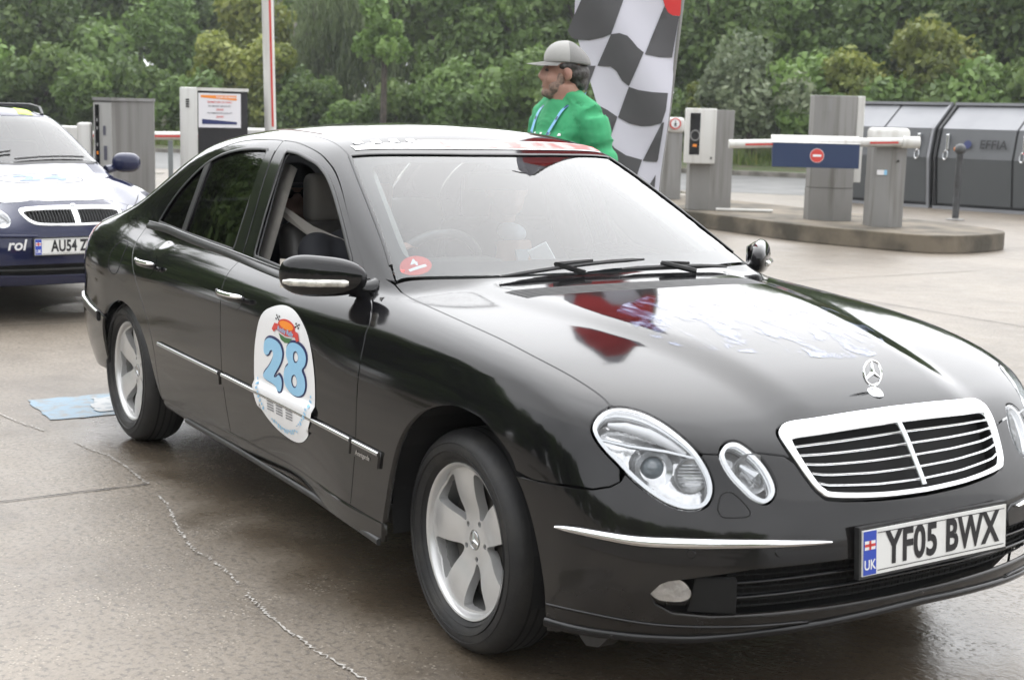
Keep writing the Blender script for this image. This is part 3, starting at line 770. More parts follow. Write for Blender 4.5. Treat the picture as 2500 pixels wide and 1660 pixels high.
# rear window and boot
rwb = TP(cr([(-3.36, -.615), (-3.42, -.4), (-3.45, 0)], 5))
rwh = cat(rre[::-1], cpl[1:], rwb[1:])
B.panel('rear_window', np.concatenate([rwh, mir(rwh)[::-1][1:-1]]), (-.4, 0, .9), M_tint, car, h=.06, inset=.006, flange=0, off=-.004)
bl = cat(TP([(-3.46, 0), (-3.43, -.4), (-3.37, -.62)]), bootside, RR([(-.62, .86), (-.60, .66), (-.4, .645), (0, .64)]))
B.panel('boot_lid', np.concatenate([bl, mir(bl)[::-1][1:-1]]), (-.72, 0, .7), M_black, car, h=.05, inset=.0022, flange=.015)
# tail lamps and rear bumper
tl = cat(TP([(-3.50, -.765)]), S([(-3.465, .858), (-3.475, .76), (-3.50, .665)]), RR([(-.64, .66), (-.64, .86)]))
B.panel('tail_lamp', tl, (-.7, -.7, .1), M_red, car, h=.03, inset=.003, flange=.012, both=True)
rb = cat(S(RA[:14]), S([(-3.25, .56), (-3.45, .595), (-3.56, .61)]), RR([(-.62, .635), (-.3, .63), (0, .63), (0, .26), (-.5, .25)]), S([(-3.4, .25)]))
B.panel('rear_bumper', rb, (-.62, -.78, 0), M_black, car, h=.03, inset=.002, flange=.012, both=True)
rbt = cat(S([(-3.16, .520), (-3.3, .535), (-3.45, .55), (-3.58, .555)]), RR([(-.66, .56), (-.5, .56)]))
B.strip('bumper_moulding', resample(rbt, .03)[:-14], None, .045, .010, M_trim, car, both=True)
B.strip('bumper_chrome', resample(rbt + [0, 0, .02], .03)[:-14], None, .012, .014, M_chrome_s, car, both=True)
# sills
sl_o = S([(-.33, .300), (-.9, .297), (-1.6, .288), (-2.41, .267), (-2.42, .232), (-1.6, .232), (-.9, .236), (-.325, .245)])
B.panel('sill', sl_o, (0, -1, -.1), M_black, car, h=.03, inset=.002, flange=.02, both=True)
B.strip('sill_moulding', resample(S([(-.33, .246), (-.9, .238), (-1.6, .234), (-2.41, .234)]), .05)[:-45], None, .020, .012, M_trim, car, both=True)

# --- front bumper
cutters = lampcut + [gr_cut]
lg = cat(FR([(0, .425), (-.29, .432), (-.531, .428), (-.647, .408), (-.70, .396)]), np.array([(.682, -.713, .387), (.664, -.730, .360), (.672, -.717, .335), (.694, -.683, .314)]), FR([(-.603, .306), (-.413, .307), (-.113, .306), (0, .306)]))
lg_full = np.concatenate([lg, mir(lg)[::-1][1:-1]])
fb = cat(FR([(0, .60), (-.30, .60), (-.387, .672), (-.445, .681), (-.545, .682), (-.585, .684)]), np.array([[.664, -.691, .600], [.58, -.745, .645]]), S([(.578, .618), (.565, .605), (.533, .594), (.429, .587), (.36, .583)]), S(FA2), S([(.50, .235)]),
         FR([(-.75, .232), (-.6, .238), (-.4, .252), (-.2, .262), (0, .268)]))
B.panel('front_bumper', fb, (.74, -.67, .05), M_black, car, cut=cutters + [lg], h=.022, inset=.0022, flange=.02, both=True)
B.panel('lower_grille', lg_full, (1, 0, 0), M_dark, car, inset=-.01, flange=0, off=-.06, h=.05)
for zz in (.345, .385):
    yl = np.linspace(-.62, .62, 31) if zz > .36 else np.linspace(-.60, .60, 31)
    B.strip('intake_slat', FR([(a, zz + .012 * (1 - (a / .6) ** 2)) for a in yl]), None, .008, .010, M_gloss, car, off=-.030)
MB().box(.56, .64, -.66, .66, .27, .45).build('intake_back', M_dark, car)
# mesh inside the intake
mb = MB()
for i, a in enumerate(np.arange(-.58, .585, .022)):
    q = FR([(a, .318), (a, .424 - .02 * abs(a))]); mb.tube([q[0] - [.045, 0, 0], q[1] - [.045, 0, 0]], .0028, 4)
for zz in np.arange(.322, .42, .016):
    q = FR([(a, zz) for a in np.linspace(-.56, .56, 15)]); mb.tube([p - np.array([.043, 0, 0]) for p in q], .0028, 4)
mb.build('intake_mesh', M_dark, car)
# lip spoiler line, rubbing strips with chrome, fog lamps
lipl = cat(S([(.450, .296), (.557, .297)]), FR([(-.733, .287), (-.639, .284), (-.5, .282), (-.36, .281)]))
B.strip('lip_seam', resample(cr(lipl, 4), .03)[:-10], None, .007, .005, M_gloss, car, both=True)
lip = cat(S([(.448, .252), (.53, .250)]), FR([(-.76, .248), (-.70, .248), (-.6, .251), (-.4, .264), (-.2, .273), (0, .279)]))
lipc = cr(lip, 4); lipf = np.concatenate([lipc, mir(lipc)[::-1][1:]])
B.strip('front_lip', lipf, None, .022, .010, M_gloss, car)
trim = cat(S([(.455, .494), (.526, .505)]), FR([(-.761, .500), (-.68, .502), (-.595, .503), (-.45, .496), (-.324, .488), (-.297, .471), (-.303, .435), (-.40, .437), (-.532, .440), (-.62, .440), (-.694, .440), (-.762, .446)]), S([(.554, .459), (.477, .472)]))
B.panel('bumper_moulding', trim, (.74, -.67, 0), M_gloss, car, h=.02, inset=.001, flange=.009, off=.007, both=True)
chr_t = cat(S([(.462, .497), (.526, .500)]), FR([(-.761, .4955), (-.68, .4965), (-.595, .497), (-.45, .492), (-.335, .487)]))
cl = cr(chr_t, 4); wv = .026 * np.sin(np.linspace(.12, math.pi - .10, len(cl))) ** .6
B.strip('bumper_chrome', cl - np.array([0, 0, .006]), None, wv, .016, M_chrome, car, off=.001, both=True)
fogO = cr([(.664, -.730, .360), (.682, -.713, .384), (.710, -.678, .394), (.723, -.656, .372), (.724, -.652, .351), (.708, -.671, .337), (.676, -.712, .339)], 3, True)
B.panel('fog_lamp', fogO, LAMP_D, M_lens, car, inset=0, flange=0, off=-.004, both=True, h=.015)
B.panel('fog_reflector', fogO, LAMP_D, M_refl, car, inset=0, flange=0, off=-.022, both=True, h=.015)
fs_o = cat(FR([(-.648, .404)]), np.array([(.724, -.650, .352)]), FR([(-.655, .318), (-.55, .312), (-.56, .40)]))
B.panel('fog_surround', fs_o, (.8, -.6, 0), M_dark, car, inset=0, flange=.02, off=-.012, both=True, h=.03)
wfl = cr([(.730, -.590, .574), (.723, -.576, .597), (.725, -.561, .603), (.733, -.547, .600), (.751, -.531, .581), (.765, -.522, .562), (.768, -.529, .551), (.756, -.561, .549), (.744, -.586, .551), (.735, -.592, .562)], 3, True)
q = np.vstack([wfl, wfl[:1]])
B.strip('washer_cover', q, None, .0035, .0012, M_dark, car, both=True)
for yy in (-.47, -.66):
    c = FR([(yy, .468)])[0]; n = B.grad(c[None])[0]
    for s_ in (1, -1):
        Mx = Matrix.Translation(Vector((c[0], s_ * c[1], c[2])) + Vector((n[0], s_ * n[1], n[2])) * .008) @ Vector((n[0], s_ * n[1], n[2])).to_track_quat('Z', 'Y').to_matrix().to_4x4()
        MB().lathe([(0, .002), (.009, .002), (.011, 0), (.011, -.01)], 20, Mx).build('parking_sensor', M_gloss, car, True)

# --- headlamps
def lamp_parts(outl, name, parts):
    lens = B.panel('headlamp_lens' if name == 'o' else 'inner_headlamp_lens', outl, LAMP_D, M_lens, car, inset=0, flange=0, off=.001, both=True, h=.02)
    d, u, v = basis(LAMP_D)
    p2 = np.stack([outl @ u, outl @ v], 1); c2 = p2.mean(0)
    inner = outl + ((inset_poly(p2, .009) - p2) @ np.stack([u, v]))
    inner2 = outl + ((inset_poly(p2, .006) - p2) @ np.stack([u, v]))
    for s_ in (0, 1): pass
    bz = B.panel('lamp_bezel', inner2 * 0 + outl, LAMP_D, M_bezel, car, cut=[inner], inset=0, flange=.03, off=-.004, both=True, h=.015)
    bw = B.panel('lamp_bowl', outl, LAMP_D, M_refl, car, inset=0, flange=0, off=-.055, both=True, h=.02)
lamp_parts(lampO, 'o', None); lamp_parts(lampI, 'i', None)
Dn = Vector(LAMP_D).normalized()
def on_lamp(y, z, depth):
    p = FR([(y, z)])[0]
    return Vector((p[0], p[1], p[2])) - Vector((.75, -.62, .2)).normalized() * depth
for s_ in (1, -1):
    def put(mb_, name, m, sm=True):
        o = mb_.build(name, m, car, sm)
        if s_ == -1:
            for v in o.data.vertices: v.co.y = -v.co.y
            o.data.flip_normals()
        return o
    def axisM(c, ax=(.86, -.46, .12)):
        return Matrix.Translation(c) @ Vector(ax).normalized().to_track_quat('Z', 'Y').to_matrix().to_4x4()
    c = on_lamp(-.700, .648, .060)
    put(MB().lathe([(.030, -.02), (.032, .012), (.046, .020), (.047, .010), (.058, -.012)], 32, axisM(c)), 'projector_ring', M_bezel)
    put(MB().lathe([(0, .022), (.012, .020), (.022, .013), (.029, .002), (.030, -.006)], 28, axisM(c)), 'projector_lens', mat('projector_glass', (.12, .15, .17), .04, 0, .9, coat=1))
    c = on_lamp(-.628, .638, .052)
    put(MB().lathe([(0, .004), (.018, .006), (.032, .012), (.040, .022), (.042, .018)], 32, axisM(c)), 'high_beam_reflector', M_refl)
    for k in range(7):
        zz = -.024 + k * .008; hw = math.sqrt(max(.034 ** 2 - zz ** 2, 1e-6))
        Mx = axisM(c)
        put(MB().tube([Mx @ Vector((-hw, zz, .020)), Mx @ Vector((hw, zz, .020))], .0016, 4), 'lamp_rib', M_bezel)
    # indicator compartment along the top of the lamp
    ln = [Vector(q) - Vector((.75, -.5, .45)).normalized() * .028 for q in ((.495, -.742, .742), (.525, -.712, .740), (.570, -.675, .728), (.612, -.645, .708), (.645, -.620, .688))]
    put(MB().tube(ln, [.006, .012, .014, .012, .006], 10), 'indicator_reflector', M_white)
    ln = [on_lamp(-.775, .705, .02), on_lamp(-.73, .695, .025), on_lamp(-.66, .686, .025), on_lamp(-.60, .672, .016)]
    put(MB().tube(ln, [.004, .006, .006, .004], 6), 'lamp_divider', M_bezel)
    # inner lamp
    c = on_lamp(-.495, .640, .052)
    put(MB().lathe([(.010, -.012), (.030, .0), (.044, .020), (.050, .026)], 32, axisM(c, (.92, -.36, .12))), 'high_beam_reflector', M_refl)
    put(MB().tube([c + Vector((.0, -.025, .02)), c + Vector((.03, -.005, .0)), c + Vector((.03, .012, -.025))], [.008, .015, .006], 8), 'bulb_shield', M_bezel)

# --- radiator grille
GD = (1, 0, .25)
B.panel('grille_frame', grO, GD, M_chrome, car, cut=[grI], h=.02, inset=0, flange=.014, off=.009)
B.panel('grille_back', grO, GD, M_dark, car, inset=.004, flange=0, off=-.045, h=.04)
for k in range(5):
    f = (k + .75) / 5.5
    zl = []
    for a in np.linspace(-1, 1, 25):
        hw = np.interp(f, [0, .3, 1], [.358, .350, .318]) * a
        zt_ = np.interp(abs(hw), grI_h[::-1][:, 0] * -1 if False else [0, .15, .29, .36], [.717, .714, .709, .702]); zb_ = np.interp(abs(hw), [0, .15, .295, .34], [.571, .575, .587, .60])
        zl.append((hw, zt_ + (zb_ - zt_) * f))
    B.strip('grille_slat', FR(zl), None, .0075, .014, M_chrome, car, off=-.012)
B.strip('grille_bar', FR([(0, z_) for z_ in np.linspace(.716, .577, 12)]), None, .016, .016, M_chrome_s, car, off=-.008)
# bonnet star
sb = TP([(.645, 0)])[0]
st = Vector(sb) + Vector((0, 0, .006)); tilt = Matrix.Rotation(math.radians(-12), 4, 'Y')
MB().lathe([(0, .010), (.010, .009), (.020, .003), (.024, -.004)], 28, Matrix.Translation(Vector(sb)) @ Matrix.Rotation(math.radians(14), 4, 'Y')).build('star_base', M_chrome, car, True)
sc = Vector(sb) + Vector((-.012, 0, .047)); R_ = .032
ringM = Matrix.Translation(sc) @ Matrix.Rotation(math.radians(78), 4, 'Y')
mb = MB()
prof = [(R_ + .0032 * math.cos(t), .0032 * math.sin(t)) for t in np.linspace(0, 2 * math.pi, 9)[:-1]]
mb.lathe(prof, 40, ringM, closed=True)
for k in range(3):
    a = math.radians(90 + 120 * k)
    tip = Vector((math.sin(math.radians(0)) * 0, math.cos(a) * R_, math.sin(a) * R_))
    rot = Matrix.Rotation(math.radians(-12), 3, 'Y')
    mb.tube([sc, sc + rot @ (tip * .5), sc + rot @ tip], [.006, .0045, .002], 6)
mb.tube([Vector(sb), sc + Vector((.006, 0, -R_))], [.005, .003], 6)
mb.build('star_emblem', M_chrome, car, True)

# --- side mouldings and handles
mo_t = [(-2.315, .532), (-1.544, .524), (-.95, .512), (-.379, .497)]
MO = Body(lambda P: F_saloon(P) - .010 * sstep(.452, .462, P[..., 2]) * (1 - sstep(.535, .545, P[..., 2])) * sstep(-2.34, -2.31, P[..., 0]) * (1 - sstep(-.375, -.355, P[..., 0])))
def molpiece(x0, x1):
    tz = lambda x: np.interp(x, [-2.315, -1.544, -.95, -.379], [.532, .524, .512, .497])
    xs = np.linspace(x0, x1, 12)
    o = S(np.concatenate([[(x, tz(x)) for x in xs], [(x, tz(x) - .050) for x in xs[::-1]]]))
    B.panel('side_moulding', o, (0, -1, 0), M_black, car, h=.03, inset=.002, flange=.010, off=.009, both=True)
    B.strip('side_moulding_chrome', S([(x, tz(x) - .008) for x in np.linspace(x0 + .004, x1 - .004, 25)]), None, .013, .007, M_chrome_s, car, off=.006, both=True)
molpiece(-2.31, -1.63); molpiece(-1.605, -.56); molpiece(-.548, -.375)
flat_text('side_badge', 'Avantgarde', S([(-.47, .468)])[0] + [0, -.0115, 0], (1, 0, 0), (0, .02, 1), .020, M_chrome_s, car, bold=.0004)
for (x0, x1, z0) in ((-2.60, -2.365, .822), (-1.635, -1.405, .806)):
    for s_ in (1, -1):
        xs = np.linspace(x0, x1, 15); c = S([(x, z0) for x in xs])
        rec = S([(x0 + .045 + .07 * (1 + math.cos(a)), z0 - .004 + .042 * math.sin(a)) for a in np.linspace(0, 2 * math.pi, 25)[:-1]])
        bow = .010 + .030 * np.sin(np.linspace(0.05, math.pi - .05, 15)) ** .6
        pts = [Vector((p[0], s_ * (p[1] - b_), p[2] + .006)) for p, b_ in zip(c, bow)]
        mb = MB(); mb.tube(pts, [.008] + [.0125] * 13 + [.008], 10); o = mb.build('door_handle', M_black, car, True)
        mb = MB(); mb.tube([p + Vector((0, -s_ * .006, .008)) for p in pts], [.004] + [.0085] * 13 + [.004], 8); mb.build('handle_chrome', M_chrome, o, True)
    B.panel('handle_recess', rec, (0, -1, 0), M_gloss, car, inset=0, flange=0, off=.0008, both=True, h=.02)
ff = S(cr([(-2.97, .87), (-3.0, .80), (-2.96, .745), (-2.88, .745), (-2.845, .80), (-2.87, .87)], 4, True))
q = np.vstack([ff, ff[:1]])
B.strip('fuel_flap', q, None, .004, .0012, M_dark, car)

# --- wheels
def make_wheel():
    root = bpy.data.objects.new('wheel', None); COL.objects.link(root); root.parent = car
    R0 = .3235
    tp = [(.222, .055), (.228, .078), (.245, .096), (.268, .104), (.290, .100), (.306, .088), (.315, .074), (.3205, .060), (.3235, .035), (.3238, 0),
          (.3235, -.035), (.3205, -.060), (.315, -.074), (.306, -.088), (.290, -.1), (.268, -.104), (.245, -.096), (.228, -.078), (.222, -.055)]
    o = MB().lathe(tp, 96).build('tyre', M_rub, root, True, 60)
    mb = MB()
    for gz in (-.045, -.016, .016, .045):
        mb.lathe([(.3243, gz - .004), (.3243, gz + .004)], 64)
    mb.build('tread_groove', M_dark, o)
    mb = MB()
    for rr_ in (.262, .238, .285):
        mb.lathe([(rr_ - .0015, .1005 if rr_ != .238 else .092), (rr_, .1065 if rr_ == .262 else (.0945 if rr_ == .238 else .1033)), (rr_ + .0015, .1005 if rr_ != .238 else .095)], 64)
    mb.build('sidewall_rib', M_rub, o, True)
    rim = MB().lathe([(.206, .030), (.211, .060), (.215, .074), (.220, .080), (.2255, .081), (.2275, .077), (.222, .066)], 80).build('rim', M_alloy, root, True, 50)
    MB().lathe([(.206, .045), (.198, .02), (.190, -.04), (.19, -.09)], 64).build('rim_barrel', mat('rim_barrel_grey', (.20, .20, .195), .45, .6), rim, True)
    # face with five windows
    disc = np.array([(.212 * math.cos(a), .212 * math.sin(a)) for a in np.linspace(0, 2 * math.pi, 81)[:-1]])
    cuts = []
    for k in range(5):
        a0 = math.radians(90 + 36 + 72 * k)
        pp = []
        for (r_, da) in [(.070, 0), (.072, 4), (.084, 8.5), (.118, 13.5), (.155, 17), (.188, 19), (.197, 18.5), (.202, 15.5), (.203, 0)]:
            pp.append((r_, da))
        pp = pp + [(r_, -da) for r_, da in pp[::-1][1:-1]]
        q = [(r_ * math.cos(a0 + math.radians(da)), r_ * math.sin(a0 + math.radians(da))) for r_, da in pp]
        cuts.append(cr(q, 2, True))
        a1 = math.radians(90 + 36 + 72 * k)
        cuts.append(np.array([(.056 * math.cos(a1) + .0085 * math.cos(b), .056 * math.sin(a1) + .0085 * math.sin(b)) for b in np.linspace(0, 2 * math.pi, 13)[:-1]]))
    v2, T = tri2d(disc, cuts, .011)
    r = np.hypot(v2[:, 0], v2[:, 1]); th = np.arctan2(v2[:, 1], v2[:, 0])
    zprof = cs([0, .03, .06, .11, .16, .212], [.044, .044, .043, .055, .064, .066])
    # crown across each spoke
    ph = (np.degrees(th) - 90) % 72; ph = np.minimum(ph, 72 - ph)
    z = zprof(r) - .0045 * (ph / 20) ** 2 * sstep(.06, .11, r)
    V = np.stack([v2[:, 0], v2[:, 1], z], 1)
    bd = boundary(T); V = list(V); Fc = [tuple(t) for t in T]; mp = {}
    for a, b in bd:
        for i in (a, b):
            if i not in mp:
                mp[i] = len(V); V.append((V[i][0], V[i][1], V[i][2] - .030))
        Fc.append((b, a, mp[a], mp[b]))
    me = bpy.data.meshes.new('spokes'); me.from_pydata([tuple(map(float, v)) for v in V], [], [tuple(map(int, f)) for f in Fc])
    me.polygons.foreach_set('use_smooth', [True] * len(me.polygons)); me.set_sharp_from_angle(angle=math.radians(32))
    link('spokes', me, M_alloy, rim)
    cap = MB().lathe([(0, .046), (.022, .046), (.030, .044), (.0335, .038)], 32).build('hub_cap', M_chrome_s, rim, True)
    mb = MB()
    for k in range(3):
        a = math.radians(90 + 120 * k)
        mb.tube([(0, 0, .047), (.026 * math.cos(a), .026 * math.sin(a), .0465)], [.005, .0015], 4)
    mb.lathe([(.024, .0465), (.0255, .0475), (.027, .0465)], 32)
    mb.build('hub_star', M_bezel, rim, True)
    MB().lathe([(.075, .012), (.168, .012), (.168, -.010), (.075, -.010)], 48, closed=True).build('brake_disc', M_steel, root, True, 30)
    MB().lathe([(0, .02), (.075, .02), (.078, -.02)], 32).build('hub', M_dark, root)
    return root
wheel = make_wheel()
def copy_tree(o, parent):
    c = o.copy(); COL.objects.link(c); c.parent = parent
    for ch in list(o.children): copy_tree(ch, c)
    return c
wheels = [wheel] + [copy_tree(wheel, car) for _ in range(3)]
for wl_, (x, y, st_, spin) in zip(wheels, ((-.04, -.742, -1.0, 12), (-2.89, -.76, 0, -18), (-.04, .742, -1.0, 30), (-2.89, .76, 0, 5))):
    # local z points outwards
    ax = Vector((0, -1 if y < 0 else 1, 0))
    R_ = Matrix.Rotation(math.radians(st_), 4, 'Z') @ ax.to_track_quat('Z', 'Y').to_matrix().to_4x4() @ Matrix.Rotation(math.radians(spin), 4, 'Z')
    wl_.matrix_local = Matrix.Translation((x, y, .310)) @ R_ @ Matrix.Scale(.958, 4)
    # arch liner
    mb = MB(); n = 20; r0 = .372 if x > -1 else .325; cz = .335 if x > -1 else .29; ox = .055 if x > -1 else .09
    ys = (y + (.13 if x > -1 else .10) * np.sign(y), y - .22 * np.sign(y))
    ring = []
    for yy in ys:
        ring.append([mb.bm.verts.new((x + ox + r0 * math.cos(a), yy, cz + r0 * math.sin(a))) for a in np.linspace(math.radians(-12 if x > -1 else 4), math.radians(192 if x > -1 else 176), n)])
    for k in range(n - 1): mb.bm.faces.new((ring[0][k], ring[0][k + 1], ring[1][k + 1], ring[1][k]))
    mb.bm.faces.new(ring[1])
    mb.build('arch_liner', M_dark, car)
mb = MB(); mb.box(-3.7, .62, -.52, .52, .20, .30); mb.box(-2.40, -.40, -.80, .80, .24, .30); mb.build('underbody', M_dark, car)
MB().prism([(.3, -.70), (.62, -.66), (.74, -.4), (.79, 0), (.74, .4), (.62, .66), (.3, .70)], 'z', .272, .286).build('undertray', M_dark, car)
MB().prism([(.43, .26), (.47, .208), (.50, .192), (.55, .204), (.60, .25)], 'y', -.79, -.74).build('air_deflector', M_trim, car)

# --- mirrors
def mirror_parts():
    c = Vector((-.795, -.893, .960))
    mb = MB()
    rr = bmesh.ops.create_uvsphere(mb.bm, u_segments=44, v_segments=26, radius=1)
    f = lambda t, e: math.copysign(abs(t) ** e, t)
    for v in rr['verts']:
        p = v.co.copy()
        x = f(p.x, .9) * (.058 if p.x > 0 else .034); y = f(p.y, .70) * .104; z = f(p.z, .82) * .0625
        z *= 1 - .12 * (y / .104)
        v.co = c + Vector((x + y * .85, y, z))
    return mb, c
M_ind = mat('clear_indicator', (.80, .78, .72), .14, .35, noise=(34, (.45, .44, .40), .42, .6), coat=1.)
for s_ in (1, -1):
    mb, c = mirror_parts(); o = mb.build('door_mirror', M_black, car, True, 80)
    mb2 = MB(); pts = []
    for a in np.linspace(-.100, .045, 14):
        dx = .058 * max(1 - (abs(a) / .104) ** 2.6, 0.02) ** .45
        pts.append(c + Vector((dx + a * .85 + .001, a, -.016 + .004 * a / .1)))
    mb2.tube(pts, [.007] + [.0125] * 12 + [.007], 10); q = mb2.build('mirror_indicator', M_ind, o, True)
    mb3 = MB(); mb3.tube([c + Vector((.05, .075, -.030)), c + Vector((.065, .105, -.040)), c + Vector((.060, .150, -.040))], [.032, .026, .036], 12); r_ = mb3.build('mirror_arm', M_black, o, True)
    mb4 = MB(); mb4.prism([(c.x - .115, c.y - .09), (c.x + .04, c.y + .09), (c.x + .036, c.y + .094), (c.x - .119, c.y - .086)], 'z', c.z - .045, c.z + .045); g_ = mb4.build('mirror_glass', M_chrome, o)
    if s_ == -1:
        for ob in (o, q, r_, g_):
            for v in ob.data.vertices: v.co.y = -v.co.y
            ob.data.flip_normals()
# --- wipers
wt = lambda x, y, o_: TP([(x, y)])[0] + np.array([.46, 0, .89]) * o_
for (a, b, piv) in (((-.515, -.43), (-.555, .16), (-.50, -.13)), ((-.49, .02), (-.53, .50), (-.47, .30))):
    ln = [wt(a[0] + (b[0] - a[0]) * t, a[1] + (b[1] - a[1]) * t, .014) for t in np.linspace(0, 1, 9)]
    o = MB().tube(ln, [.004] + [.007] * 7 + [.004], 6).build('wiper_blade', M_trim, car, True)
    MB().tube([wt(piv[0] + .02, piv[1], .01), ln[3] + np.array([0, 0, .012]), ln[5] + np.array([0, 0, .010])], [.010, .009, .005], 6).build('wiper_arm', M_trim, o, True)

# --- number plates
def plate(O, U, W, txt, m, parent, w=.52, h=.111, tsx=.76, tsz=.112):
    O, U, W = (np.array(q, float) for q in (O, U, W)); N = np.cross(U, W)
    def rect(u0, u1, w0, w1, o_, mm, nm, par):
        return mesh(nm, [O + a * U + b * W + N * o_ for a, b in ((u0, w0), (u1, w0), (u1, w1), (u0, w1))], [(0, 1, 2, 3)], mm, par)
    V = []
    for o_ in (-.012, 0):
        V += [O + a * U + b * W + N * o_ for a, b in ((-w / 2, -h / 2), (w / 2, -h / 2), (w / 2, h / 2), (-w / 2, h / 2))]
    p = mesh('number_plate', V, [(3, 2, 1, 0), (4, 5, 6, 7), (0, 1, 5, 4), (1, 2, 6, 5), (2, 3, 7, 6), (3, 0, 4, 7)], m, parent)
    fr_ = mesh('plate_holder', [O + a * U + b * W + N * o_ for o_ in (-.02, -.004) for a, b in ((-w / 2 - .007, -h / 2 - .008), (w / 2 + .007, -h / 2 - .008), (w / 2 + .007, h / 2 + .008), (-w / 2 - .007, h / 2 + .008))], [(3, 2, 1, 0), (4, 5, 6, 7), (0, 1, 5, 4), (1, 2, 6, 5), (2, 3, 7, 6), (3, 0, 4, 7)], M_trim, p)
    rect(-w / 2 + .002, -w / 2 + .046, -h / 2 + .002, h / 2 - .002, .0008, M_blue, 'plate_band', p)
    flat_text('plate_text', 'UK', O + U * (-w / 2 + .024) + W * -.030 + N * .0014, U, W, .034, M_white, p, bold=.0006, sx=.85)
    rect(-w / 2 + .006, -w / 2 + .042, .008, .030, .0013, M_white, 'plate_flag', p)
    rect(-w / 2 + .006, -w / 2 + .042, .0155, .0225, .0018, M_ored, 'plate_flag', p)
    rect(-w / 2 + .0205, -w / 2 + .0275, .008, .030, .0018, M_ored, 'plate_flag', p)
    flat_text('plate_text', txt, O + U * .025 + N * .0012, U, W, tsz, M_ink, p, bold=.0036, spacing=1.04, sx=tsx)
    for b in (-.046, .046): rect(-w / 2 + .05, w / 2 - .008, b - .001, b + .001, .0012, M_ink, 'plate_line', p)
    return p
tl_ = math.radians(4)
plate((.880, 0, .450), (0, 1, 0), (-math.sin(tl_), 0, math.cos(tl_)), 'YF05 BWX', M_plate, car)
# ------------------------------------------------------------------ stickers on the saloon
stO = S(cr([(-1.198, .812), (-1.268, .775), (-1.305, .688), (-1.312, .590), (-1.300, .515), (-1.254, .455), (-1.16, .415), (-1.05, .398), (-.96, .402), (-.890, .430), (-.843, .49), (-.825, .565), (-.845, .663), (-.905, .757), (-1.0, .812), (-1.10, .828)], 4, True))
sticker = MO.panel('door_sticker', stO, (0, -1, 0), M_white, car, h=.03, inset=0, flange=0, off=.0022)[0]
def drape(name, V2, Fc, m, c, sx=1., rot=0., off=.003, parent=None, bd=MO):
    a = math.radians(rot); V2 = np.array(V2, float) * [sx, 1]
    x = c[0] + V2[:, 0] * math.cos(a) - V2[:, 1] * math.sin(a); z = c[1] + V2[:, 0] * math.sin(a) + V2[:, 1] * math.cos(a)
    P = bd.side(np.stack([x, z], 1)); P[:, 1] -= off
    return mesh(name, P, Fc, m, parent if parent else sticker)
def dpoly(name, pts, m, off, parent=None):
    v2, T = tri2d(np.array(pts, float), (), .02); return drape(name, v2, T, m, (0, 0), off=off, parent=parent)
# fat cartoon digits, dark outline below, light blue on top
two = [(-.070, .055), (-.066, .100), (-.040, .130), (0, .138), (.040, .126), (.062, .090), (.060, .045), (.045, .005), (.022, -.040), (.012, -.068), (.030, -.062), (.044, -.045), (.062, -.055), (.070, -.085), (.062, -.128), (.040, -.138), (.028, -.118), (.0, -.110), (-.045, -.108), (-.066, -.098), (-.060, -.075), (-.030, -.030), (-.008, .015), (.0, .050), (-.008, .072), (-.022, .066), (-.032, .044), (-.048, .030), (-.064, .036)]
eight = [(0, .140), (.040, .128), (.064, .095), (.064, .050), (.046, .012), (.066, -.022), (.074, -.070), (.058, -.115), (.020, -.140), (-.022, -.138), (-.058, -.112), (-.072, -.068), (-.064, -.020), (-.044, .012), (-.062, .050), (-.062, .095), (-.040, .128)]
h1 = [(0.0, .098), (.014, .085), (.018, .060), (.010, .040), (-.004, .036), (-.015, .055), (-.014, .085)]; h2 = [(0, -.030), (.016, -.045), (.020, -.075), (.010, -.098), (-.006, -.098), (-.018, -.075), (-.015, -.045)]
for pts, holes, c in ((two, [], (-1.150, .630)), (eight, [h1, h2], (-.977, .640))):
    P2 = cr(np.array(pts) * [1.14, .60], 3, True); H2 = [cr(np.array(q) * [1.14, .60], 3, True) for q in holes]
    big = inset_poly(P2, -.006) + [.004, .003]
    v2, T = tri2d(big, [inset_poly(q, .004) for q in H2], .02); drape('digit_outline', v2, T, M_navyink, c, off=.0034, rot=-3)
    v2, T = tri2d(P2, H2, .02); drape('digit', v2, T, M_lblue, c, off=.0046, rot=-3)
# rally badge above the digits
bc = (-1.06, .760)
el = lambda a, b, n=24: [(a * math.cos(t), b * math.sin(t)) for t in np.linspace(0, 2 * math.pi, n, endpoint=False)]
def bpoly(nm, pts, m, off, rot=-3):
    pts = [(x * 1.05, y * .68) for x, y in pts]; a = math.radians(rot); q = [(bc[0] + x * math.cos(a) - y * math.sin(a), bc[1] + x * math.sin(a) + y * math.cos(a)) for x, y in pts]
    dpoly(nm, q, m, off)
bpoly('badge_shield', [(x, y + .008) for x, y in el(.062, .034)], M_ored, .0034)
bpoly('badge_oval', [(x, y + .014) for x, y in el(.050, .019)], M_orng, .0044)
bpoly('badge_ribbon', [(-.10, -.030), (-.085, .004), (-.06, .006), (0, -.008), (.06, .006), (.085, .004), (.10, -.030), (.082, -.040), (.07, -.022), (0, -.036), (-.07, -.022), (-.082, -.040)], M_ored, .0052)
bpoly('badge_leaves', [(-.05, -.036), (0, -.044), (.05, -.036), (.03, -.062), (0, -.070), (-.03, -.062)], M_green, .0034)
for sx_ in (-1, 1):
    for i in range(3):
        for j in range(3):
            if (i + j) % 2: continue
            bpoly('badge_check', [(sx_ * (.055 + .010 * i), .020 + .008 * j), (sx_ * (.065 + .010 * i), .022 + .008 * j), (sx_ * (.066 + .010 * i), .030 + .008 * j), (sx_ * (.056 + .010 * i), .028 + .008 * j)], M_ink, .0034)
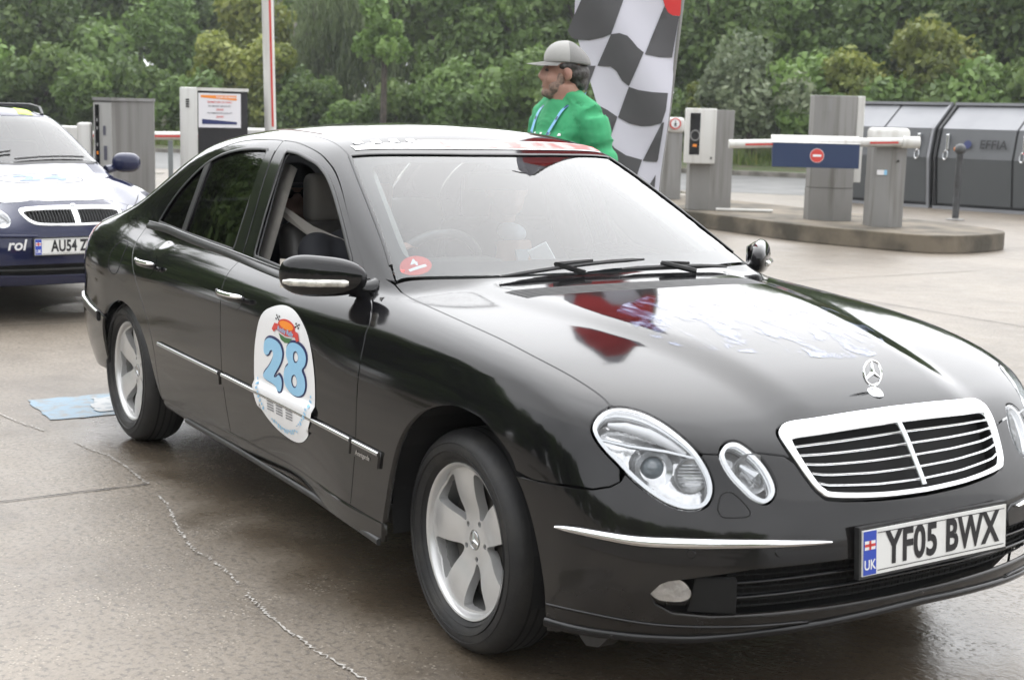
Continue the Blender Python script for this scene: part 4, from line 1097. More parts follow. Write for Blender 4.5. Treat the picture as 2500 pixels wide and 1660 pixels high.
V2, Fc = text_mesh('Rocky Rally', .022, .0005); drape('badge_text', V2, Fc, M_lblue, (bc[0], bc[1] - .010), 1.15, -3, .0062)
# blurred small print under the digits and a blue rim of lettering
for k, (cx, cz) in enumerate(((-1.152, .490), (-1.080, .488), (-1.0, .488))):
    for r_ in range(4):
        w = .027; dpoly('small_print', [(cx - w, cz + .014 - .009 * r_), (cx + w, cz + .014 - .009 * r_), (cx + w, cz + .009 - .009 * r_), (cx - w, cz + .009 - .009 * r_)], mat('grey_ink', (.22, .22, .23), .5) if k + r_ == 0 else bpy.data.materials['grey_ink'], .0034)
for k in range(34):
    a = math.radians(196 + k * 4.6); r1, r2 = .875, .945 - .03 * (k % 3 == 0)
    p = lambda r_, da: (-1.068 + .243 * r_ * math.cos(a + da), .612 + .212 * r_ * math.sin(a + da))
    dpoly('rim_lettering', [p(r1, -.024), p(r2, -.024), p(r2, .02), p(r1, .02)], M_lblue, .0034)
# sun strip along the front edge of the roof, disc in the windscreen corner, film on the bonnet
def top_drape(nm, pts, m, off, parent=car, h=.03):
    v2, T = tri2d(np.array(pts, float), (), h); P = TP(v2); N = B.grad(P); P = P + N * off
    return mesh(nm, P, T, m, parent, normals=N)
yy = np.linspace(-.52, .54, 30)
fx = lambda y: -1.222 - .078 * (abs(y) / .556) ** 2
M_pale = mat('pale_film', (.62, .60, .60), .3, noise=(30, (.80, .80, .80), .4, .55)); M_palered = mat('faded_red_film', (.66, .16, .15), .3, noise=(14, (.75, .45, .43), .45, .6))
strip_ = top_drape('roof_strip', [(fx(y) - .035, y) for y in yy] + [(fx(y) - .105 + .03 * (y < -.3), y) for y in yy[::-1]], M_pale, .002)
top_drape('strip_red', [(fx(y) - .045, y) for y in yy[9:]] + [(fx(y) - .095, y) for y in yy[9:][::-1]], M_palered, .0035, strip_)
for k in range(7):
    y = -.50 + k * .032
    for j in range(2):
        if (k + j) % 2: top_drape('strip_check', [(fx(y) - .05 - .03 * j, y), (fx(y) - .05 - .03 * j, y + .03), (fx(y) - .08 - .03 * j, y + .03), (fx(y) - .08 - .03 * j, y)], M_white, .0035, strip_)
ddisc = lambda r_, cx=0., cy=0.: [(-.676 - .86 * (cx + r_ * math.sin(t)), -.632 + cy + r_ * math.cos(t)) for t in np.linspace(0, 2 * math.pi, 28, endpoint=False)]
od = top_drape('screen_disc', ddisc(.052), M_ored, -.0046, car, .02)
V2, Fc = text_mesh('4', .05, .001); P = TP(np.stack([-.676 - .86 * (.014 + V2[:, 1]), -.632 + V2[:, 0]], 1)); P = P - B.grad(P) * .0038; mesh('disc_text', P, Fc, M_white, od)
top_drape('disc_bar', [(-.676 - .86 * b, -.632 + a) for a, b in ((-.03, -.022), (.03, -.022), (.03, -.008), (-.03, -.008))], M_white, -.0038, od, .02)
# clear puckered bonnet film; pale blue-white patches paint in print and sky glints
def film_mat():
    m = bpy.data.materials.new('print_glint_film'); m.use_nodes = True
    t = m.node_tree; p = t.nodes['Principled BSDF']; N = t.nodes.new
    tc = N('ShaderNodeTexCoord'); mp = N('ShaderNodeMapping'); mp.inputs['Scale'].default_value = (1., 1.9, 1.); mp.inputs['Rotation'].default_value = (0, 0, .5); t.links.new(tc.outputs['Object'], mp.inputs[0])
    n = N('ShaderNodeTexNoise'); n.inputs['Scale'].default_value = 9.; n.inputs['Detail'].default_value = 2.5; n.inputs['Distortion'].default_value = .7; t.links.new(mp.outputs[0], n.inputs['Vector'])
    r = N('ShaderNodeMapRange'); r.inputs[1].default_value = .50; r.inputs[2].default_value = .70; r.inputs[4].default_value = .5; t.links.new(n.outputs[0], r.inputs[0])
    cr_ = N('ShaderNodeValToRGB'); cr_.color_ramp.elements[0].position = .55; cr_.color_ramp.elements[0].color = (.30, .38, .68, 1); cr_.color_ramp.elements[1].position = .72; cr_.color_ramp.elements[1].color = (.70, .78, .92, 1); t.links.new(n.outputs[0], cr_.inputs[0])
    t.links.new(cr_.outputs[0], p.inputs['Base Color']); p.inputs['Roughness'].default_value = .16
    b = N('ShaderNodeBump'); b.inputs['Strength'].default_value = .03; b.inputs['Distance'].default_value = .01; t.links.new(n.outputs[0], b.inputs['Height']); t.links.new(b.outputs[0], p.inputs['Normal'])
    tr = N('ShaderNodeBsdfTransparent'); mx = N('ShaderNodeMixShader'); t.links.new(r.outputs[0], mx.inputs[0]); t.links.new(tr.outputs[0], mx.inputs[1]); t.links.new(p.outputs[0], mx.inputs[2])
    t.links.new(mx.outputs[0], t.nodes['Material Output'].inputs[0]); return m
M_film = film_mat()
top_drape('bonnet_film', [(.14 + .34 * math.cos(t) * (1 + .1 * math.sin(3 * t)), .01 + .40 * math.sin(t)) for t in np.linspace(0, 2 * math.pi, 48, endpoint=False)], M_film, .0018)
# ------------------------------------------------------------------ cabin
MB().box(-3.3, -.45, -.70, .70, .30, .34).build('floor', M_dark, car)
for s_ in (-1, 1):
    MB().box(-2.9, -.62, s_ * .735, s_ * .775, .34, .90, .01).build('door_lining', M_seat, car)
hl = TP([(-1.25, -.45), (-1.8, -.47), (-2.4, -.45), (-2.75, -.43), (-2.75, .43), (-2.4, .45), (-1.8, .47), (-1.25, .45)])
B.panel('headlining', hl, (0, 0, 1), M_liner, car, h=.06, inset=0, flange=0, off=-.030)
bp_ = S([(-1.82, 1.29), (-1.70, 1.29), (-1.655, 1.10), (-1.635, .93), (-1.66, .60), (-1.86, .60), (-1.86, .93), (-1.85, 1.10)])
B.panel('pillar_lining', bp_, (0, -1, 0), M_liner, car, h=.04, inset=0, flange=.03, off=-.055, both=True)
for s_ in (1, -1):
    q = [TP([(a, s_ * b)])[0] for a, b in ((-.72, -.66), (-.95, -.605), (-1.15, -.555), (-1.28, -.52))]
    MB().tube([Vector(p) - Vector((.02, -s_ * .03, .045)) for p in q], .028, 8).build('pillar_lining', M_liner, car, True)
dash = MB().prism([(-.50, .90), (-.62, .945), (-.78, .955), (-.92, .93), (-.98, .86), (-.95, .70), (-.85, .55), (-.5, .5)], 'y', -.68, .68, .02).build('dashboard', M_seat, car, True, 35)
MB().prism([(-.80, .95), (-.86, .985), (-.96, .985), (-1.0, .95)], 'y', -.52, -.20, .01).build('instrument_hood', M_seat, dash, True, 35)
swc = Vector((-1.06, -.36, .90)); swM = Matrix.Translation(swc) @ Matrix.Rotation(math.radians(-62), 4, 'Y')
mb = MB(); mb.lathe([(.185 + .016 * math.cos(t), .016 * math.sin(t)) for t in np.linspace(0, 2 * math.pi, 11)[:-1]], 48, swM, closed=True)
mb.lathe([(0, -.01), (.055, -.008), (.07, -.02)], 20, swM)
for a in (0, 180, 270): mb.tube([swM @ Vector((.05 * math.cos(math.radians(a + 90)), .05 * math.sin(math.radians(a + 90)), -.015)), swM @ Vector((.185 * math.cos(math.radians(a + 90)), .185 * math.sin(math.radians(a + 90)), 0))], .014, 6)
mb.build('steering_wheel', M_seat, car, True)
mm_v = MB(); mm_v.box(-1.24, -1.21, -.13, .13, 1.19, 1.255, .008); mm_v.build('rear_view_mirror', M_trim, car)
def seat(x, y, w=.50):
    mb = MB(); mb.box(x - .05, x + .48, y - w / 2, y + w / 2, .48, .62, .05); o = mb.build('seat_cushion', M_seat, car, True, 60)
    mb = MB(); mb.prism([(x - .02, .56), (x + .10, .58), (x - .06, 1.02), (x - .10, 1.05), (x - .18, 1.03), (x - .14, .70)], 'y', y - w / 2, y + w / 2, .035); mb.build('seat_back', M_seat, o, True, 60)
    mb = MB(); rr2 = bmesh.ops.create_cube(mb.bm, size=1)
    for v in rr2['verts']: v.co = Vector((x - .155 + v.co.x * .10, y + v.co.y * .27, 1.13 + v.co.z * .19))
    bmesh.ops.bevel(mb.bm, geom=list(mb.bm.edges), offset=.045, segments=4, profile=.6, affect='EDGES')
    h_ = mb.build('headrest', M_rest, o, True, 80)
    for dy in (-.06, .06): MB().tube([(x - .15, y + dy, 1.0), (x - .152, y + dy, 1.07)], .006, 6).build('headrest_post', M_chrome_s, h_)
seat(-1.645, -.36); seat(-1.68, .36)
mb = MB(); mb.box(-2.75, -2.25, -.66, .66, .50, .64, .05); mb.prism([(-2.62, .60), (-2.55, .62), (-2.78, 1.05), (-2.92, 1.05)], 'y', -.66, .66, .03); mb.build('rear_bench', M_seat, car, True, 60)
mb = MB(); mb.box(-3.4, -2.85, -.62, .62, .93, .96); mb.build('parcel_shelf', M_seat, car)
# ------------------------------------------------------------------ people
M_skin = mat('skin', (.40, .225, .165), .5, noise=(9, (.34, .165, .125), .42, .68), bump=(120, .08))
M_skin_d = mat('skin_in_shade', (.24, .13, .095), .55, noise=(9, (.20, .10, .07), .42, .68))  # darker copy of the skin, the cabin's shade put into its colour
M_suit = mat('dark_suit', (.012, .013, .018), .85, bump=(200, .1))
M_shirt = mat('pale_shirt', (.50, .55, .62), .8, bump=(200, .1))
M_hair = mat('dark_hair', (.025, .021, .018), .6, noise=(50, (.10, .095, .09), .45, .7), bump=(90, .5))

def blob(name, parts, voxel, m, parent, smooth=6, fine=None):
    """parts: ('b', centre, radii, euler) ellipsoids and ('t', points, radii) limbs, fused into one continuous skin"""
    mb = MB()
    for p in parts:
        if p[0] == 'b':
            Mx = None
            if len(p) > 3 and p[3] is not None:
                from mathutils import Euler
                Mx = Euler([math.radians(a) for a in p[3]]).to_matrix()
            mb.ball(p[1], p[2], 20, Mx)
        else:
            P = cr(p[1], 4); R = cr(np.array(p[2])[:, None], 4)[:, 0]
            mb.tube(P, list(R), 12)
    o = mb.build(name, None, parent)
    r = o.modifiers.new('r', 'REMESH'); r.mode = 'VOXEL'; r.voxel_size = voxel; r.use_smooth_shade = True
    s = o.modifiers.new('s', 'SMOOTH'); s.factor = .5; s.iterations = smooth
    bpy.context.view_layer.update()
    dg = bpy.context.evaluated_depsgraph_get()
    me = bpy.data.meshes.new_from_object(o.evaluated_get(dg)); me.name = name
    o.modifiers.clear(); old = o.data; o.data = me; bpy.data.meshes.remove(old)
    me.materials.clear(); me.materials.append(m)
    me.polygons.foreach_set('use_smooth', [True] * len(me.polygons))
    return o

def seated(x, y, label, turn=0., cap=None, glasses=False, arms=None, skin=M_skin, tie=False, sz=1.0, headz=1.18, knee=.36):
    """person on a car seat whose hip is at (x, y)"""
    root = thing('person', label, 'person', (x, y, .60), 0, 'people sitting in the black saloon car')
    H = Vector((-.10, 0, headz - .60))
    t = math.radians(turn)
    Rt = Matrix.Rotation(t, 3, 'Z')
    hp = lambda a: tuple(H + Rt @ Vector(a))
    head = [('b', tuple(H), (.092, .076, .115), (0, 0, turn)), ('b', hp((.03, 0, -.055)), (.062, .060, .060), (0, 0, turn)), ('b', hp((.090, 0, -.015)), (.020, .014, .022), None),
            ('b', hp((.085, 0, -.068)), (.018, .028, .013), None), ('b', hp((-.005, .078, -.01)), (.018, .010, .030), None), ('b', hp((-.005, -.078, -.01)), (.018, .010, .030), None),
            ('t', [tuple(H + Vector((-.03, 0, -.08))), tuple(H + Vector((-.05, 0, -.19)))], [.055, .062]),
            ('t', [(-.16, 0, .33), (-.08, 0, .02)], [.15, .14])]
    legs = []
    for s_ in (-1, 1):
        legs += [('t', [(-.06, s_ * .09, .04), (knee, s_ * .12, .06), (knee + .14, s_ * .12, -.18)], [.085, .062, .045])]
    hands = []
    for (sh, el_, ha) in arms or []:
        hands += [('t', [el_, ha], [.038, .026])]
        ha = Vector(ha); d = (ha - Vector(el_)).normalized()
        sd_ = d.cross(Vector((0, 0, 1))).normalized(); up_ = sd_.cross(d)
        hands += [('b', tuple(ha + d * .035), (.040, .036, .024), None)]
        for k, (off, ln) in enumerate(((-.030, .055), (-.010, .065), (.010, .062), (.028, .050))):
            b0 = ha + d * .06 + sd_ * off; hands += [('t', [tuple(b0), tuple(b0 + d * ln * .55 + up_ * .004), tuple(b0 + d * ln * .75 - up_ * .022)], [.010, .009, .007])]
        b0 = ha + d * .02 + sd_ * .038; hands += [('t', [tuple(b0), tuple(b0 + d * .025 + sd_ * .022), tuple(b0 + d * .055 + sd_ * .020)], [.011, .010, .008])]
    body = blob('body', head + legs + hands, .0075, skin, root, 3)
    torso = [('b', (-.11, 0, .12), (.15, .19, .19), None), ('b', (-.15, 0, .30), (.13, .21, .15), None)]
    for s_ in (-1, 1): torso += [('b', (-.15, s_ * .19, .35), (.075, .075, .075), None)]
    for (sh, el_, ha) in arms or []:
        torso += [('t', [sh, el_, tuple(Vector(el_).lerp(Vector(ha), .85))], [.068, .055, .042])]
    blob('jacket', torso, .013, M_suit, root, 5)
    mb = MB(); mb.ball((-.085, 0, .385), (.075, .075, .045), 16); mb.build('shirt_collar', M_shirt, root, True)
    MB().prism([(-.035, .33), (.035, .33), (.0, .18)], 'x', .018, .03).build('shirt_front', M_shirt, root)
    if tie: MB().prism([(-.018, .35), (.018, .35), (.028, .16), (0, .13), (-.028, .16)], 'x', .03, .042).build('tie', M_ink, root)
    if cap:
        mb = MB(); mb.ball(hp((-.012, 0, .045)), (.100, .086, .085), 20, Rt); mb.build('cap' if cap != 'hair' else 'hair', M_suit if cap != 'hair' else M_hair, root, True)
        if cap != 'hair':
            mb = MB(); mb.ball(hp((.105, 0, .045)), (.075, .070, .010), 16, Rt); mb.build('cap_peak', M_suit, root, True)
    if glasses:
        mb = MB()
        for s_ in (-1, 1): mb.ball(hp((.082, s_ * .033, .010)), (.012, .028, .020), 12, Rt)
        mb.tube([hp((.088, -.03, .012)), hp((.088, .03, .012))], .004, 5)
        for s_ in (-1, 1): mb.tube([hp((.075, s_ * .06, .012)), hp((.0, s_ * .079, .012))], .003, 5)
        mb.build('sunglasses', M_gloss, root, True)
    for i, (sh, el_, ha) in enumerate(arms or []):
        e2 = Vector(el_).lerp(Vector(ha), .82); MB().tube([e2, Vector(el_).lerp(Vector(ha), .97)], [.042, .038], 12).build('shirt_cuff', M_white, root, True)
    return root
seated(-1.42, -.36, 'driver in a dark jacket with one hand on the steering wheel', 8, 'hair', False, [((-.13, -.20, .33), (.10, -.25, .14), (.355, -.155, .365)), ((-.13, .20, .33), (.06, .24, .12), (.30, .12, .30))], headz=1.17)
seated(-1.62, .36, 'front passenger in a dark jacket with white cuffs holding a phone', -14, 'hair', False, [((-.13, -.20, .33), (.12, -.26, .10), (.40, -.16, .27)), ((-.13, .20, .33), (.12, .24, .10), (.36, .08, .22))], headz=1.17)
seated(-1.985, -.405, 'rear passenger in a dark cap and sunglasses with a tie behind the driver', -22, 'cap', True, None, M_skin_d, True, headz=1.125, knee=.16)
ph_ = MB().box(-.04, .04, -.004, .004, -.08, .08, .004).build('phone', M_white); ph_.location = (-1.17, .19, .92); ph_.rotation_euler = (.3, -.5, .9); tag(ph_, 'white phone held up by the front passenger', 'phone')
sbelt = mesh('seat_belt', [(-1.79, -.665, 1.155), (-1.79, -.66, 1.11), (-1.62, -.545, 1.04), (-1.60, -.55, .99), (-1.38, -.40, .955), (-1.37, -.41, .895)], [(0, 1, 3, 2), (2, 3, 5, 4)], mat('belt_webbing', (.30, .28, .255), .7), car)
# ------------------------------------------------------------------ the navy estate car waiting behind
M_navy = paint_mat('navy_paint', (.007, .011, .045), .15)
M_neon = mat('neon_yellow_tape', (.62, .85, .05), .5)
J_w = cs([-3.6, -2.7, -1.4, -.4, 0, .35, .6, .8], [.84, .885, .895, .89, .885, .86, .80, .70])
J_hood = cs([-.8, -.45, -.1, .3, .55, .70, .80], [1.01, .985, .955, .90, .845, .79, .73])
J_roof = cs([-3.5, -2.6, -1.8, -1.3, -1.0], [1.37, 1.425, 1.435, 1.42, 1.38])
J_front = cs([.2, .35, .50, .60, .70, .80], [.80, .845, .855, .84, .81, .74])
def F_estate(P):
    x = P[..., 0]; y = np.abs(P[..., 1]); z = P[..., 2]
    w = J_w(x); u = z - .55
    side = y - (w - .35 * np.maximum(-u, 0) ** 2 - .10 * np.maximum(u, 0) ** 2 - 8. * np.maximum(z - .74, 0) ** 3)
    yc = .50 - .20 * sstep(-.5, .75, x)
    zh = J_hood(x) - .04 * (y / .7) ** 2 - .05 * sstep(-.08, .16, y - yc) * sstep(-.4, .5, x) - .02 * sstep(-.1, .1, y - yc)
    # rounded wing crown above each headlamp
    zh = zh + .030 * np.exp(-((y - .62) / .13) ** 2) * sstep(-.5, .3, x)
    L = smax(side, z - zh, .06)
    L = smax(L, x - (J_front(z) - .17 * (y / .75) ** 2.4 - .5 * np.maximum(y - .5, 0) ** 2), .07)
    L = smax(L, -3.72 - x, .08); L = smax(L, .22 - z, .04)
    v = z - .95
    gs = y - (.775 - .02 * sstep(-1.3, -.5, x) - .40 * v - .1 * v * v)
    ws = (x + .40) * .50 + (z - .975) * .866 + .10 * y * y + .05 * v * v
    rf = z - (J_roof(x) - .045 * (y / .6) ** 2)
    rw = -(x + 3.62) * .85 + (z - 1.0) * .5
    G = np.maximum(smax(gs, smax(smax(ws, rf, .05), rw, .06), .06), .80 - z)
    return smin(L, G, .015)
J = Body(F_estate)
JS, JT, JF = J.side, J.top, J.front
est = thing('estate_car', 'navy blue estate car with a white bonnet waiting behind the black saloon', 'car', (-7.25, -.12, 0), math.radians(5.0))
jell = lambda cy, cz, a, b, rot=0., n=28: [(cy + a * math.cos(t) * math.cos(rot) - b * math.sin(t) * math.sin(rot), cz + a * math.cos(t) * math.sin(rot) + b * math.sin(t) * math.cos(rot)) for t in np.linspace(0, 2 * math.pi, n, endpoint=False)]
jl_o = JF(jell(-.640, .715, .078, .070)); jl_i = JF(jell(-.480, .700, .062, .058))
jgh = cr([(0, .772), (-.18, .771), (-.305, .762), (-.343, .746), (-.340, .715), (-.305, .673), (-.23, .656), (0, .651)], 4)
jgo = JF(np.concatenate([jgh, (jgh * [-1, 1])[::-1][1:-1]]))
def jhalf(s0):
    q = cr([(s0 * .016, .757), (s0 * .18, .756), (s0 * .30, .748), (s0 * .330, .735), (s0 * .325, .712), (s0 * .29, .680), (s0 * .22, .666), (s0 * .016, .662)], 3); return JF(q)
jgr, jgl = jhalf(-1), jhalf(1)
jls = [jl_o, jl_i]; jcut = jls + [mir(q) for q in jls] + [jgo]
M_pgrey = mat('pale_grey_ink', (.15, .155, .17), .6); M_pblue = mat('pale_blue_ink', (.20, .27, .38), .6); M_wvin = mat('matt_white_vinyl', (.50, .50, .52), .6)
# bonnet with white vinyl
jshut = JT(cr([(-.62, -.72), (-.3, -.735), (0, -.72), (.25, -.66), (.42, -.58), (.52, -.52)], 4)); jhr = JT(cr([(-.62, -.72), (-.52, -.5), (-.43, 0)], 5))
jh = cat(jhr[::-1], jshut[1:], JF([(-.50, .745), (-.40, .79), (-.25, .795), (0, .80)]))
J.panel('bonnet', np.concatenate([jh, mir(jh)[::-1][1:-1]]), (.4, 0, .9), M_navy, est, cut=jcut, h=.04, inset=.003, flange=.015)
wv_ = cat(JT(cr([(-.44, 0), (-.50, -.4), (-.545, -.555), (-.3, -.585), (0, -.55), (.25, -.475), (.42, -.42)], 5)), JF([(-.385, .785), (-.30, .797), (-.15, .802), (0, .804)]))
vin = J.panel('bonnet_vinyl', np.concatenate([wv_, mir(wv_)[::-1][1:-1]]), (.4, 0, .9), M_wvin, est, h=.04, inset=0, flange=0, off=.002)[0]
ov = JT([(.10 + .17 * math.cos(t), .30 * math.sin(t)) for t in np.linspace(0, 2 * math.pi, 48)])
J.strip('vinyl_ring', ov, None, .012, .003, M_pgrey, vin, off=.003)
for t_, yy_ in (('4', .10), ('2', -.10)):
    V2, Fc = text_mesh(t_, .26, .01); P = JT(np.stack([.10 + V2[:, 1] * -1., yy_ + V2[:, 0] * -1.2 * -1], 1)); P[:, 2] += .006
    mesh('vinyl_digit', P, Fc, M_pblue, vin)
# wings, bumper, sides
jw = cat(JS([(-.60, .93), (-.60, .75), (-.60, .30), (-.34, .30)]), JS(cr([(-.34, .30), (-.335, .45), (-.25, .60), (-.1, .685), (.03, .70), (.16, .665), (.27, .58)], 4)), JS([(.40, .60), (.52, .62)]), JF([(-.60, .62), (-.52, .66), (-.50, .745)]), jshut[::-1])
J.panel('wing', jw, (.2, -.78, .6), M_navy, est, cut=jls, h=.035, inset=.003, flange=.015, both=True)
jlow = JF(np.concatenate([cr([(0, .40), (-.40, .398), (-.56, .385), (-.62, .36), (-.60, .335), (-.40, .325), (0, .322)], 3), cr([(0, .322), (.40, .325), (.60, .335), (.62, .36), (.56, .385), (.40, .398), (0, .40)], 3)[1:-1]]))
jb = cat(JF([(0, .80), (-.40, .79), (-.50, .745), (-.52, .66), (-.60, .62)]), JS([(.52, .62), (.40, .60), (.27, .58), (.36, .45), (.40, .30), (.44, .25)]), JF([(-.72, .25), (-.4, .255), (0, .26)]))
J.panel('front_bumper', jb, (.76, -.64, .1), M_navy, est, cut=jls + [jgo, jlow], h=.03, inset=.002, flange=.015, both=True)
J.panel('lower_intake', jlow, (1, 0, 0), M_dark, est, inset=-.01, flange=0, off=-.05, h=.05)
J.strip('intake_bar', JF([(a, .36) for a in np.linspace(-.58, .58, 21)]), None, .014, .012, M_trim, est, off=-.02)
J.strip('bumper_strip', cat(JF([(-.28, .585), (-.5, .588)]), JS([(.55, .59), (.42, .585)])), None, .022, .010, M_navy, est, both=True)
# grille in two halves with chrome surround
J.panel('grille_frame', jgo, (1, 0, .2), M_chrome, est, cut=[jgr, jgl], h=.03, inset=0, flange=.02, off=.008)
J.panel('grille_back', jgo, (1, 0, .2), M_dark, est, inset=.004, flange=0, off=-.03, h=.05)
for k in range(32):
    y_ = -.318 + .636 * k / 31
    if abs(y_) < .02: continue
    zt_ = np.interp(abs(y_), [0, .2, .33], [.755, .752, .735]); zb_ = np.interp(abs(y_), [0, .2, .29, .33], [.664, .668, .684, .715])
    if zt_ - zb_ < .01: continue
    J.strip('grille_slat', JF([(y_, zt_), (y_, .5 * (zt_ + zb_)), (y_, zb_)]), None, .007, .012, M_trim, est, off=-.012)
MB().lathe([(0, .008), (.018, .007), (.024, 0)], 20, Matrix.Translation(Vector(JF([(0, .768)])[0]) + Vector((.006, 0, 0))) @ Matrix.Rotation(math.radians(85), 4, 'Y')).build('badge', M_chrome_s, est, True)
# lamps
M_orl = mat('orange_indicator', (.75, .22, .02), .2, coat=1.)
for q, dep_ in ((jl_o, .045), (jl_i, .040)):
    J.panel('headlamp_lens', q, (.8, -.55, .2), M_lens, est, inset=0, flange=0, off=.001, both=True, h=.025)
    J.panel('lamp_bowl', q, (.8, -.55, .2), M_refl, est, inset=0, flange=0, off=-dep_, both=True, h=.025)
    cc = q.mean(0)
    inn = cc + (q - cc) * .86
    J.panel('lamp_bezel', q, (.8, -.55, .2), M_bezel, est, cut=[inn], inset=0, flange=.03, off=-.003, both=True, h=.02)
for s_ in (1, -1):
    c = JF([(-.690, .725)])[0]; MB().ball((c[0] - .035, s_ * c[1], c[2]), (.02, .022, .02), 12).build('indicator_bulb', M_orl, est, True)
    c = JF([(-.640, .712)])[0]; MB().ball((c[0] - .035, s_ * c[1], c[2]), (.022, .028, .028), 14).build('lamp_projector', mat('lamp_glow', (.9, .85, .75), .1, .2), est, True)
# glasshouse
jap = JT(cr([(-.60, -.715), (-.8, -.66), (-1.0, -.605), (-1.2, -.555)], 4)); jrf = JT(cr([(-1.2, -.555), (-1.13, -.3), (-1.10, 0)], 4))
jwb = JT(cr([(-.60, -.715), (-.53, -.5), (-.45, 0)], 4))
jwh = cat(jwb[::-1], jap[1:], jrf[1:])
J.panel('windscreen', np.concatenate([jwh, mir(jwh)[::-1][1:-1]]), (.5, 0, .87), M_ws, est, h=.05, inset=.004, flange=0, off=-.003)
q = np.concatenate([jwb[::-1], mir(jwb)[1:]]); J.strip('windscreen_base', q, None, .05, .004, M_trim, est)
jsm = JT(cr([(-1.2, -.555), (-1.8, -.56), (-2.6, -.555), (-3.3, -.54)], 4)); jre = JT([(-3.33, -.3), (-3.34, 0)])
jro = cat(jrf[::-1], jsm[1:], jre)
J.panel('roof', np.concatenate([jro, mir(jro)[::-1][1:-1]]), (0, 0, 1), M_navy, est, h=.06, inset=.002, flange=.012)
tape = JT([(-1.16, .28), (-1.17, .40), (-1.6, .46), (-1.6, .36)]); J.panel('roof_tape', tape, (0, 0, 1), M_neon, est, h=.05, inset=0, flange=0, off=.003)
jdt = cr([(-.62, .95), (-.75, 1.03), (-.95, 1.15), (-1.15, 1.25), (-1.4, 1.33), (-1.8, 1.355), (-2.6, 1.345), (-3.35, 1.28), (-3.5, 1.05), (-3.55, .95)], 4)
jw1 = JS(cr([(-.95, .97), (-1.0, 1.08), (-1.15, 1.2), (-1.35, 1.29), (-1.6, 1.315), (-1.68, 1.31), (-1.66, .97)], 3, True)); jw2 = JS([(-1.78, 1.31), (-2.5, 1.30), (-2.45, .97), (-1.75, .97)]); jw3 = JS([(-2.58, 1.295), (-3.2, 1.24), (-3.35, .98), (-2.53, .97)])
jsd = cat(JS(jdt), JS([(-3.6, .8), (-3.62, .3), (-3.15, .28)]), JS(cr([(-3.12, .30), (-3.06, .52), (-2.9, .64), (-2.71, .69), (-2.52, .64), (-2.36, .52), (-2.32, .30)], 4)), JS([(-1.6, .27), (-.60, .28), (-.60, .75)]))
J.panel('body_side', jsd, (0, -1, .15), M_navy, est, cut=[jw1, jw2, jw3], h=.045, inset=.002, flange=.015, both=True)
jpl = cat(JS(jdt[:17]), jap[::-1][:-1][::1])
J.panel('roof_rail_panel', cat(JS(jdt[:33]), jsm[::-1], jap[::-1]), (0, -.7, .7), M_navy, est, h=.04, inset=.001, flange=.012, both=True)
for g_ in (jw1, jw2, jw3): J.panel('side_window', g_, (0, -1, .1), M_tint, est, inset=-.006, flange=0, off=-.007, both=True, h=.06)
MB().prism([(-3.70, .3), (-3.70, .95), (-3.35, 1.33), (-3.30, 1.33), (-3.6, .95), (-3.6, .3)], 'y', -.68, .68).build('tailgate', M_navy, est)
mb = MB(); mb.box(-3.5, .5, -.62, .62, .22, .33); mb.box(-2.2, -.45, -.78, .78, .25, .32); mb.build('underbody', M_dark, est)
jd = MB().prism([(-.48, .94), (-.75, .97), (-.92, .93), (-.9, .6), (-.5, .55)], 'y', -.66, .66, .02).build('dashboard', mat('pale_dash', (.16, .155, .15), .7), est, True)
for yy_ in (-.36, .36): MB().box(-1.75, -1.6, yy_ - .24, yy_ + .24, .5, 1.15, .05).build('seat', M_seat, est, True)
for s_ in (1, -1):
    # roof rails, mirrors, wipers
    ln = [(-1.25, .50), (-1.35, .515), (-1.6, .525), (-2.4, .525), (-3.1, .51)]
    hgt = [.0, .045, .055, .055, .0]
    MB().tube([Vector(JT([(a, s_ * b)])[0]) + Vector((0, 0, h_)) for (a, b), h_ in zip(ln, hgt)], .013, 8).build('roof_rail', M_trim, est, True)
    c = Vector((-.70, s_ * .965, 1.005)); mb = MB(); rr3 = bmesh.ops.create_uvsphere(mb.bm, u_segments=28, v_segments=16, radius=1)
    for v in rr3['verts']:
        p = v.co; f = lambda t, e: math.copysign(abs(t) ** e, t)
        v.co = c + Vector((f(p.x, .9) * (.075 if p.x > 0 else .03) - abs(f(p.y, .8) * .0), f(p.y, .75) * .115, f(p.z, .8) * .078))
    mm = mb.build('door_mirror', M_navy, est, True, 80)
    MB().tube([c + Vector((-.01, -s_ * .08, -.04)), (-.68, s_ * .79, .95)], [.03, .035], 8).build('mirror_arm', M_navy, mm, True)
for (a, b) in (((-.50, -.55), (-.60, .02)), ((-.50, .02), (-.60, .58))):
    ln = [JT([(a[0] + (b[0] - a[0]) * t, a[1] + (b[1] - a[1]) * t)])[0] + [.006, 0, .012] for t in np.linspace(0, 1, 7)]
    MB().tube(ln, .008, 6).build('wiper_blade', M_trim, est, True)
plate((JF([(0, .52)])[0][0] + .022, -.07, .520), (0, 1, 0), (0, 0, 1), 'AU54 ZTR', M_plate, est, .50, .105, .68, .104)
flat_text('bumper_text', 'rol', JF([(-.42, .53)])[0] + [.012, 0, 0], np.array((.30, .95, 0)), (0, 0, 1), .10, M_white, est, bold=.002, shear=.2)
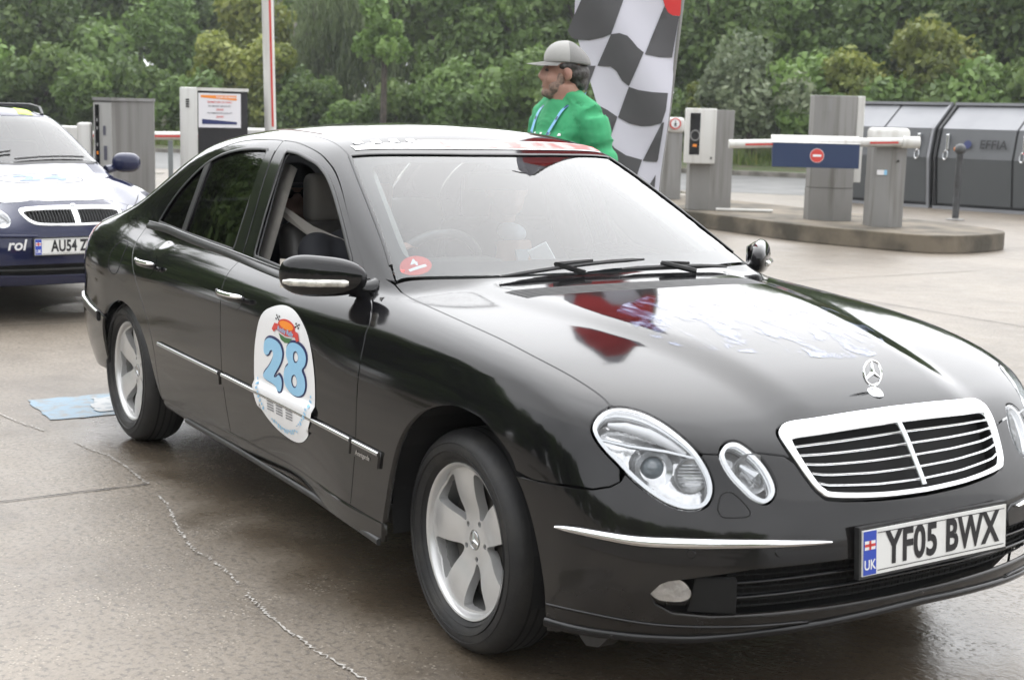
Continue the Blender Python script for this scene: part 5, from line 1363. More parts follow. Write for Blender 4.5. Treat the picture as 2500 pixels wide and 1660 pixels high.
for (x, y) in ((0, -.76), (0, .76), (-2.71, -.76), (-2.71, .76)):
    w_ = copy_tree(wheel, est); ax = Vector((0, -1 if y < 0 else 1, 0))
    w_.matrix_local = Matrix.Translation((x, y, .3225)) @ ax.to_track_quat('Z', 'Y').to_matrix().to_4x4()
    mb = MB(); r0 = .365; ring = []
    for yy_ in (y + .1 * np.sign(y), y - .22 * np.sign(y)): ring.append([mb.bm.verts.new((x + r0 * math.cos(a), yy_, .33 + r0 * math.sin(a))) for a in np.linspace(math.radians(-10), math.radians(190), 18)])
    for k in range(17): mb.bm.faces.new((ring[0][k], ring[0][k + 1], ring[1][k + 1], ring[1][k]))
    mb.bm.faces.new(ring[1]); mb.build('arch_liner', M_dark, est)
# ------------------------------------------------------------------ kerbed island with the exit barrier
def streaked(name, col, col2, rough=.5):
    """painted sheet metal with rain streaks and grime near the foot"""
    m = mat(name, col, rough); t = m.node_tree; p = t.nodes['Principled BSDF']; N = t.nodes.new
    tc = N('ShaderNodeTexCoord'); mp = N('ShaderNodeMapping'); mp.inputs['Scale'].default_value = (14, 14, .8); t.links.new(tc.outputs['Object'], mp.inputs[0])
    n = N('ShaderNodeTexNoise'); n.inputs['Scale'].default_value = 1.; n.inputs['Detail'].default_value = 6; t.links.new(mp.outputs[0], n.inputs['Vector'])
    n2 = N('ShaderNodeTexNoise'); n2.inputs['Scale'].default_value = 5.; n2.inputs['Detail'].default_value = 8; t.links.new(tc.outputs['Object'], n2.inputs['Vector'])
    sp = N('ShaderNodeSeparateXYZ'); t.links.new(tc.outputs['Object'], sp.inputs[0])
    g = N('ShaderNodeMapRange'); g.inputs[1].default_value = .35; g.inputs[2].default_value = 0.; g.inputs[4].default_value = .9; t.links.new(sp.outputs['Z'], g.inputs[0])
    r = N('ShaderNodeMapRange'); r.inputs[1].default_value = .48; r.inputs[2].default_value = .72; t.links.new(n.outputs[0], r.inputs[0])
    mu = N('ShaderNodeMath'); mu.operation = 'MULTIPLY'; t.links.new(g.outputs[0], mu.inputs[0]); t.links.new(n2.outputs[0], mu.inputs[1])
    mx = N('ShaderNodeMath'); mx.operation = 'MAXIMUM'; t.links.new(r.outputs[0], mx.inputs[0]); t.links.new(mu.outputs[0], mx.inputs[1])
    c = N('ShaderNodeMix'); c.data_type = 'RGBA'; c.inputs[6].default_value = (*col, 1); c.inputs[7].default_value = (*col2, 1); t.links.new(mx.outputs[0], c.inputs[0]); t.links.new(c.outputs[2], p.inputs['Base Color'])
    return m
M_gpost = streaked('grey_cabinet', (.245, .242, .235), (.165, .158, .145)); M_gpost2 = streaked('grey_cabinet_dull', (.232, .227, .218), (.150, .143, .130), .55)
M_wbox = streaked('off_white_plastic', (.62, .615, .59), (.47, .455, .42), .4)
M_wred = mat('barrier_red', (.55, .045, .035), .4)
M_navys = mat('navy_sign', (.010, .028, .085), .5)
M_screen = mat('dark_screen', (.012, .012, .014), .15)
M_paper = mat('poster_paper', (.72, .71, .74), .4)
M_dgrey = mat('dark_grey_ink', (.10, .10, .13), .5)
ISL_H = .21
front_e = [(-30, 9.9), (-16, 9.9), (-11.2, 9.72), (-9.61, 9.62), (-8.6, 9.80), (-8.05, 9.97), (-7.86, 10.16), (-7.78, 10.5), (-7.86, 11.1), (-8.06, 11.5), (-8.6, 11.78), (-9.6, 11.95), (-11.5, 12.05), (-16, 12.25), (-30, 12.3)]
isl = cr(front_e, 4)
mb = MB(); mb.prism([tuple(p) for p in isl], 'z', 0, ISL_H, .014)
M_island = mat('island_concrete', (.165, .138, .102), .85, noise=(2.2, (.062, .054, .040), .40, .62), bump=(18, .6))
struct(mb.build('island', M_island))
UX, UY = np.array([.93, -.36]), np.array([.36, .93])

def cabinet(name, label, cat_, loc, rz, group=None): return thing(name, label, cat_, loc, rz, group)
def sticker_rect(nm, c, U, W, w, h, m, par, o=.003):
    c = np.array(c, float); U = np.array(U, float); W = np.array(W, float); N = np.cross(U, W)
    return mesh(nm, [c + N * o + a * U * w / 2 + b * W * h / 2 for a, b in ((-1, -1), (1, -1), (1, 1), (-1, 1))], [(0, 1, 2, 3)], m, par)
def ring_disc(nm, c, U, W, r, m, par, o=.003, n=28):
    c = np.array(c, float); U = np.array(U, float); W = np.array(W, float); N = np.cross(U, W)
    return mesh(nm, [c + N * o + r * (math.cos(t) * U + math.sin(t) * W) for t in np.linspace(0, 2 * math.pi, n, endpoint=False)], [tuple(range(n))], m, par)

RZ = math.radians(57)      # cabinets turned so that local -y looks back at the camera
def barrier_housing(root, w=.40, d=.36, hh=.96):
    mb = MB(); mb.prism([(-w / 2, -d / 2 + .03), (-w / 2 + .02, -d / 2), (.02, -d / 2 - .03), (w / 2, -d / 2 + .02), (w / 2, d / 2), (-w / 2, d / 2)], 'z', 0, hh); mb.build('post', M_gpost, root)
    mb = MB(); mb.box(-w / 2 - .02, w / 2 + .02, -d / 2 - .05, d / 2 + .02, hh, hh + .235, .055); o = mb.build('hood', M_wbox, root, True, 50)
    return o
# barrier with lowered arm
ba = thing('exit_barrier', 'grey parking barrier with lowered white arm and navy no entry panel', 'barrier', (-9.13, 10.55, ISL_H), RZ)
bh = barrier_housing(ba)
MB().tube([(.09, -.19, .80), (.09, -.215, .80)], .014, 10).build('lock', M_steel, ba)
sticker_rect('maker_sticker', (-.10, -.195, .66), (1, -.06, 0), (0, 0, 1), .115, .06, M_white, ba, .01); sticker_rect('maker_sticker', (-.055, -.199, .66), (1, -.06, 0), (0, 0, 1), .035, .06, M_lblue, ba, .013)
arm = MB().tube([(.30, -.30, 1.03), (.10, -.30, 1.03)], .072, 14).build('arm_clamp', M_wbox, ba, True)
AZ = lambda t: 1.035 + .0 * t
MB().tube([(.14, -.30, 1.035), (-1.98, -.30, .955)], .052, 16).build('arm', M_wbox, ba, True)
for (t0, t1) in ((.10, .44), (1.56, 1.93)):
    zf = lambda t: 1.035 - .08 * t / 2.12
    mesh('arm_stripe', [(-t0 + .14, -.355, zf(t0) + .006), (-t1 + .14, -.355, zf(t1) + .006), (-t1 + .14, -.353, zf(t1) - .018), (-t0 + .14, -.353, zf(t0) - .018)], [(3, 2, 1, 0)], M_wred, ba)
pz = 1.0
mb = MB(); mb.prism([(-.36, .985), (-.25, 1.075), (-.245, 1.07), (-.24, .99), (-.345, .70), (-.37, .705)], 'x', -1.46, -.42); pn = mb.build('sign_panel', M_navys, ba)
mb = MB(); mb.prism([(-.365, .992), (-.255, 1.082), (-.235, 1.08), (-.235, .985)], 'x', -1.47, -.41); mb.build('panel_sleeve', M_wbox, pn)
nU, nW = (1, 0, 0), np.array((0, .025, .28)) / np.linalg.norm((0, .025, .28)); pc = np.array((-.93, -.372, .845))
ring_disc('no_entry_rim', pc, nU, nW, .085, M_white, pn, .004); ring_disc('no_entry_disc', pc, nU, nW, .080, M_wred, pn, .007); sticker_rect('no_entry_bar', pc, nU, nW, .10, .026, M_white, pn, .010)
# tall cabinet behind it
tb = thing('ticket_cabinet', 'tall plain grey cabinet with a white edge behind the barrier arm', 'cabinet', (-10.14, 10.58, ISL_H), RZ); tb.scale = (.87, .9, .975)
mb = MB(); mb.prism([(-.28, -.10), (.06, -.26), (.36, -.12), (.36, .22), (-.28, .22)], 'z', 0, .42); mb.build('plinth', M_gpost2, tb)
mb = MB(); mb.prism([(-.275, -.10), (.06, -.255), (.355, -.12), (.355, .22), (-.275, .22)], 'z', .424, 1.62, .008); mb.build('case', M_gpost2, tb)
MB().box(.36, .47, -.08, .24, .50, 1.62, .01).build('front_cover', M_wbox, tb)
sticker_rect('faded_label', (-.10, -.178, 1.50), np.array((.335, -.155, 0)) / .369, (0, 0, 1), .14, .16, M_gpost, tb, .004)
MB().tube([(.30, -.15, .95), (.305, -.165, .95)], .016, 10).build('lock', M_steel, tb)
# ticket terminal with card reader
tc_ = thing('ticket_terminal', 'grey ticket terminal with white front box and black reader panel', 'ticket machine', (-12.07, 10.22, ISL_H), RZ); tc_.scale = (.9, .9, 1)
mb = MB(); mb.prism([(-.30, -.12), (.0, -.20), (.36, -.05), (.36, .28), (-.30, .28)], 'z', 0, 1.37, .006); mb.build('case', M_gpost2, tc_)
mb = MB(); mb.box(-.40, .05, -.33, -.06, .64, 1.385, .015); fbx = mb.build('reader_box', M_wbox, tc_, True, 40)
sticker_rect('reader_panel', (-.27, -.331, 1.04), (1, 0, 0), (0, 0, 1), .155, .56, M_screen, fbx)
rg_ = MB().lathe([(.060, 0), (.068, .004), (.076, 0)], 24, Matrix.Translation((-.265, -.336, 1.02)) @ Matrix.Rotation(math.radians(90), 4, 'X')).build('reader_ring', M_gpost, fbx, True)
sticker_rect('reader_mark', (-.265, -.333, .885), (1, 0, 0), (0, 0, 1), .06, .035, M_orng, fbx, .005)
MB().tube([(-.01, -.34, .72), (-.01, -.325, .72)], .016, 10).build('lock', M_steel, fbx)
MB().tube([(.10, -.33, .025), (.95, -.42, .025)], .022, 8).build('conduit', M_wbox, tc_, True)
# second barrier further along
b2 = thing('entry_barrier', 'grey barrier housing with a no pedestrians sign beyond the terminal', 'barrier', (-14.4, 11.3, ISL_H), RZ)
barrier_housing(b2, .50, .42, 1.02)
sc_ = np.array((.12, -.27, 1.16)); ring_disc('sign_rim', sc_, (1, 0, 0), (0, 0, 1), .088, M_wred, b2, .012); ring_disc('sign_disc', sc_, (1, 0, 0), (0, 0, 1), .066, M_white, b2, .016)
mb = MB()
for a, b in (((0, .02), (0, -.015)), ((0, -.015), (.018, -.045)), ((0, -.015), (-.018, -.045)), ((0, .012), (.02, -.01)), ((0, .012), (-.018, -.012))): mb.tube([(sc_[0] + a[0], sc_[1] - .02, sc_[2] + a[1]), (sc_[0] + b[0], sc_[1] - .02, sc_[2] + b[1])], .006, 5)
mb.ball((sc_[0], sc_[1] - .02, sc_[2] + .036), (.010, .004, .010), 8); mb.build('walker_pictogram', M_ink, b2)
# bollard
bo = thing('bollard', 'dark grey steel bollard with a ball top in front of the lockers', 'bollard', (-11.72, 14.95, 0))
M_bol = mat('bollard_paint', (.055, .057, .06), .45, noise=(9, (.03, .03, .032), .45, .65))
MB().lathe([(.05, 0), (.052, .34), (.045, .38), (.042, .42), (.05, .46), (.05, 1.02)], 18).build('shaft', M_bol, bo, True); MB().ball((0, 0, 1.09), (.085, .085, .085), 16).build('ball_top', M_bol, bo, True)
MB().lathe([(.14, 0), (.14, .015), (.05, .03)], 20).build('base_plate', M_gpost, bo)
MB().tube([(-.075, -.02, 1.09), (-.09, -.025, 1.09)], .03, 8).build('reflector', M_orng, bo)

# ------------------------------------------------------------------ row of bicycle lockers
M_lk = mat('locker_grey', (.105, .110, .116), .5, noise=(1.2, (.088, .093, .098), .4, .65)); M_lk2 = mat('locker_lower_grey', (.078, .084, .088), .5)
M_lktop = mat('locker_roof', (.24, .245, .26), .5, noise=(1.3, (.20, .205, .22), .4, .65))
M_gap = mat('locker_gap', (.018, .019, .021), .6)
def locker(label, org, ux, width, panels, logo):
    """sloping-fronted locker bank; local x runs along the row, -y faces the drive"""
    t = thing('bike_locker', label, 'locker', org, ux, 'bicycle lockers')
    H1, H2, H3 = .88, 1.38, 1.80
    prof = [(-.10, .05), (-.20, H1), (-.08, H2), (.52, H3), (1.3, H3), (1.3, .05)]
    MB().prism([(a + .035, b) for a, b in prof[:4]] + prof[4:], 'x', .0, width).build('case', M_gap, t)
    xs = np.linspace(.05, width - .05, panels + 1)
    for i in range(panels):
        x0, x1 = xs[i] + .02, xs[i + 1] - .02
        MB().prism([(-.10, .10), (-.20, H1), (-.17, H1), (-.07, .10)], 'x', x0, x1).build('lower_panel', M_lk2, t)
        up_ = MB().prism([(-.20, H1 + .004), (-.08, H2), (-.05, H2), (-.17, H1 + .004)], 'x', x0, x1).build('upper_panel', M_lk, t)
        MB().prism([(-.075, H2 + .01), (.50, H3 - .02), (.52, H3 - .05), (-.05, H2 - .02)], 'x', x0, x1).build('roof_panel', M_lktop, t)
        if i in logo:
            U = np.array((1, 0, 0)); W = np.array((0, .12, .57)); W = W / np.linalg.norm(W); c = np.array((.5 * (x0 + x1), -.150, 1.13))
            hx = x0 + .16 if logo[i][1] else x1 - .16
            hd = MB().box(hx - .03, hx + .03, -.215, -.12, 1.02, 1.30, .02).build('door_handle', M_chrome_s, up_); hd.location = (0, .0, 0)
            MB().lathe([(.035, 0), (.042, .008), (.05, 0)], 20, Matrix.Translation((hx - .02, -.215, .94)) @ Matrix.Rotation(math.radians(78), 4, 'X') @ Matrix.Scale(1.9, 4, (0, 1, 0))).build('handle_ring', M_chrome_s, up_)
            flat_text('lettering', logo[i][0], c + np.array((logo[i][3], -.035, 0)), U, W, .21, logo[i][2], up_, bold=.003)
            if logo[i][0].endswith('EFFIA'): ring_disc('logo_mark', c + np.array((logo[i][3] - .46, -.035, 0)), U, W, .07, M_navyink, up_)
            if logo[i][0] == 'MEL':
                sticker_rect('logo_box', c + np.array((logo[i][3], -.028, .0)), U, W, .46, .26, M_wred, up_)
                flat_text('lettering', 'METROPOLE', c + np.array((logo[i][3] + .85, -.032, 0)), U, W, .15, M_wred, up_, bold=.002)
    MB().prism([(-.13, 0), (-.13, .05), (1.3, .05), (1.3, 0)], 'x', .0, width).build('skirt', M_lktop, t)
    for xx in (.0, width - .045): MB().prism([(-.13, .05), (-.235, H1), (-.11, H2 + .01), (.50, H3 + .03), (.56, H3 + .03), (.0, H2), (-.15, H1), (-.07, .05)], 'x', xx, xx + .045).build('end_frame', M_lktop if xx else M_gap, t)
    MB().box(0, width, .46, .56, H3, H3 + .05).build('ridge', M_lktop, t)
    return t
lu = np.array((1.62, .42)); lang = math.radians(14)
ldir = np.array((math.cos(lang), math.sin(lang)))
p0 = np.array((-16.9, 16.35))
locker('bank of dark grey bicycle lockers behind the barrier with pale sloping roof', (*(p0 + ldir * 1.0), 0), lang, 1.95, 2, {1: ('EFFIA', False, M_ink, -.10)})
p1 = p0 + ldir * 3.03
locker('dark grey bicycle locker bank behind the bollard with red lettering', (*p1, 0), lang, 5.6, 4, {0: ('EFFIA', True, M_ink, .32), 1: ('MEL', True, M_white, -.30)})

# ------------------------------------------------------------------ entry side, left of the drive
RZ2 = math.radians(70)
ec = thing('control_cabinet', 'grey metal cabinet with slotted side beside the estate car', 'cabinet', (-10.90, 1.70, 0), RZ2); ec.scale = (.86, .9, 1)
mb = MB(); mb.prism([(-.36, -.02), (-.16, -.14), (.30, -.02), (.30, .34), (-.36, .34)], 'z', 0, 1.49, .004); mb.build('case', streaked('cabinet_grey', (.225, .22, .21), (.16, .153, .142)), ec)
mb = MB(); mb.prism([(-.37, -.035), (-.165, -.158), (-.158, -.135), (-.345, -.02)], 'z', .02, 1.47); fc_ = mb.build('front_door', streaked('cabinet_light', (.40, .395, .38), (.30, .29, .27)), ec)
mb = MB(); mb.prism([(-.38, -.04), (-.16, -.165), (.31, -.03), (.31, .35), (-.38, .35)], 'z', 1.49, 1.52); mb.build('lid', M_gpost, ec)
dvec = np.array((.205, -.123, 0)); dvec = dvec / np.linalg.norm(dvec)
for (f_, zc_, w_, h_, m_) in ((.22, 1.15, .055, .60, M_screen), (.62, 1.20, .035, .09, M_dgrey), (.66, .98, .045, .14, M_dgrey)):
    sticker_rect('slot', np.array((-.37, -.037, zc_)) + dvec * f_ * .235, dvec, (0, 0, 1), w_, h_, m_, fc_, .004)
for k, z_ in enumerate((1.30, 1.22, 1.06, .98)): sticker_rect('slot_light', np.array((-.37, -.037, z_)) + dvec * .22 * .235, dvec, (0, 0, 1), .022, .03, M_gpost if k != 3 else M_orng, fc_, .007)
mb = MB(); mb.box(-.56, -.40, .0, .3, .0, 1.27, .03); mb.build('side_pillar', M_wbox, ec, True, 40)
pt = thing('pay_terminal', 'white pay terminal with a parking notice poster above a black screen', 'ticket machine', (-10.50, 2.42, 0), RZ2)
mb = MB(); mb.prism([(-.30, .0), (-.25, -.06), (-.13, -.10), (-.13, .32), (-.30, .32)], 'z', 0, 1.64, .012); sd1 = mb.build('side_column', M_wbox, pt, True, 40)
mb = MB(); mb.prism([(-.127, -.085), (.36, .0), (.36, .32), (-.127, .32)], 'z', 0, 1.61); mb.build('case', M_screen, pt)
mb = MB(); mb.prism([(-.127, -.095), (.37, -.01), (.37, .33), (-.127, .33)], 'z', 1.61, 1.64); mb.build('lid', M_wbox, pt)
fu = np.array((.487, .085, 0)); fu = fu / np.linalg.norm(fu); fo = np.array((-.127, -.085, 0.))
P3 = lambda a, z_: fo + fu * a + np.array((0, 0, z_))
ps = sticker_rect('poster', P3(.215, 1.42), fu, (0, 0, 1), .42, .335, M_paper, pt, .004)
fn = np.cross(fu, (0, 0, 1))
def pquad(nm, q, m, o): mesh(nm, [P3(a, z_) + fn * o for a, z_ in q], [(0, 1, 2, 3)], m, ps)
pquad('poster_header', [(.03, 1.545), (.385, 1.52), (.385, 1.568), (.03, 1.568)], M_orng, .006); pquad('poster_footer', [(.04, 1.285), (.385, 1.285), (.385, 1.31), (.04, 1.335)], M_navyink, .006)
flat_text('poster_text', 'TOUR DE FRANCE', P3(.285, 1.549) + fn * .008, fu, (0, 0, 1), .026, M_white, ps, bold=.0006)
for z_, tx, m_, s_ in ((1.500, 'FERMETURE DU PARC', M_ored, .025), (1.462, 'DU MARDI 1ER JUILLET', M_dgrey, .022), (1.428, '20H00', M_ored, .026), (1.394, 'AU DIMANCHE 6 JUILLET', M_dgrey, .022), (1.358, '20H00', M_ored, .026)):
    flat_text('poster_text', tx, P3(.215, z_) + fn * .007, fu, (0, 0, 1), s_, m_, ps, bold=.0003)
for k in range(4): sticker_rect('side_vent', (-.225, -.073, 1.52 - .022 * k), np.array((.12, -.04, 0)) / .1265, (0, 0, 1), .035, .014, M_screen, sd1, .006)
b3 = thing('raised_barrier', 'white barrier with its red striped arm raised upright beside the pay terminal', 'barrier', (-10.85, 3.02, 0), RZ2)
mb = MB(); mb.box(-.24, .22, -.20, .20, 0, 1.02, .01); mb.build('post', M_gpost, b3)
mb = MB(); mb.box(-.27, .24, -.23, .21, 1.02, 1.245, .05); mb.build('hood', M_wbox, b3, True, 50)
MB().tube([(.16, -.27, 1.13), (.155, -.27, 1.25), (.09, -.27, 4.2)], .060, 14).build('arm', M_wbox, b3, True)
mesh('arm_stripe', [(.165, -.333, 1.27), (.186, -.331, 1.27), (.121, -.331, 4.1), (.100, -.333, 4.1)], [(0, 1, 2, 3)], M_wred, b3)
b4 = thing('lowered_barrier', 'low horizontal white barrier arm with a red stripe between grey cabinet and pay terminal', 'barrier', (-12.8, 2.75, 0), RZ2)
MB().tube([(-.9, 0, 1.10), (1.0, 0, 1.13)], .048, 14).build('arm', M_wbox, b4, True)
mesh('arm_stripe', [(-.85, -.050, 1.085), (.95, -.050, 1.113), (.95, -.0495, 1.137), (-.85, -.0495, 1.109)], [(0, 1, 2, 3)], M_wred, b4)
MB().box(.02, .075, .0, .06, 0, 1.06, .004).build('rest_post', mat('galvanised_post', (.22, .24, .245), .5, .3), b4)
mb = MB(); mb.box(-1.3, -.9, -.2, .2, 0, 1.2, .02); mb.build('post', M_wbox, b4)
# ------------------------------------------------------------------ marshal in a green shirt and the flag banner behind him
hx, hy = CAM_POS[0] + (fwd[0] + rgt[0] * .0312) * 7.0, CAM_POS[1] + (fwd[1] + rgt[1] * .0312) * 7.0
face = math.atan2(-rgt[1], -rgt[0])            # looks along the front of the car park, to the left of the view
mn = thing('person', 'man in a green rally shirt and grey cap with a blue lanyard', 'person', (hx, hy, 0), face + math.radians(36))
M_gshirt = mat('green_jersey', (.045, .34, .145), .85, noise=(6, (.038, .29, .12), .4, .65), bump=(14, .25))
M_cap = mat('grey_cap', (.36, .355, .34), .85, bump=(150, .15)); M_capd = mat('grey_cap_mesh', (.24, .237, .23), .9, bump=(220, .5))
M_beard = mat('grey_beard', (.33, .225, .175), .8, noise=(70, (.19, .135, .11), .40, .62), bump=(160, .6))
M_jeans = mat('dark_trousers', (.03, .035, .05), .85)
# x forward, y to his left; the head looks HT to the right of the chest
hz = 1.668; HT = -39
hc, hs = math.cos(math.radians(HT)), math.sin(math.radians(HT))
def hrot(p): return (p[0] * hc - p[1] * hs - .0, p[0] * hs + p[1] * hc, p[2])
def hturn(parts):
    out = []
    for p in parts:
        if p[0] == 'b': out.append(('b', hrot(p[1]), p[2], ((p[3][0], p[3][1], HT) if p[3] else (0, 0, HT))))
        else: out.append(('t', [hrot(q) for q in p[1]], p[2]))
    return out
def hturn_obj(o):
    for v in o.data.vertices: v.co = Vector(hrot(v.co))
head = [('b', (-.005, 0, hz + .035), (.100, .078, .098), None), ('b', (.035, 0, hz - .045), (.068, .066, .075), None), ('b', (.050, 0, hz - .092), (.050, .048, .036), None), ('b', (.088, 0, hz - .097), (.020, .026, .020), None),
        ('t', [(.092, 0, hz + .020), (.108, 0, hz - .010), (.118, 0, hz - .030)], [.012, .014, .015]), ('b', (.106, .012, hz - .034), (.012, .010, .009), None), ('b', (.106, -.012, hz - .034), (.012, .010, .009), None),
        ('b', (.092, 0, hz - .063), (.015, .026, .007), None), ('b', (.088, 0, hz - .076), (.014, .023, .007), None),
        ('b', (.078, .030, hz + .022), (.016, .022, .008), None), ('b', (.078, -.030, hz + .022), (.016, .022, .008), None), ('b', (.062, .046, hz - .035), (.028, .018, .028), None), ('b', (.062, -.046, hz - .035), (.028, .018, .028), None),
        ('b', (-.020, .080, hz - .010), (.020, .009, .034), (0, 15, 0)), ('b', (-.020, -.080, hz - .010), (.020, .009, .034), (0, 15, 0)), ('b', (-.012, .076, hz - .036), (.010, .008, .012), None), ('b', (-.012, -.076, hz - .036), (.010, .008, .012), None),
        ('t', [(-.005, 0, hz - .06), (-.018, 0, hz - .14), (-.03, 0, hz - .22)], [.074, .076, .086]), ('b', (-.02, 0, 1.36), (.10, .14, .12), None)]
arms = []
for s_ in (-1, 1):
    arms += [('t', [(-.03, s_ * .195, 1.41), (-.05, s_ * .248, 1.13), (.03, s_ * .262, .90)], [.055, .045, .030])]
    arms += [('b', (.045, s_ * .265, .845), (.028, .018, .045), None)]
    for k, (o_, ln) in enumerate(((.022, .07), (.008, .08), (-.007, .077), (-.021, .062))):
        arms += [('t', [(.042 + o_, s_ * .266, .805), (.046 + o_, s_ * .263, .805 - ln * .6), (.052 + o_, s_ * .252, .805 - ln)], [.010, .009, .007])]
    arms += [('t', [(.068, s_ * .258, .855), (.088, s_ * .248, .83), (.092, s_ * .242, .80)], [.011, .010, .008])]
legs = []
for s_ in (-1, 1): legs += [('t', [(-.02, s_ * .09, .92), (0, s_ * .10, .50), (-.02, s_ * .105, .10)], [.10, .070, .048]), ('b', (.05, s_ * .105, .05), (.12, .045, .045), None)]
blob('body', hturn(head) + arms + legs + [('b', (0, 0, 1.0), (.14, .19, .22), None), ('b', (-.02, 0, 1.25), (.13, .19, .2), None)], .008, M_skin, mn, 3)
tor = [('b', (.03, 0, 1.04), (.175, .20, .25), None), ('b', (.02, 0, 1.22), (.162, .20, .20), None), ('b', (-.015, 0, 1.36), (.145, .20, .135), None), ('b', (-.02, .150, 1.415), (.080, .075, .070), None), ('b', (-.02, -.150, 1.415), (.080, .075, .070), None), ('t', [(-.02, 0, 1.505), (-.02, .10, 1.472), (-.02, .19, 1.425)], [.078, .068, .068]), ('t', [(-.02, 0, 1.505), (-.02, -.10, 1.472), (-.02, -.19, 1.425)], [.078, .068, .068]), ('t', [(-.022, 0, 1.44), (-.024, 0, 1.512)], [.125, .090])]
for s_ in (-1, 1): tor += [('t', [(-.03, s_ * .19, 1.415), (-.045, s_ * .240, 1.27), (-.05, s_ * .25, 1.13)], [.074, .074, .080])]
sh = blob('shirt', tor, .011, M_gshirt, mn, 5)
# soft folds on the shirt
for v in sh.data.vertices:
    c = v.co; a = .0065 * math.sin(c.z * 31 + c.x * 26 + 9 * abs(c.y)) * (1 if c.z < 1.36 else .25) + .0045 * math.sin(c.x * 48 - c.z * 30 + 5 * math.sin(c.z * 14)) + (-.003 if abs(math.hypot(abs(c.y) - .155, (c.z - 1.40) * .35) - .03) < .006 and c.z > 1.28 else 0)
    v.co = c + v.normal * a + Vector((0, 0, .032 * max(0., min(1., (c.z - 1.15) / .3))))
blob('trousers', [('b', (0, 0, .93), (.15, .19, .14), None)] + [('t', [(-.02, s_ * .09, .90), (0, s_ * .10, .50), (-.02, s_ * .105, .12)], [.115, .085, .075]) for s_ in (-1, 1)], .014, M_jeans, mn, 4)
for s_ in (-1, 1): MB().ball((.055, s_ * .105, .045), (.14, .052, .045), 16).build('shoe', M_trim, mn, True)
# beard, hair, cap
blob('beard', hturn([('b', (.050, 0, hz - .094), (.053, .051, .038), None), ('b', (.034, .046, hz - .066), (.040, .0225, .038), None), ('b', (.034, -.046, hz - .066), (.040, .0225, .038), None), ('b', (.088, 0, hz - .099), (.0215, .0275, .0215), None), ('b', (.016, .058, hz - .036), (.020, .0135, .040), None), ('b', (.016, -.058, hz - .036), (.020, .0135, .040), None)]), .006, M_beard, mn, 3)
blob('hair', hturn([('b', (-.060, 0, hz - .005), (.062, .078, .060), None), ('b', (-.072, 0, hz - .045), (.042, .062, .045), None), ('b', (-.02, .070, hz + .025), (.05, .014, .022), None), ('b', (-.02, -.070, hz + .025), (.05, .014, .022), None)]), .007, M_hair, mn, 2)
mb = MB(); rr4 = bmesh.ops.create_uvsphere(mb.bm, u_segments=40, v_segments=24, radius=1)
for v in rr4['verts']:
    p = v.co.copy()
    if p.z < 0: p.z *= .12
    fz = p.z * (.100 if p.x > -.2 else .100 - .03 * (-p.x - .2)); v.co = Vector((p.x * (.108 if p.x > 0 else .118) - .008 + (.012 * p.z if p.x > 0 else 0), p.y * .090, fz + hz + .048 - .012 * (-p.x if p.x < 0 else 0)))
cp = mb.build('cap', M_cap, mn, True, 80); me = cp.data; me.materials.append(M_capd)
for p in me.polygons:
    if p.center.x < -.018: p.material_index = 1
mb = MB(); n1, n2 = 18, 8; g = []
for i in range(n1):
    a = math.radians(-78 + 156 * i / (n1 - 1)); row = []
    for j in range(n2):
        r_ = j / (n2 - 1); ex = .085 * math.cos(a) * r_ * 1.08
        row.append(mb.bm.verts.new((.100 * math.cos(a) - .008 + ex, .088 * math.sin(a) * (1 + .10 * r_), hz + .050 - .014 * r_ * math.cos(a) - .022 * math.sin(a) ** 2 * (.4 + .6 * r_))))
    g.append(row)
for i in range(n1 - 1):
    for j in range(n2 - 1): mb.bm.faces.new((g[i][j], g[i + 1][j], g[i + 1][j + 1], g[i][j + 1]))
bmesh.ops.solidify(mb.bm, geom=list(mb.bm.faces), thickness=.006)
hturn_obj(mb.build('cap_peak', M_cap, mn, True, 60)); hturn_obj(cp)
for s_ in (-1, 1):
    e_ = MB().ball(hrot((.081, s_ * .032, hz + .008)), (.011, .013, .008), 10).build('eye', mat('eye_dark', (.05, .04, .035), .3), mn, True)
    MB().tube([hrot((.088, s_ * .016, hz + .026)), hrot((.090, s_ * .032, hz + .029)), hrot((.078, s_ * .050, hz + .025))], [.003, .0045, .003], 6).build('eyebrow', M_hair, mn, True)
MB().tube([hrot((.098, -.020, hz - .071)), hrot((.106, 0, hz - .069)), hrot((.098, .020, hz - .071))], [.002, .0032, .002], 6).build('mouth', mat('lip', (.16, .06, .05), .5), mn, True)
# small embroidered badge on the cap and print on the chest
for (dx, dz, m_, w_) in ((.0, .012, M_ored, .040), (.0, -.006, M_lblue, .052), (-.004, -.022, M_navyink, .036)):
    q = []
    for a, b in ((-1, -1), (1, -1), (1, 1), (-1, 1)):
        th = math.radians(32) + a * w_ / .2; z_ = hz + .098 + dz + b * .007; R_ = .1015 - (z_ - hz - .05) * .38
        q.append(hrot((R_ * math.cos(th) - .002, R_ * .86 * math.sin(th), z_)))
    mesh('cap_badge', q, [(0, 1, 2, 3)], m_, cp)
bpy.context.view_layer.update()
def on_shirt(y, z, o=.004):
    r_, loc, nor, _ = sh.ray_cast(Vector((.8, y, z)), Vector((-1, 0, 0)))
    return (loc + nor * o) if r_ else Vector((.14, y, z))
def chest(nm, pts, m, o=.004, h=.012):
    v2, T = tri2d(np.array(pts, float), (), h); mesh(nm, [on_shirt(a, b, o) for a, b in v2], T, m, sh)
cy, cz = .03, 1.31
chest('shirt_print', [(cy + .07 * math.cos(t), cz + .028 + .030 * math.sin(t)) for t in np.linspace(0, 2 * math.pi, 20, endpoint=False)], M_orng, .004)
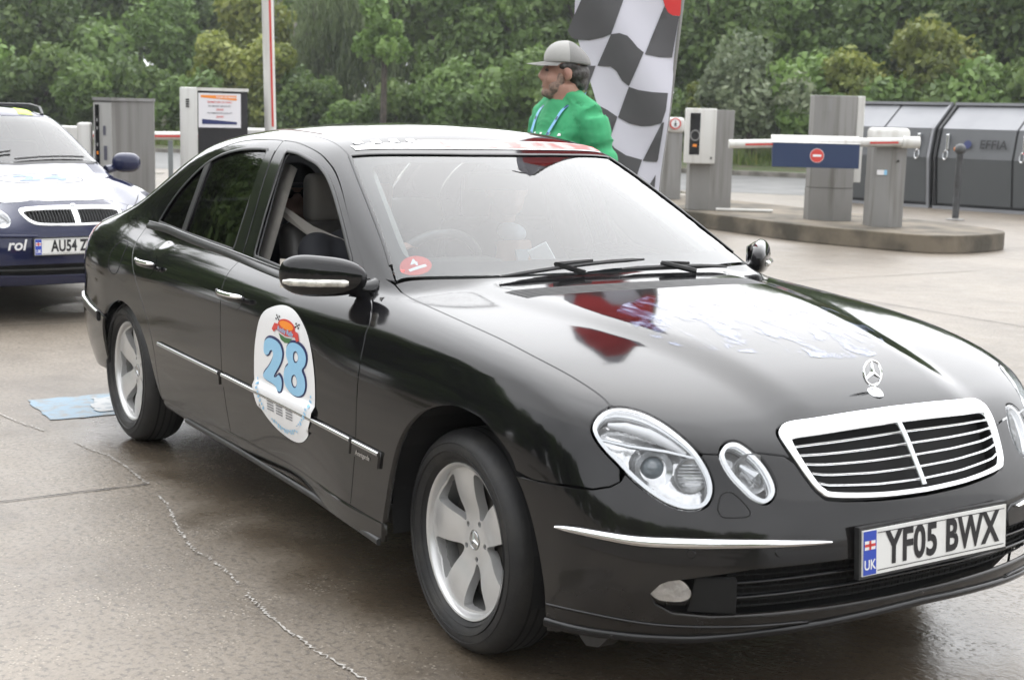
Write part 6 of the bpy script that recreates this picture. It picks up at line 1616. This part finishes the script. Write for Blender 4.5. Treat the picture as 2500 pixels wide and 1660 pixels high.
chest('shirt_print', [(cy - .13, cz - .045), (cy - .09, cz + .01), (cy, cz - .008), (cy + .09, cz + .01), (cy + .13, cz - .045), (cy + .10, cz - .05), (cy, cz - .045), (cy - .10, cz - .05)], M_ored, .006)
for k in range(8):
    a = cy - .10 + .026 * k; chest('shirt_print', [(a, cz + .035 + .02 * (k % 2)), (a + .013, cz + .037 + .02 * (k % 2)), (a + .013, cz + .05 + .02 * (k % 2)), (a, cz + .048 + .02 * (k % 2))], M_white, .005)
for k in range(6): chest('shirt_print', [(cy - .07 + .024 * k, cz - .03), (cy - .056 + .024 * k, cz - .03), (cy - .052 + .024 * k, cz - .008), (cy - .066 + .024 * k, cz - .008)], M_lblue, .0075)
M_lan = mat('lanyard_blue', (.17, .42, .68), .5); lan = None
for s_ in (1, -1):
    top_ = [(-.095, s_ * .05, 1.568), (-.035, s_ * .100, 1.560)]
    low = [on_shirt(s_ * .090, 1.495, .006), on_shirt(s_ * .078, 1.44, .006), on_shirt(s_ * .06, 1.36, .006), on_shirt(s_ * .035 + .01, 1.27, .010), on_shirt(.02 + s_ * .012, 1.19, .010)]
    P = cr([tuple(q) for q in top_ + [tuple(q) for q in low]], 4); V = []
    T_ = np.gradient(P, axis=0)
    for p, t in zip(P, T_):
        sd_ = np.cross(t, [1, 0, .25]); sd_ /= np.linalg.norm(sd_); V += [p + sd_ * .0095, p - sd_ * .0095]
    o_ = mesh('lanyard', V, [(2 * k, 2 * k + 2, 2 * k + 3, 2 * k + 1) for k in range(len(P) - 1)], M_lan, mn)
    for k in range(3, len(P) - 2, 4):
        mesh('lanyard_print', [V[2 * k] * .75 + V[2 * k + 1] * .25 + [.003, 0, 0], V[2 * k + 2] * .75 + V[2 * k + 3] * .25 + [.003, 0, 0], V[2 * k + 2] * .25 + V[2 * k + 3] * .75 + [.003, 0, 0], V[2 * k] * .25 + V[2 * k + 1] * .75 + [.003, 0, 0]], [(0, 1, 2, 3)], M_navyink, o_)

# feather flag: chequered cloth, red at the head
def view_pt(px, py, d):
    return CAM_POS + d * (fwd + rgt * ((px - 1250) / 3468.8) + upv * ((830 - py) / 3468.8))
FD = 7.9
f0 = view_pt(1500, 300, FD)
fu_ = np.array([rgt[0], rgt[1], 0.]); fu_ /= np.linalg.norm(fu_); fz_ = np.array([0, 0, 1.]); fn_ = np.cross(fu_, fz_)
fl = thing('feather_flag', 'tall black and white chequered feather flag with red top behind the man', 'flag', (float(f0[0]), float(f0[1]), 0), math.atan2(fu_[1], fu_[0]))
K = FD / 3468.8 / .9876
def fxy(px, py): return ((px - 1500) * K, 1.469 - (py - 282) * K)
M_fw = mat('flag_white', (.62, .61, .68), .7, bump=(6, .1)); M_fb = mat('flag_black', (.085, .083, .088), .6); M_fr = mat('flag_red', (.62, .035, .035), .65)
left = lambda z: np.interp(z, [.3, .9, 1.47, 1.95, 2.3, 3.2, 4.0], [.30, .10, -.08, -.24, -.24, -.10, .25])
right = lambda z: np.interp(z, [.3, 1.1, 1.5, 2.1, 3.0, 4.0], [.255, .262, .30, .345, .37, .33])
cols = [lambda z, k=k: None for k in range(4)]
def wavy(u, z): return .030 * math.sin(u * 6 + z * 2.2) + .012 * math.sin(z * 9 + u * 14)
def fpt(u, z, o=0.): return (u, -o + wavy(u, z), z)
flag_poly = [(left(z), z) for z in np.linspace(.32, 3.95, 40)] + [(right(z), z) for z in np.linspace(3.95, .32, 40)]
def fl_piece(nm, poly, m, o, par=None):
    v2, T = tri2d(np.array(poly, float), (), .05); return mesh(nm, [fpt(a, b, o) for a, b in v2], T, m, par or fl, smooth=True)
cloth = fl_piece('cloth', flag_poly, M_fw, 0)
def clipz(P): return P
def ck(pts): return [fxy(a, b) for a, b in pts]
c3 = lambda zx, zy: (1250 + zx * .2806, zy * .2806)
sq = [[(590, 0), (940, 0), (832, 325), (760, 355), (650, 378), (530, 372), (490, 345), (465, 300)],
      [(1280, 75), (1310, 130), (1350, 155), (1408, 160), (1385, 330), (1362, 505), (1250, 505), (1125, 485)],
      [(832, 325), (900, 315), (970, 335), (1020, 385), (1060, 430), (1115, 470), (1000, 755), (940, 710), (890, 630), (840, 595), (728, 590)],
      [(560, 590), (715, 590), (640, 812), (560, 720)],
      [(1000, 760), (1080, 785), (1200, 800), (1335, 805), (1322, 950), (1290, 1060), (1200, 1085), (1120, 1090), (1020, 1070), (920, 1020)],
      [(735, 915), (830, 960), (915, 1015), (850, 1225), (760, 1205), (720, 1100)],
      [(1290, 1060), (1310, 1050), (1275, 1370), (1265, 1390), (1145, 1385)],
      [(850, 1228), (900, 1280), (1000, 1340), (1140, 1375), (1060, 1640), (900, 1560), (790, 1400)],
      [(1262, 1500), (1255, 1640), (1240, 1900), (1120, 1880), (1145, 1700)], [(1010, 1750), (1110, 1880), (1060, 2100), (1000, 2000)]]
for q in sq: fl_piece('chequer', ck([c3(a, b) for a, b in q]), M_fb, .004)
fl_piece('red_field', ck([c3(*q) for q in ((1255, 0), (1280, 75), (1310, 130), (1350, 155), (1412, 158), (1440, 0), (1470, -700), (1500, -1400), (1420, -2300), (1200, -2500), (900, -1900), (640, -1000), (560, -500), (600, -300), (640, 0), (690, 30), (760, 32), (830, 20), (880, 0), (1000, -200), (1100, -220), (1180, -150))]), M_fr, .005)
low_red = [(left(z) + .003, z) for z in np.linspace(.33, 1.0, 12)] + [(u_, 1.03 + .03 * math.sin(u_ * 14)) for u_ in np.linspace(.09, .24, 7)] + [(right(z) - .003, z) for z in np.linspace(.98, .33, 12)]
fl_piece('red_field', low_red, M_fr, .007)
V2, Fc = text_mesh('Rocky Rally', .085, .002)
mesh('flag_lettering', [fpt(.155 + a, .90 + b + .1 * a, .012) for a, b in V2 * [.62, 1]], Fc, M_fw, fl)
for k in range(9):
    u_ = .10 + .017 * k
    for j in range(2):
        if (k + j) % 2 == 0: fl_piece('flag_check', [(u_, .80 + .026 * j - .03 * math.sin(k * .4)), (u_ + .016, .80 + .026 * j - .03 * math.sin(k * .4 + .4)), (u_ + .016, .825 + .026 * j - .03 * math.sin(k * .4 + .4)), (u_, .825 + .026 * j - .03 * math.sin(k * .4))], M_fw, .010)
MB().tube([(.30, 0, 0), (.262, 0, 1.1), (.302, 0, 1.5), (.35, 0, 2.1), (.385, 0, 3.0), (.35, 0, 3.9), (.2, 0, 4.05)], .010, 8).build('pole', M_gpost, fl, True)
MB().lathe([(.22, 0), (.22, .03), (.05, .06), (.03, .10)], 24, Matrix.Translation((.30, 0, 0))).build('base', M_trim, fl, True)
# ------------------------------------------------------------------ trees, bushes and grass on the bank
def leaf_mat(name, c1, c2, c3):
    m = bpy.data.materials.new(name); m.use_nodes = True
    t = m.node_tree; p = t.nodes['Principled BSDF']; N = t.nodes.new
    at = N('ShaderNodeAttribute'); at.attribute_name = 'leafv'
    rp = N('ShaderNodeValToRGB'); rp.color_ramp.elements[0].color = (*c1, 1); rp.color_ramp.elements[1].color = (*c3, 1)
    e = rp.color_ramp.elements.new(.5); e.color = (*c2, 1)
    t.links.new(at.outputs['Fac'], rp.inputs[0])
    oi = N('ShaderNodeObjectInfo'); mr = N('ShaderNodeMapRange'); mr.inputs[3].default_value = .95; mr.inputs[4].default_value = 1.5; t.links.new(oi.outputs['Random'], mr.inputs[0])
    mu = N('ShaderNodeVectorMath'); mu.operation = 'SCALE'; t.links.new(rp.outputs[0], mu.inputs[0]); t.links.new(mr.outputs[0], mu.inputs[3])
    t.links.new(mu.outputs[0], p.inputs['Base Color']); p.inputs['Roughness'].default_value = .55
    tr = N('ShaderNodeBsdfTranslucent'); t.links.new(mu.outputs[0], tr.inputs[0])
    mx = N('ShaderNodeMixShader'); mx.inputs[0].default_value = .38
    o = t.nodes['Material Output']; t.links.new(p.outputs[0], mx.inputs[1]); t.links.new(tr.outputs[0], mx.inputs[2]); t.links.new(mx.outputs[0], o.inputs[0])
    return m
LEAF = {'dark': leaf_mat('dark_leaves', (.038, .066, .018), (.082, .132, .036), (.14, .20, .058)), 'mid': leaf_mat('mid_leaves', (.058, .102, .024), (.115, .19, .046), (.185, .275, .078)),
        'yel': leaf_mat('yellow_green_leaves', (.075, .10, .022), (.155, .185, .036), (.25, .27, .06)), 'grey': leaf_mat('grey_green_leaves', (.07, .098, .050), (.14, .175, .095), (.22, .25, .155)),
        'willow': leaf_mat('willow_leaves', (.060, .090, .034), (.115, .158, .062), (.18, .23, .098)), 'grass': leaf_mat('grass_blades', (.06, .10, .02), (.11, .17, .035), (.22, .21, .07))}
M_bark = mat('bark', (.075, .062, .048), .9, noise=(8, (.035, .028, .022), .4, .6), bump=(12, .8))
def crown_mesh(name, seed, H, W, n, leaf, lobes, low=.0, droop=0., elong=1.):
    r = np.random.default_rng(seed)
    # lobes spread over the crown volume, then leaf clumps on their shells
    C = []
    while len(C) < lobes:
        p = r.uniform(-1, 1, 3)
        if np.linalg.norm(p) < 1: C.append(p)
    C = np.array(C) * [W * .36, W * .36, H * .36] + [0, 0, low + H * .5]
    R = r.uniform(.13, .26, lobes) * W
    k = r.integers(0, lobes, n)
    u = r.normal(size=(n, 3)); u /= np.linalg.norm(u, axis=1, keepdims=True)
    sh_ = r.uniform(.42, 1.10, n) ** .6
    P = C[k] + u * (R[k] * sh_)[:, None] * [1, 1, elong]
    P += .10 * W * .3 * np.stack([np.sin(P[:, 1] * 5 + seed), np.sin(P[:, 2] * 6), np.sin(P[:, 0] * 5)], 1)
    P[:, 2] = np.maximum(P[:, 2], low * .6 + .05)
    P[:, 2] -= droop * r.uniform(0, 1, n) ** 2
    nrm = u + r.normal(size=(n, 3)) * .75; nrm /= np.linalg.norm(nrm, axis=1, keepdims=True)
    a = np.cross(nrm, r.normal(size=(n, 3))); a /= np.linalg.norm(a, axis=1, keepdims=True); b = np.cross(nrm, a)
    if droop: a = a * .35 + np.array([0, 0, -1.]); a /= np.linalg.norm(a, axis=1, keepdims=True); b = np.cross(nrm, a)
    s_ = leaf * r.uniform(.45, 1.6, n)[:, None]; wd = .55 if not droop else .28
    V = np.empty((n, 4, 3)); V[:, 0] = P - a * s_; V[:, 1] = P + b * s_ * wd - a * s_ * .1; V[:, 2] = P + a * s_; V[:, 3] = P - b * s_ * wd - a * s_ * .1
    me = bpy.data.meshes.new(name)
    me.vertices.add(4 * n); me.vertices.foreach_set('co', V.ravel())
    me.loops.add(4 * n); me.loops.foreach_set('vertex_index', np.arange(4 * n)); me.polygons.add(n)
    me.polygons.foreach_set('loop_start', np.arange(n) * 4)
    me.update(calc_edges=True); me.validate()
    at = me.attributes.new('leafv', 'FLOAT', 'FACE')
    lv = np.clip(.5 + r.normal(size=n) * .2 + .22 * np.sin(k * 2.4), 0, 1)
    at.data.foreach_set('value', lv.astype(np.float32))
    return me, C
def trunk_mesh(name, C, H, W, seed, low):
    r = random.Random(seed); mb = MB(); r0 = .035 * W + .03
    top_ = Vector((r.uniform(-.1, .1) * W, r.uniform(-.1, .1) * W, low + H * .75))
    mb.tube([(0, 0, -.3), (r.uniform(-.05, .05), r.uniform(-.05, .05), low + H * .3), tuple(top_)], [r0 * 1.2, r0 * .8, r0 * .25], 7)
    for c in C[:9]:
        z0 = low + H * r.uniform(.12, .45); mb.tube([(0, 0, z0), (c[0] * .5, c[1] * .5, (z0 + c[2]) * .5), tuple(c)], [r0 * .5, r0 * .3, r0 * .1], 5)
    o = mb.build(name, M_bark); me = o.data; bpy.data.objects.remove(o); return me
KIND = {'oak': ('dark', 8.5, 6.5, 11000, .15, 20, 1.0, 0, 1), 'ash': ('mid', 8.0, 5.5, 10000, .15, 17, 1.0, 0, 1.1), 'willow': ('willow', 8.0, 5.5, 11000, .17, 15, .8, .9, 1.2),
        'shrub': ('mid', 3.4, 3.6, 6500, .12, 12, .0, 0, 1), 'yellow': ('yel', 4.4, 3.8, 7000, .12, 13, .1, 0, 1.1), 'sage': ('grey', 3.6, 3.6, 7500, .10, 14, .3, 0, 1), 'dshrub': ('dark', 3.0, 3.8, 6500, .12, 13, .0, 0, .9), 'sapling': ('mid', 2.2, 1.3, 1300, .09, 7, 1.5, 0, 1)}
MESH = {}
for i, (k, (lm, H, W, n, lf, lb, low, dr, el_)) in enumerate(KIND.items()):
    for v in range(2 if k not in ('sapling', 'sage') else 1):
        me, C = crown_mesh('crown', 10 * i + v + 1, H, W, n, lf, lb, low, dr, el_)
        me.materials.append(LEAF[lm]); MESH[(k, v)] = (me, trunk_mesh('trunk', C, H, W, 10 * i + v, low))
MARK = [(60, 'the navy estate car'), (300, 'the grey control cabinet'), (515, 'the pay terminal'), (640, 'the raised barrier arm'), (800, 'the rear of the saloon roof'), (930, 'the staked young tree'), (1130, 'the middle of the saloon roof'), (1330, 'the man in green'), (1520, 'the chequered flag'), (1720, 'the ticket terminal'), (1850, 'the low barrier arm'), (2030, 'the tall grey cabinet'), (2160, 'the barrier housing'), (2300, 'the gap between the lockers'), (2450, 'the lockers with red lettering')]
LAB = {'oak': ('tall dark green broadleaf tree on the bank', 'tree'), 'ash': ('tall mid green leafy tree on the bank', 'tree'), 'willow': ('tall drooping willow tree on the bank', 'tree'), 'shrub': ('mid green rounded bush on the verge', 'bush'),
       'yellow': ('yellow green bush on the bank', 'bush'), 'sage': ('round grey green bush behind the ticket terminals', 'bush'), 'dshrub': ('low dark green bush at the foot of the bank', 'bush'), 'sapling': ('slender young tree with a thin pale trunk on the verge', 'tree')}
vr = random.Random(11)
def ground_z(a, d):
    d0 = np.interp(a, [q[0] for q in kb], [q[1] for q in kb]); return float(np.interp(d - d0, [0, .25, 3, 8, 16, 30, 55, 110], [0, .1, .22, .4, .8, 1.5, 2.2, 2.6]))
def plant(k, px, d, s=1., v=None, nm=None, lab=None, sz=1.):
    a = (px - 1250) / 3468.8 * d; v = vr.randrange(2) if v is None and (k, 1) in MESH else (v or 0)
    x, y = bearing(a, d); z = ground_z(a, d) - .05
    names = {'oak': 'broadleaf_tree', 'ash': 'leafy_tree', 'willow': 'willow_tree', 'shrub': 'bush', 'yellow': 'bush', 'sage': 'bush', 'dshrub': 'bush', 'sapling': 'young_tree'}
    L_, c_ = LAB[k]
    mk = min(MARK, key=lambda q: abs(q[0] - px))[1]
    row = 'far back' if d > 67 else ('high up' if d > 57.5 else ('half way up the bank' if d > 49.6 else 'on the verge'))
    if k not in ('sage', 'sapling'): L_ = {'oak': 'dark green broadleaf tree', 'ash': 'mid green leafy tree', 'willow': 'drooping willow tree', 'shrub': 'mid green rounded bush', 'yellow': 'yellow green bush', 'dshrub': 'low dark green bush'}[k] + ' ' + row + ' behind ' + mk
    t = thing(names[k], lab or L_, c_, (x, y, z), vr.uniform(0, 6.28), ('plants beyond ' + lab.split('beyond ')[1]) if lab else {'tree': 'trees on the bank', 'bush': 'bushes on the bank'}[c_] + ' ' + k)
    t.scale = (s, s, s * sz)
    link('crown', MESH[(k, v)][0], None, t); link('trunk', MESH[(k, v)][1], None, t)
    return t
# back row, middle row, front row (bearing given by picture column / depth in metres)
for px, d, k, s in ((-60, 62, 'oak', 1.0), (140, 66, 'ash', 1.0), (330, 64, 'oak', 1.05), (500, 70, 'oak', .92), (690, 66, 'ash', .82), (840, 64, 'willow', 1.0), (1000, 62, 'oak', .95), (1160, 66, 'oak', 1.1), (1330, 60, 'oak', 1.15), (1500, 62, 'ash', 1.1), (1660, 58, 'oak', 1.05), (1830, 60, 'ash', 1.1), (1990, 58, 'oak', 1.1), (2150, 56, 'oak', 1.1), (2310, 56, 'oak', 1.15), (2480, 54, 'ash', 1.1), (2640, 52, 'oak', 1.1),
                    (-80, 80, 'oak', .85), (110, 78, 'ash', .85), (260, 80, 'oak', .85), (430, 78, 'oak', .80), (610, 82, 'ash', .70), (770, 80, 'oak', .72), (930, 78, 'oak', .85), (1090, 76, 'ash', .9), (1250, 76, 'oak', .9), (1420, 74, 'oak', .9), (1580, 72, 'oak', .9), (1740, 72, 'ash', .9), (1910, 70, 'oak', .9), (2080, 70, 'oak', .9), (2240, 68, 'ash', .9), (2400, 68, 'oak', .9), (2580, 66, 'oak', .9),
                    (40, 54, 'oak', .75), (230, 55, 'shrub', 1.4), (420, 56, 'ash', .62), (590, 57, 'yellow', 1.25), (760, 54, 'willow', .72), (905, 52, 'willow', .85), (1080, 51, 'ash', .78), (1230, 50, 'ash', .72), (1420, 49, 'oak', .75), (1560, 49, 'ash', .7), (1730, 47, 'oak', .72), (1900, 47, 'ash', .7), (2080, 45, 'oak', .72), (2230, 46, 'yellow', 1.2), (2400, 44, 'oak', .78), (2560, 43, 'oak', .8)):
    plant(k, px, d, s)
for px, d, k, s in ((-40, 49, 'shrub', 1.0), (90, 49, 'dshrub', 1.0), (215, 48.5, 'shrub', .85), (330, 49, 'dshrub', .9), (460, 48, 'shrub', .8), (540, 49, 'yellow', .85), (650, 48, 'yellow', .8), (740, 47.5, 'dshrub', .8), (850, 46.5, 'shrub', .55), (960, 46, 'dshrub', .7), (1060, 46, 'shrub', .75), (1160, 45, 'shrub', .95), (1270, 44.5, 'shrub', 1.0), (1400, 44, 'dshrub', .9), (1520, 43.5, 'shrub', .8), (1640, 42.5, 'dshrub', .65), (1700, 42, 'yellow', .55), (1960, 40.5, 'shrub', .95), (2060, 40, 'yellow', .75), (2140, 40, 'shrub', .9), (2250, 40, 'yellow', .95), (2340, 39, 'dshrub', .95), (2450, 38.5, 'shrub', 1.0), (2560, 38, 'dshrub', 1.0)):
    plant(k, px, d, s)
for i, px in enumerate((-1150, -960, -780, -600, -430, -270, -150, 2720, 2860, 3010, 3160, 3320, 3480, 3650, 3830)):
    side_ = 'the estate car and out of the open side' if px < 0 else 'the far end of the lockers'
    plant(('oak', 'ash', 'oak')[i % 3], px, 58 if px < 0 else 46, 1.0, lab='tall tree standing beyond ' + side_)
    plant(('shrub', 'dshrub')[i % 2], px + 70, 51 if px < 0 else 39, 1.1, lab='bush growing beyond ' + side_)
plant('sage', 1815, 40.5, .95)
sap = plant('sapling', 925, 43.2, 1.35)
a_ = (925 - 1250) / 3468.8 * 43.2; x_, y_ = bearing(a_, 43.2)
gd = thing('tree_guard', 'low wooden stake guard round the young tree', 'tree guard', (x_, y_, ground_z(a_, 43.2) - .05), 2.57)
for q in ((-.5, 0), (.5, 0), (0, .4)): MB().tube([(q[0], q[1], 0), (q[0], q[1], .75)], .045, 6).build('stake', M_bark, gd)
MB().box(-.55, .55, -.03, .03, .62, .74).build('rail', M_bark, gd)
# old concrete stub and steel lattice frame among the trees
a_ = (735 - 1250) / 3468.8 * 55; x_, y_ = bearing(a_, 55)
st_ = thing('concrete_stub', 'weathered concrete pier with a small pitched cap among the bushes', 'pier', (x_, y_, 1.5), 2.57)
MB().box(-.6, .6, -.5, .5, 0, 2.1, .03).build('pier', M_kerb, st_); MB().prism([(-.25, 2.5), (.55, 2.5), (.15, 3.15)], 'y', -.4, .4).build('cap', M_kerb, st_); MB().box(.0, .3, -.2, .2, 2.1, 2.5).build('neck', M_kerb, st_)
a_ = (665 - 1250) / 3468.8 * 56; x_, y_ = bearing(a_, 56)
lt = thing('lattice_frame', 'grey steel lattice frame rising among the trees', 'lattice frame', (x_, y_, 1.5), 2.57)
M_galv = mat('galvanised_steel', (.24, .25, .25), .5, .5)
for xx in (-1.6, -.4, .6, 1.4): MB().box(xx - .035, xx + .035, -.035, .035, 0, 4.6).build('upright', M_galv, lt)
for zz in (2.6, 3.3, 4.1, 4.5): MB().box(-2.2, 1.6, -.03, .03, zz, zz + .07).build('cross_bar', M_galv, lt)
# rough grass along the verge
r = np.random.default_rng(8); n = 42000
aa = r.uniform(-24, 26, n); dd = r.uniform(0.35, 1, n) ** 1.0 * 5.5; P = np.zeros((n, 3))
d0 = np.interp(aa, [q[0] for q in kb], [q[1] for q in kb]); D = d0 + dd
xy = CAM_POS[:2] + D[:, None] * fh + aa[:, None] * rh_; P[:, :2] = xy; P[:, 2] = np.interp(dd, [0, .25, 3, 8], [0, .1, .22, .4]) - .04
hgt = r.uniform(.18, .62, n) * (.55 + .6 * np.sin(aa * .7 + 1.3 * np.sin(dd)) ** 2); az = r.uniform(0, 2 * np.pi, n); w_ = r.uniform(.010, .030, n)
ln = r.normal(size=(n, 2)) * .10
V = np.empty((n, 3, 3)); sd2 = np.stack([np.cos(az), np.sin(az), 0 * az], 1) * w_[:, None]
V[:, 0] = P - sd2; V[:, 1] = P + sd2; V[:, 2] = P + np.stack([ln[:, 0], ln[:, 1], hgt], 1)
me = bpy.data.meshes.new('grass'); me.vertices.add(3 * n); me.vertices.foreach_set('co', V.ravel()); me.loops.add(3 * n); me.loops.foreach_set('vertex_index', np.arange(3 * n)); me.polygons.add(n); me.polygons.foreach_set('loop_start', np.arange(n) * 3)
me.update(calc_edges=True); me.validate()
at = me.attributes.new('leafv', 'FLOAT', 'FACE'); at.data.foreach_set('value', np.clip(r.normal(.5, .22, n), 0, 1).astype(np.float32))
gr_ = link('grass', me, LEAF['grass']); gr_['kind'] = 'stuff'; tag(gr_, 'rough uncut grass along the kerb of the verge', 'grass')
# unseen trees added around the near side to darken the reflections in the paintwork
for i in range(46):
    row = i % 2; ang = math.radians(180 + (i // 2) * 8.4 + 4 * row); d = (25 if i < 12 else 28) + 3 * row + 2 * vr.random()
    k = ('oak', 'ash', 'willow')[(i // 2) % 3]; v = i % 2
    t = thing({'oak': 'broadleaf_tree', 'ash': 'leafy_tree', 'willow': 'willow_tree'}[k], 'unseen tree added across the car park to mirror dark in the black car', 'tree', (CAM_POS[0] + d * math.cos(ang), CAM_POS[1] + d * math.sin(ang), -.05), vr.uniform(0, 6.28), 'added trees across the car park')
    link('crown', MESH[(k, v)][0], None, t); link('trunk', MESH[(k, v)][1], None, t)
    if not row:
        d -= 2.5; t = thing('bush', 'unseen bush added across the car park to mirror dark in the black car', 'bush', (CAM_POS[0] + d * math.cos(ang), CAM_POS[1] + d * math.sin(ang), -.05), vr.uniform(0, 6.28), 'added bushes across the car park')
        link('crown', MESH[('dshrub', v)][0], None, t); link('trunk', MESH[('dshrub', v)][1], None, t)
# ------------------------------------------------------------------ damp air
hm = bpy.data.materials.new('damp_air'); hm.use_nodes = True
ht = hm.node_tree; ht.nodes.clear()
ho = ht.nodes.new('ShaderNodeOutputMaterial'); hv = ht.nodes.new('ShaderNodeVolumePrincipled')
hv.inputs['Color'].default_value = (.93, .95, .97, 1); hv.inputs['Density'].default_value = .0007; hv.inputs['Anisotropy'].default_value = .3
ht.links.new(hv.outputs[0], ho.inputs['Volume'])
hz_ = MB().box(-178, 178, -178, 178, -1, 13).build('haze', hm); hz_['kind'] = 'stuff'
